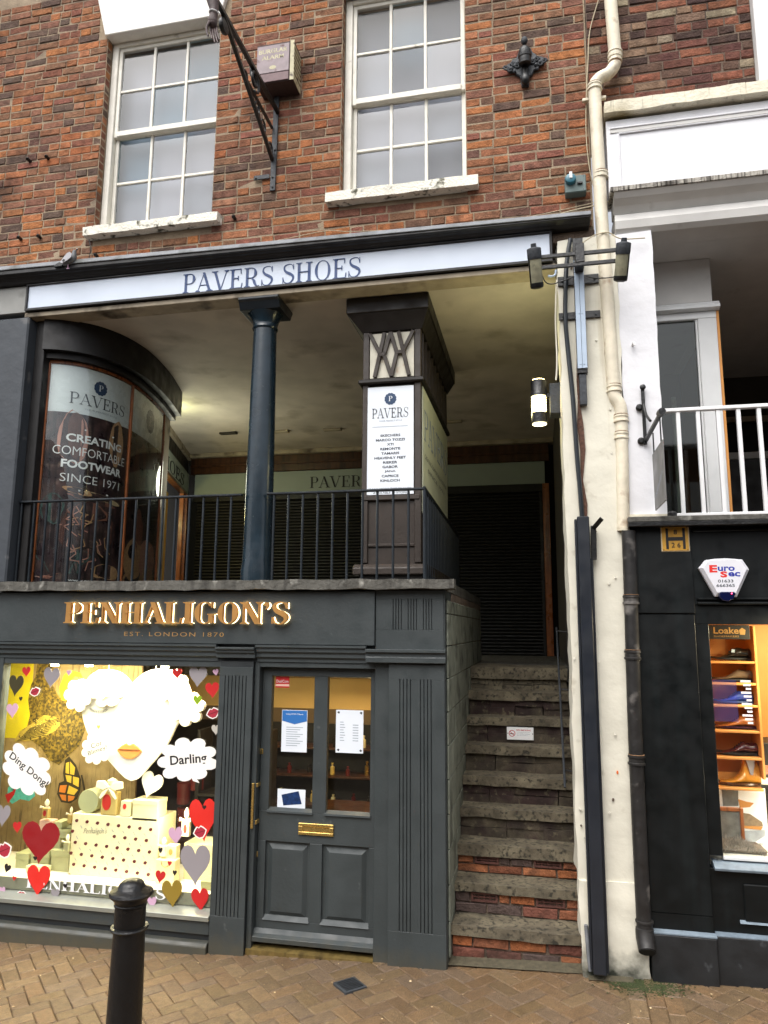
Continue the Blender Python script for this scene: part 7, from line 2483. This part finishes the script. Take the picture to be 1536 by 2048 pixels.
def skinned(name, verts, edges, radii, m, parent, root=0):
    me = bpy.data.meshes.new(name)
    me.from_pydata([tuple(v) for v in verts], edges, [])
    me.materials.append(m)
    o = bpy.data.objects.new(name, me)
    place(o, parent)
    sk = o.modifiers.new('skin', 'SKIN')
    sk.use_smooth_shade = True
    for i, r in enumerate(radii):
        d_ = me.skin_vertices[0].data[i]
        d_.radius = r if isinstance(r, tuple) else (r, r)
        d_.use_root = (i == root)
    s_ = o.modifiers.new('sub', 'SUBSURF')
    s_.levels = 2
    s_.render_levels = 2
    return o


V = [HP(420, -40), HP(424, -5), HP(429, 22), HP(427, 33), HP(426, 42), HP(426, 52)]
E_ = [(0, 1), (1, 2), (2, 3), (3, 4), (4, 5)]
Rr = [15 * pxm, 14 * pxm, 9 * pxm, 8.5 * pxm, (8.5 * pxm, 10 * pxm), (8 * pxm, 10 * pxm)]
fing = [([(421, 56), (421, 64), (423, 73), (424, 78)], 2.4), ([(425, 57), (426, 68), (428, 78), (430, 86)], 2.6), ([(429, 57), (431, 68), (433, 78), (436, 86)], 2.5), ([(433, 56), (434, 65), (437, 74), (439, 80)], 2.3)]
for pts, r in fing:
    prev = 5
    for k, (px, py) in enumerate(pts):
        V.append(HP(px, py, -.012 * k + .012))
        E_.append((prev, len(V) - 1))
        prev = len(V) - 1
        Rr.append(r * pxm * (1 - .12 * k))
prev = 4
for k, (px, py) in enumerate([(417, 46), (413, 56), (414, 66), (417, 73)]):
    V.append(HP(px, py, -.02))
    E_.append((prev, len(V) - 1))
    prev = len(V) - 1
    Rr.append(pxm * (3.2 - .4 * k))
skinned('arm_and_hand', V, E_, Rr, woodskin, FIG)
cuff = [HP(429, 27) + Vector((math.cos(t) * 10.2 * pxm, math.sin(t) * 10.2 * pxm, -.25 * 10 * pxm * math.cos(t))) for t in [2 * math.pi * k / 16 for k in range(17)]]
MB().tube(cuff, 1.3 * pxm, 8).build('bracelet', M['white_rail'], FIG, smooth=True)

# cast iron boss
ob = at(1050, 130, BY)
OB = empty('cast_iron_lamp_boss', (ob.x, BY, ob.z - .2), 'ornate black cast iron socket boss with scrolled wings on the brick wall', 'wall boss')
MB().prism(pxpoly([(1040, 100), (1060, 99), (1066, 110), (1072, 113), (1074, 119), (1082, 117), (1090, 121), (1089, 130), (1080, 134), (1077, 142), (1068, 145), (1064, 154), (1059, 158), (1058, 176), (1043, 177), (1041, 158), (1033, 154), (1030, 148), (1020, 149), (1013, 143), (1014, 134), (1022, 130), (1025, 123), (1033, 121), (1036, 112)], BY), BY - 0.03, BY).build('back_plate', M['iron_dull'], OB, 0.006)
for px, py, r_ in ((1022, 138, .016), (1030, 132, .014), (1029, 143, .012), (1080, 125, .016), (1072, 130, .014), (1074, 138, .012), (1050, 165, .018), (1040, 108, .014), (1060, 107, .014), (1034, 126, .012), (1067, 120, .012)):
    q = at(px, py, BY - .03)
    MB().lathe([(r_, 0), (r_ * 1.1, r_ * .4), (r_ * .7, r_ * .9), (r_ * .15, r_ * 1.1)], (q.x, BY - .03, q.z), 10, Vector((0, -1, 0))).build('casting_boss', M['iron_dull'], OB, smooth=True)
MB().lathe([(.038, 0), (.046, .005), (.046, .05), (.05, .055), (.05, .075), (.046, .08), (.046, .10), (.03, .13), (.015, .14)], (ob.x, BY - .07, ob.z - .055), 20, Vector((0, -.15, 1))).build('socket', M['iron'], OB, smooth=True)
MB().lathe([(.012, 0), (.022, .01), (.026, .03), (.02, .05), (.008, .06)], (ob.x, BY - .05, at(1050, 98, BY).z), 14).build('top_knob', M['iron_dull'], OB, smooth=True)
MB().lathe([(.01, 0), (.03, .02), (.034, .05), (.022, .09), (.02, .14)], (ob.x, BY - .04, at(1050, 177, BY).z), 14).build('drop_finial', M['iron'], OB, smooth=True)
for sgn in (-1, 1):
    for k in range(4):
        c_ = Vector((ob.x + sgn * (.06 + .028 * k), BY - .03, ob.z + .015 * sgn * .5 - .012 * k + (.01 if k % 2 else -.02)))
        pts = [(c_.x + .022 * (1 - .7 * t / 12) * math.cos(t * .75) * sgn, c_.y - .006, c_.z + .022 * (1 - .7 * t / 12) * math.sin(t * .75)) for t in range(13)]
        MB().tube(pts, .0065, 6).build('scroll', M['iron_dull'], OB, smooth=True)

# blue socket box
a, b_ = at(1130, 383, -.0), at(1171, 349, -.0)
SK = empty('outdoor_socket', ((a.x + b_.x) / 2, 0, a.z), 'grey socket box with a round blue cover beside the drainpipe', 'socket')
MB().box(a.x, b_.x, -.03, BY, at(1150, 384, -.03).z, at(1150, 350, -.03).z).build('box_body', mat('grey_green_plastic', '5a6a68', .5, var=.1), SK, .006)
q = at(1141, 359, -.04)
MB().lathe([(.038, 0), (.04, .01), (.036, .03), (.03, .034)], (q.x, -.03, q.z), 20, Vector((0, -1, 0))).build('round_cover', mat('petrol_blue_plastic', '2f6878', .45), SK, smooth=True)
MB().box(q.x - .008, q.x + .012, -.07, -.03, q.z - .005, q.z + .045).build('latch', M['white_rail'], SK, .002)
q = at(1160, 365, -.04)
MB().box(q.x - .018, q.x + .018, -.045, -.03, q.z - .008, q.z + .008).build('switch', M['iron'], SK, .003)
for (u, v) in ((1134, 354), (1167, 352), (1134, 380), (1167, 378)):
    q = at(u, v, -.03)
    MB().lathe([(.003, 0), (.003, .002)], (q.x, -.03, q.z), 8, Vector((0, -1, 0))).build('screw', M['iron'], SK)

# anchor pegs in the brickwork
PEG = [(60, 323, 'upper left iron peg in the brickwork beside the left window'), (97, 318, 'upper right iron peg in the brickwork beside the left window'),
       (42, 479, 'lower left iron peg in the brickwork above the pigeon'), (81, 476, 'lower right iron peg in the brickwork above the pigeon'),
       (195, 514, 'iron peg just above the cornice right of the pigeon'), (470, 438, 'dark peg beside the end of the left window sill')]
for px, py, lab in PEG:
    q = at(px, py, BY)
    MB().tube([(q.x, BY + .01, q.z), (q.x, BY - .035, q.z + .004), (q.x + .006, BY - .045, q.z - .008)], [.014, .016, .012], 8).build('iron_peg', M['iron'], None, smooth=True, label=lab, cat='iron peg', group='iron pegs in the brickwork')


def cable(name, pts, Y, r, m, lab):
    MB().tube(bez([tuple(at(x, y, Y)) for x, y in pts], 6), r, 6).build(name, m, None, smooth=True, label=lab, cat='cable')


old_wire = mat('pale_old_wire', 'b5a88c', .7)
cable('thin_cable', [(1200, -10), (1180, 60), (1176, 120), (1173, 180), (1172, 260), (1178, 330), (1190, 385)], .035, .004, old_wire, 'thin pale cable hanging down the brickwork left of the drainpipe')
cable('thin_cable', [(480, 494), (560, 480), (650, 462), (700, 463), (800, 459), (1000, 443), (1100, 425), (1203, 402)], .03, .0028, old_wire, 'thin pale wire stretched along the brickwork above the cornice')
cable('thin_cable', [(1080, 446), (1130, 425), (1203, 408), (1222, 400)], .0, .0045, old_wire, 'pale cable running from the cornice end to the drainpipe')
cable('thin_cable', [(1165, 486), (1190, 470), (1216, 465), (1232, 474), (1250, 478), (1290, 476)], -.08, .004, old_wire, 'pale cable looped over the drainpipe below the cornice')
cable('thin_cable', [(178, 478), (181, 500), (176, 525)], .0, .003, M['iron'], 'short dark wire hanging from the left window sill to the cornice')
cable('grey_flex', [(1112, 540), (1110, 550), (1102, 553), (1096, 552)], -.04, .008, M['tray'], 'short curled grey flex at the right end of the gallery sign')
cable('corner_flex', [(1113, 560), (1111, 640), (1114, 720), (1112, 760)], .0, .006, M['pier_white'], 'pale flex running down the edge of the cream pier to the lantern')

# pigeon on the cornice
PGY = -.118
q = at(135, 530, PGY)
PG = empty('pigeon', (q.x, PGY, q.z), 'grey pigeon with pale wings standing on the cornice at the left', 'pigeon')
pk = (Vector(q) - CAM).dot(fwd) / F_PX
PP_ = lambda px, py, dy=0: Vector(at(px, py, PGY + dy))
grey_f = mat('pigeon_grey', '66686a', .7, var=.15, scale=40)
V = [PP_(136, 522), PP_(147, 518), PP_(148, 510), PP_(149, 503), PP_(151, 499.5), PP_(128, 527), PP_(118, 532)]
skinned('body', V, [(0, 1), (1, 2), (2, 3), (3, 4), (0, 5), (5, 6)], [9.0 * pk, 7.6 * pk, 5.6 * pk, 3.7 * pk, 3.4 * pk, 6.6 * pk, 2.6 * pk], grey_f, PG)
MB().lathe([(.0, 0), (4.2 * pk, 1 * pk), (3.6 * pk, 5 * pk), (2.8 * pk, 8 * pk)], PP_(147.5, 512, -.0), 12, Vector((.15, 0, 1))).build('neck_sheen', mat('pigeon_green', '2f403c', .35), PG, smooth=True)
MB().lathe([(2.0 * pk, 0), (0.9 * pk, 3.0 * pk), (.1 * pk, 4.2 * pk)], PP_(153, 499), 10, Vector((1, -.1, -.15))).build('beak', M['iron'], PG, smooth=True)
MB().lathe([(1.1 * pk, 0), (1.1 * pk, 1.2 * pk)], PP_(153.5, 497.8), 8, Vector((1, 0, 0))).build('cere', M['white_rail'], PG, smooth=True)
for dy, nm in ((-.045, 'wing'), (.04, 'wing')):
    pts = [PP_(x, y, dy) for x, y in ((140, 504), (144, 509), (142, 515), (134, 521), (124, 527), (121, 524), (127, 516), (134, 507))]
    MB().prism([(p.x, p.z) for p in pts], PGY + dy - .005, PGY + dy + .004).build(nm, mat('pigeon_pale_wing', 'a9a8ac', .7, var=.08), PG, .003)
pts = [PP_(x, y, -.046) for x, y in ((128, 518.5), (131, 520), (127, 524), (124.5, 522))]
MB().prism([(p.x, p.z) for p in pts], PGY - .0525, PGY - .0515).build('wing_bar', M['iron'], PG)
pts = [PP_(x, y) for x, y in ((122, 526), (130, 530), (126, 534), (110, 536), (112, 532))]
MB().prism([(p.x, p.z) for p in pts], PGY - .02, PGY + .02).build('tail', M['iron'], PG, .002)
for dy in (-.012, .012):
    a = PP_(136, 529, dy)
    MB().tube([a, a - Vector((0, 0, .035))], .003, 6).tube([a - Vector((.012, 0, .035)), a - Vector((-.016, 0, .036))], .003, 6).build('leg', M['h_pink'], PG)
a = PP_(151.5, 499, -.02)
MB().lathe([(.0025, 0), (.0015, .0015)], a, 8, Vector((0, -1, 0))).build('eye', M['lips_orange'], PG)

# ================================================================== BOLLARD
c_ = at(262, 1790, -1.6)
BX_, BYb = c_.x, -1.6
gz = ground(BX_)
topz = at(262, 1757, -1.6).z
BO = empty('black_bollard', (BX_, BYb, gz), 'glossy black cast iron bollard with a domed cap on the pavement', 'bollard')
BX_ = at(262, 1800, -1.6).x
H_ = topz - gz
MB().lathe([(.098, -.02), (.098, .12), (.09, .14), (.083, .2), (.078, .5), (.073, H_ - .235), (.073, H_ - .225)], (BX_, BYb, gz), 40).build('shaft', M['bollard'], BO, smooth=True)
MB().lathe([(.073, 0), (.086, .003), (.089, .009), (.086, .015), (.075, .018)], (BX_, BYb, topz - .225), 40).build('ring', M['bollard'], BO, smooth=True)
MB().lathe([(.072, 0), (.072, .088), (.077, .092), (.077, .098), (.073, .102)], (BX_, BYb, topz - .207), 40).build('collar', M['bollard'], BO, smooth=True)
MB().lathe([(.073, 0), (.078, .012), (.092, .028), (.100, .034), (.103, .042), (.099, .052), (.085, .060), (.066, .066), (.062, .070), (.058, .084), (.045, .096), (.022, .104), (.004, .106)], (BX_, BYb, topz - .106), 40).build('cap', M['bollard'], BO, smooth=True)

# ================================================================== OPPOSITE SIDE OF THE STREET (seen only in the glass)
OP = empty('opposite_building', (0, -13, 0), 'plain brick and white shop building across the street, mirrored in the glass', 'building')
box('wall', mat('far_brick', '5a4034', .9, var=.2, scale=3), OP, -14, 14, -14.0, -13.0, -.5, 6.8, 0)
box('far_fascia', M['slate_dark'], OP, -14, 14, -12.99, -12.9, 2.6, 3.2, 0)
for k in range(9):
    x = -12 + k * 3
    MB().box(x, x + 1.2, -12.985, -12.93, 4.0, 5.8).build('far_window', M['white_frame'], OP)
    MB().box(x - .6, x + 1.6, -12.985, -12.95, .4, 2.5).build('far_shop_window', M['dark_void'], OP)
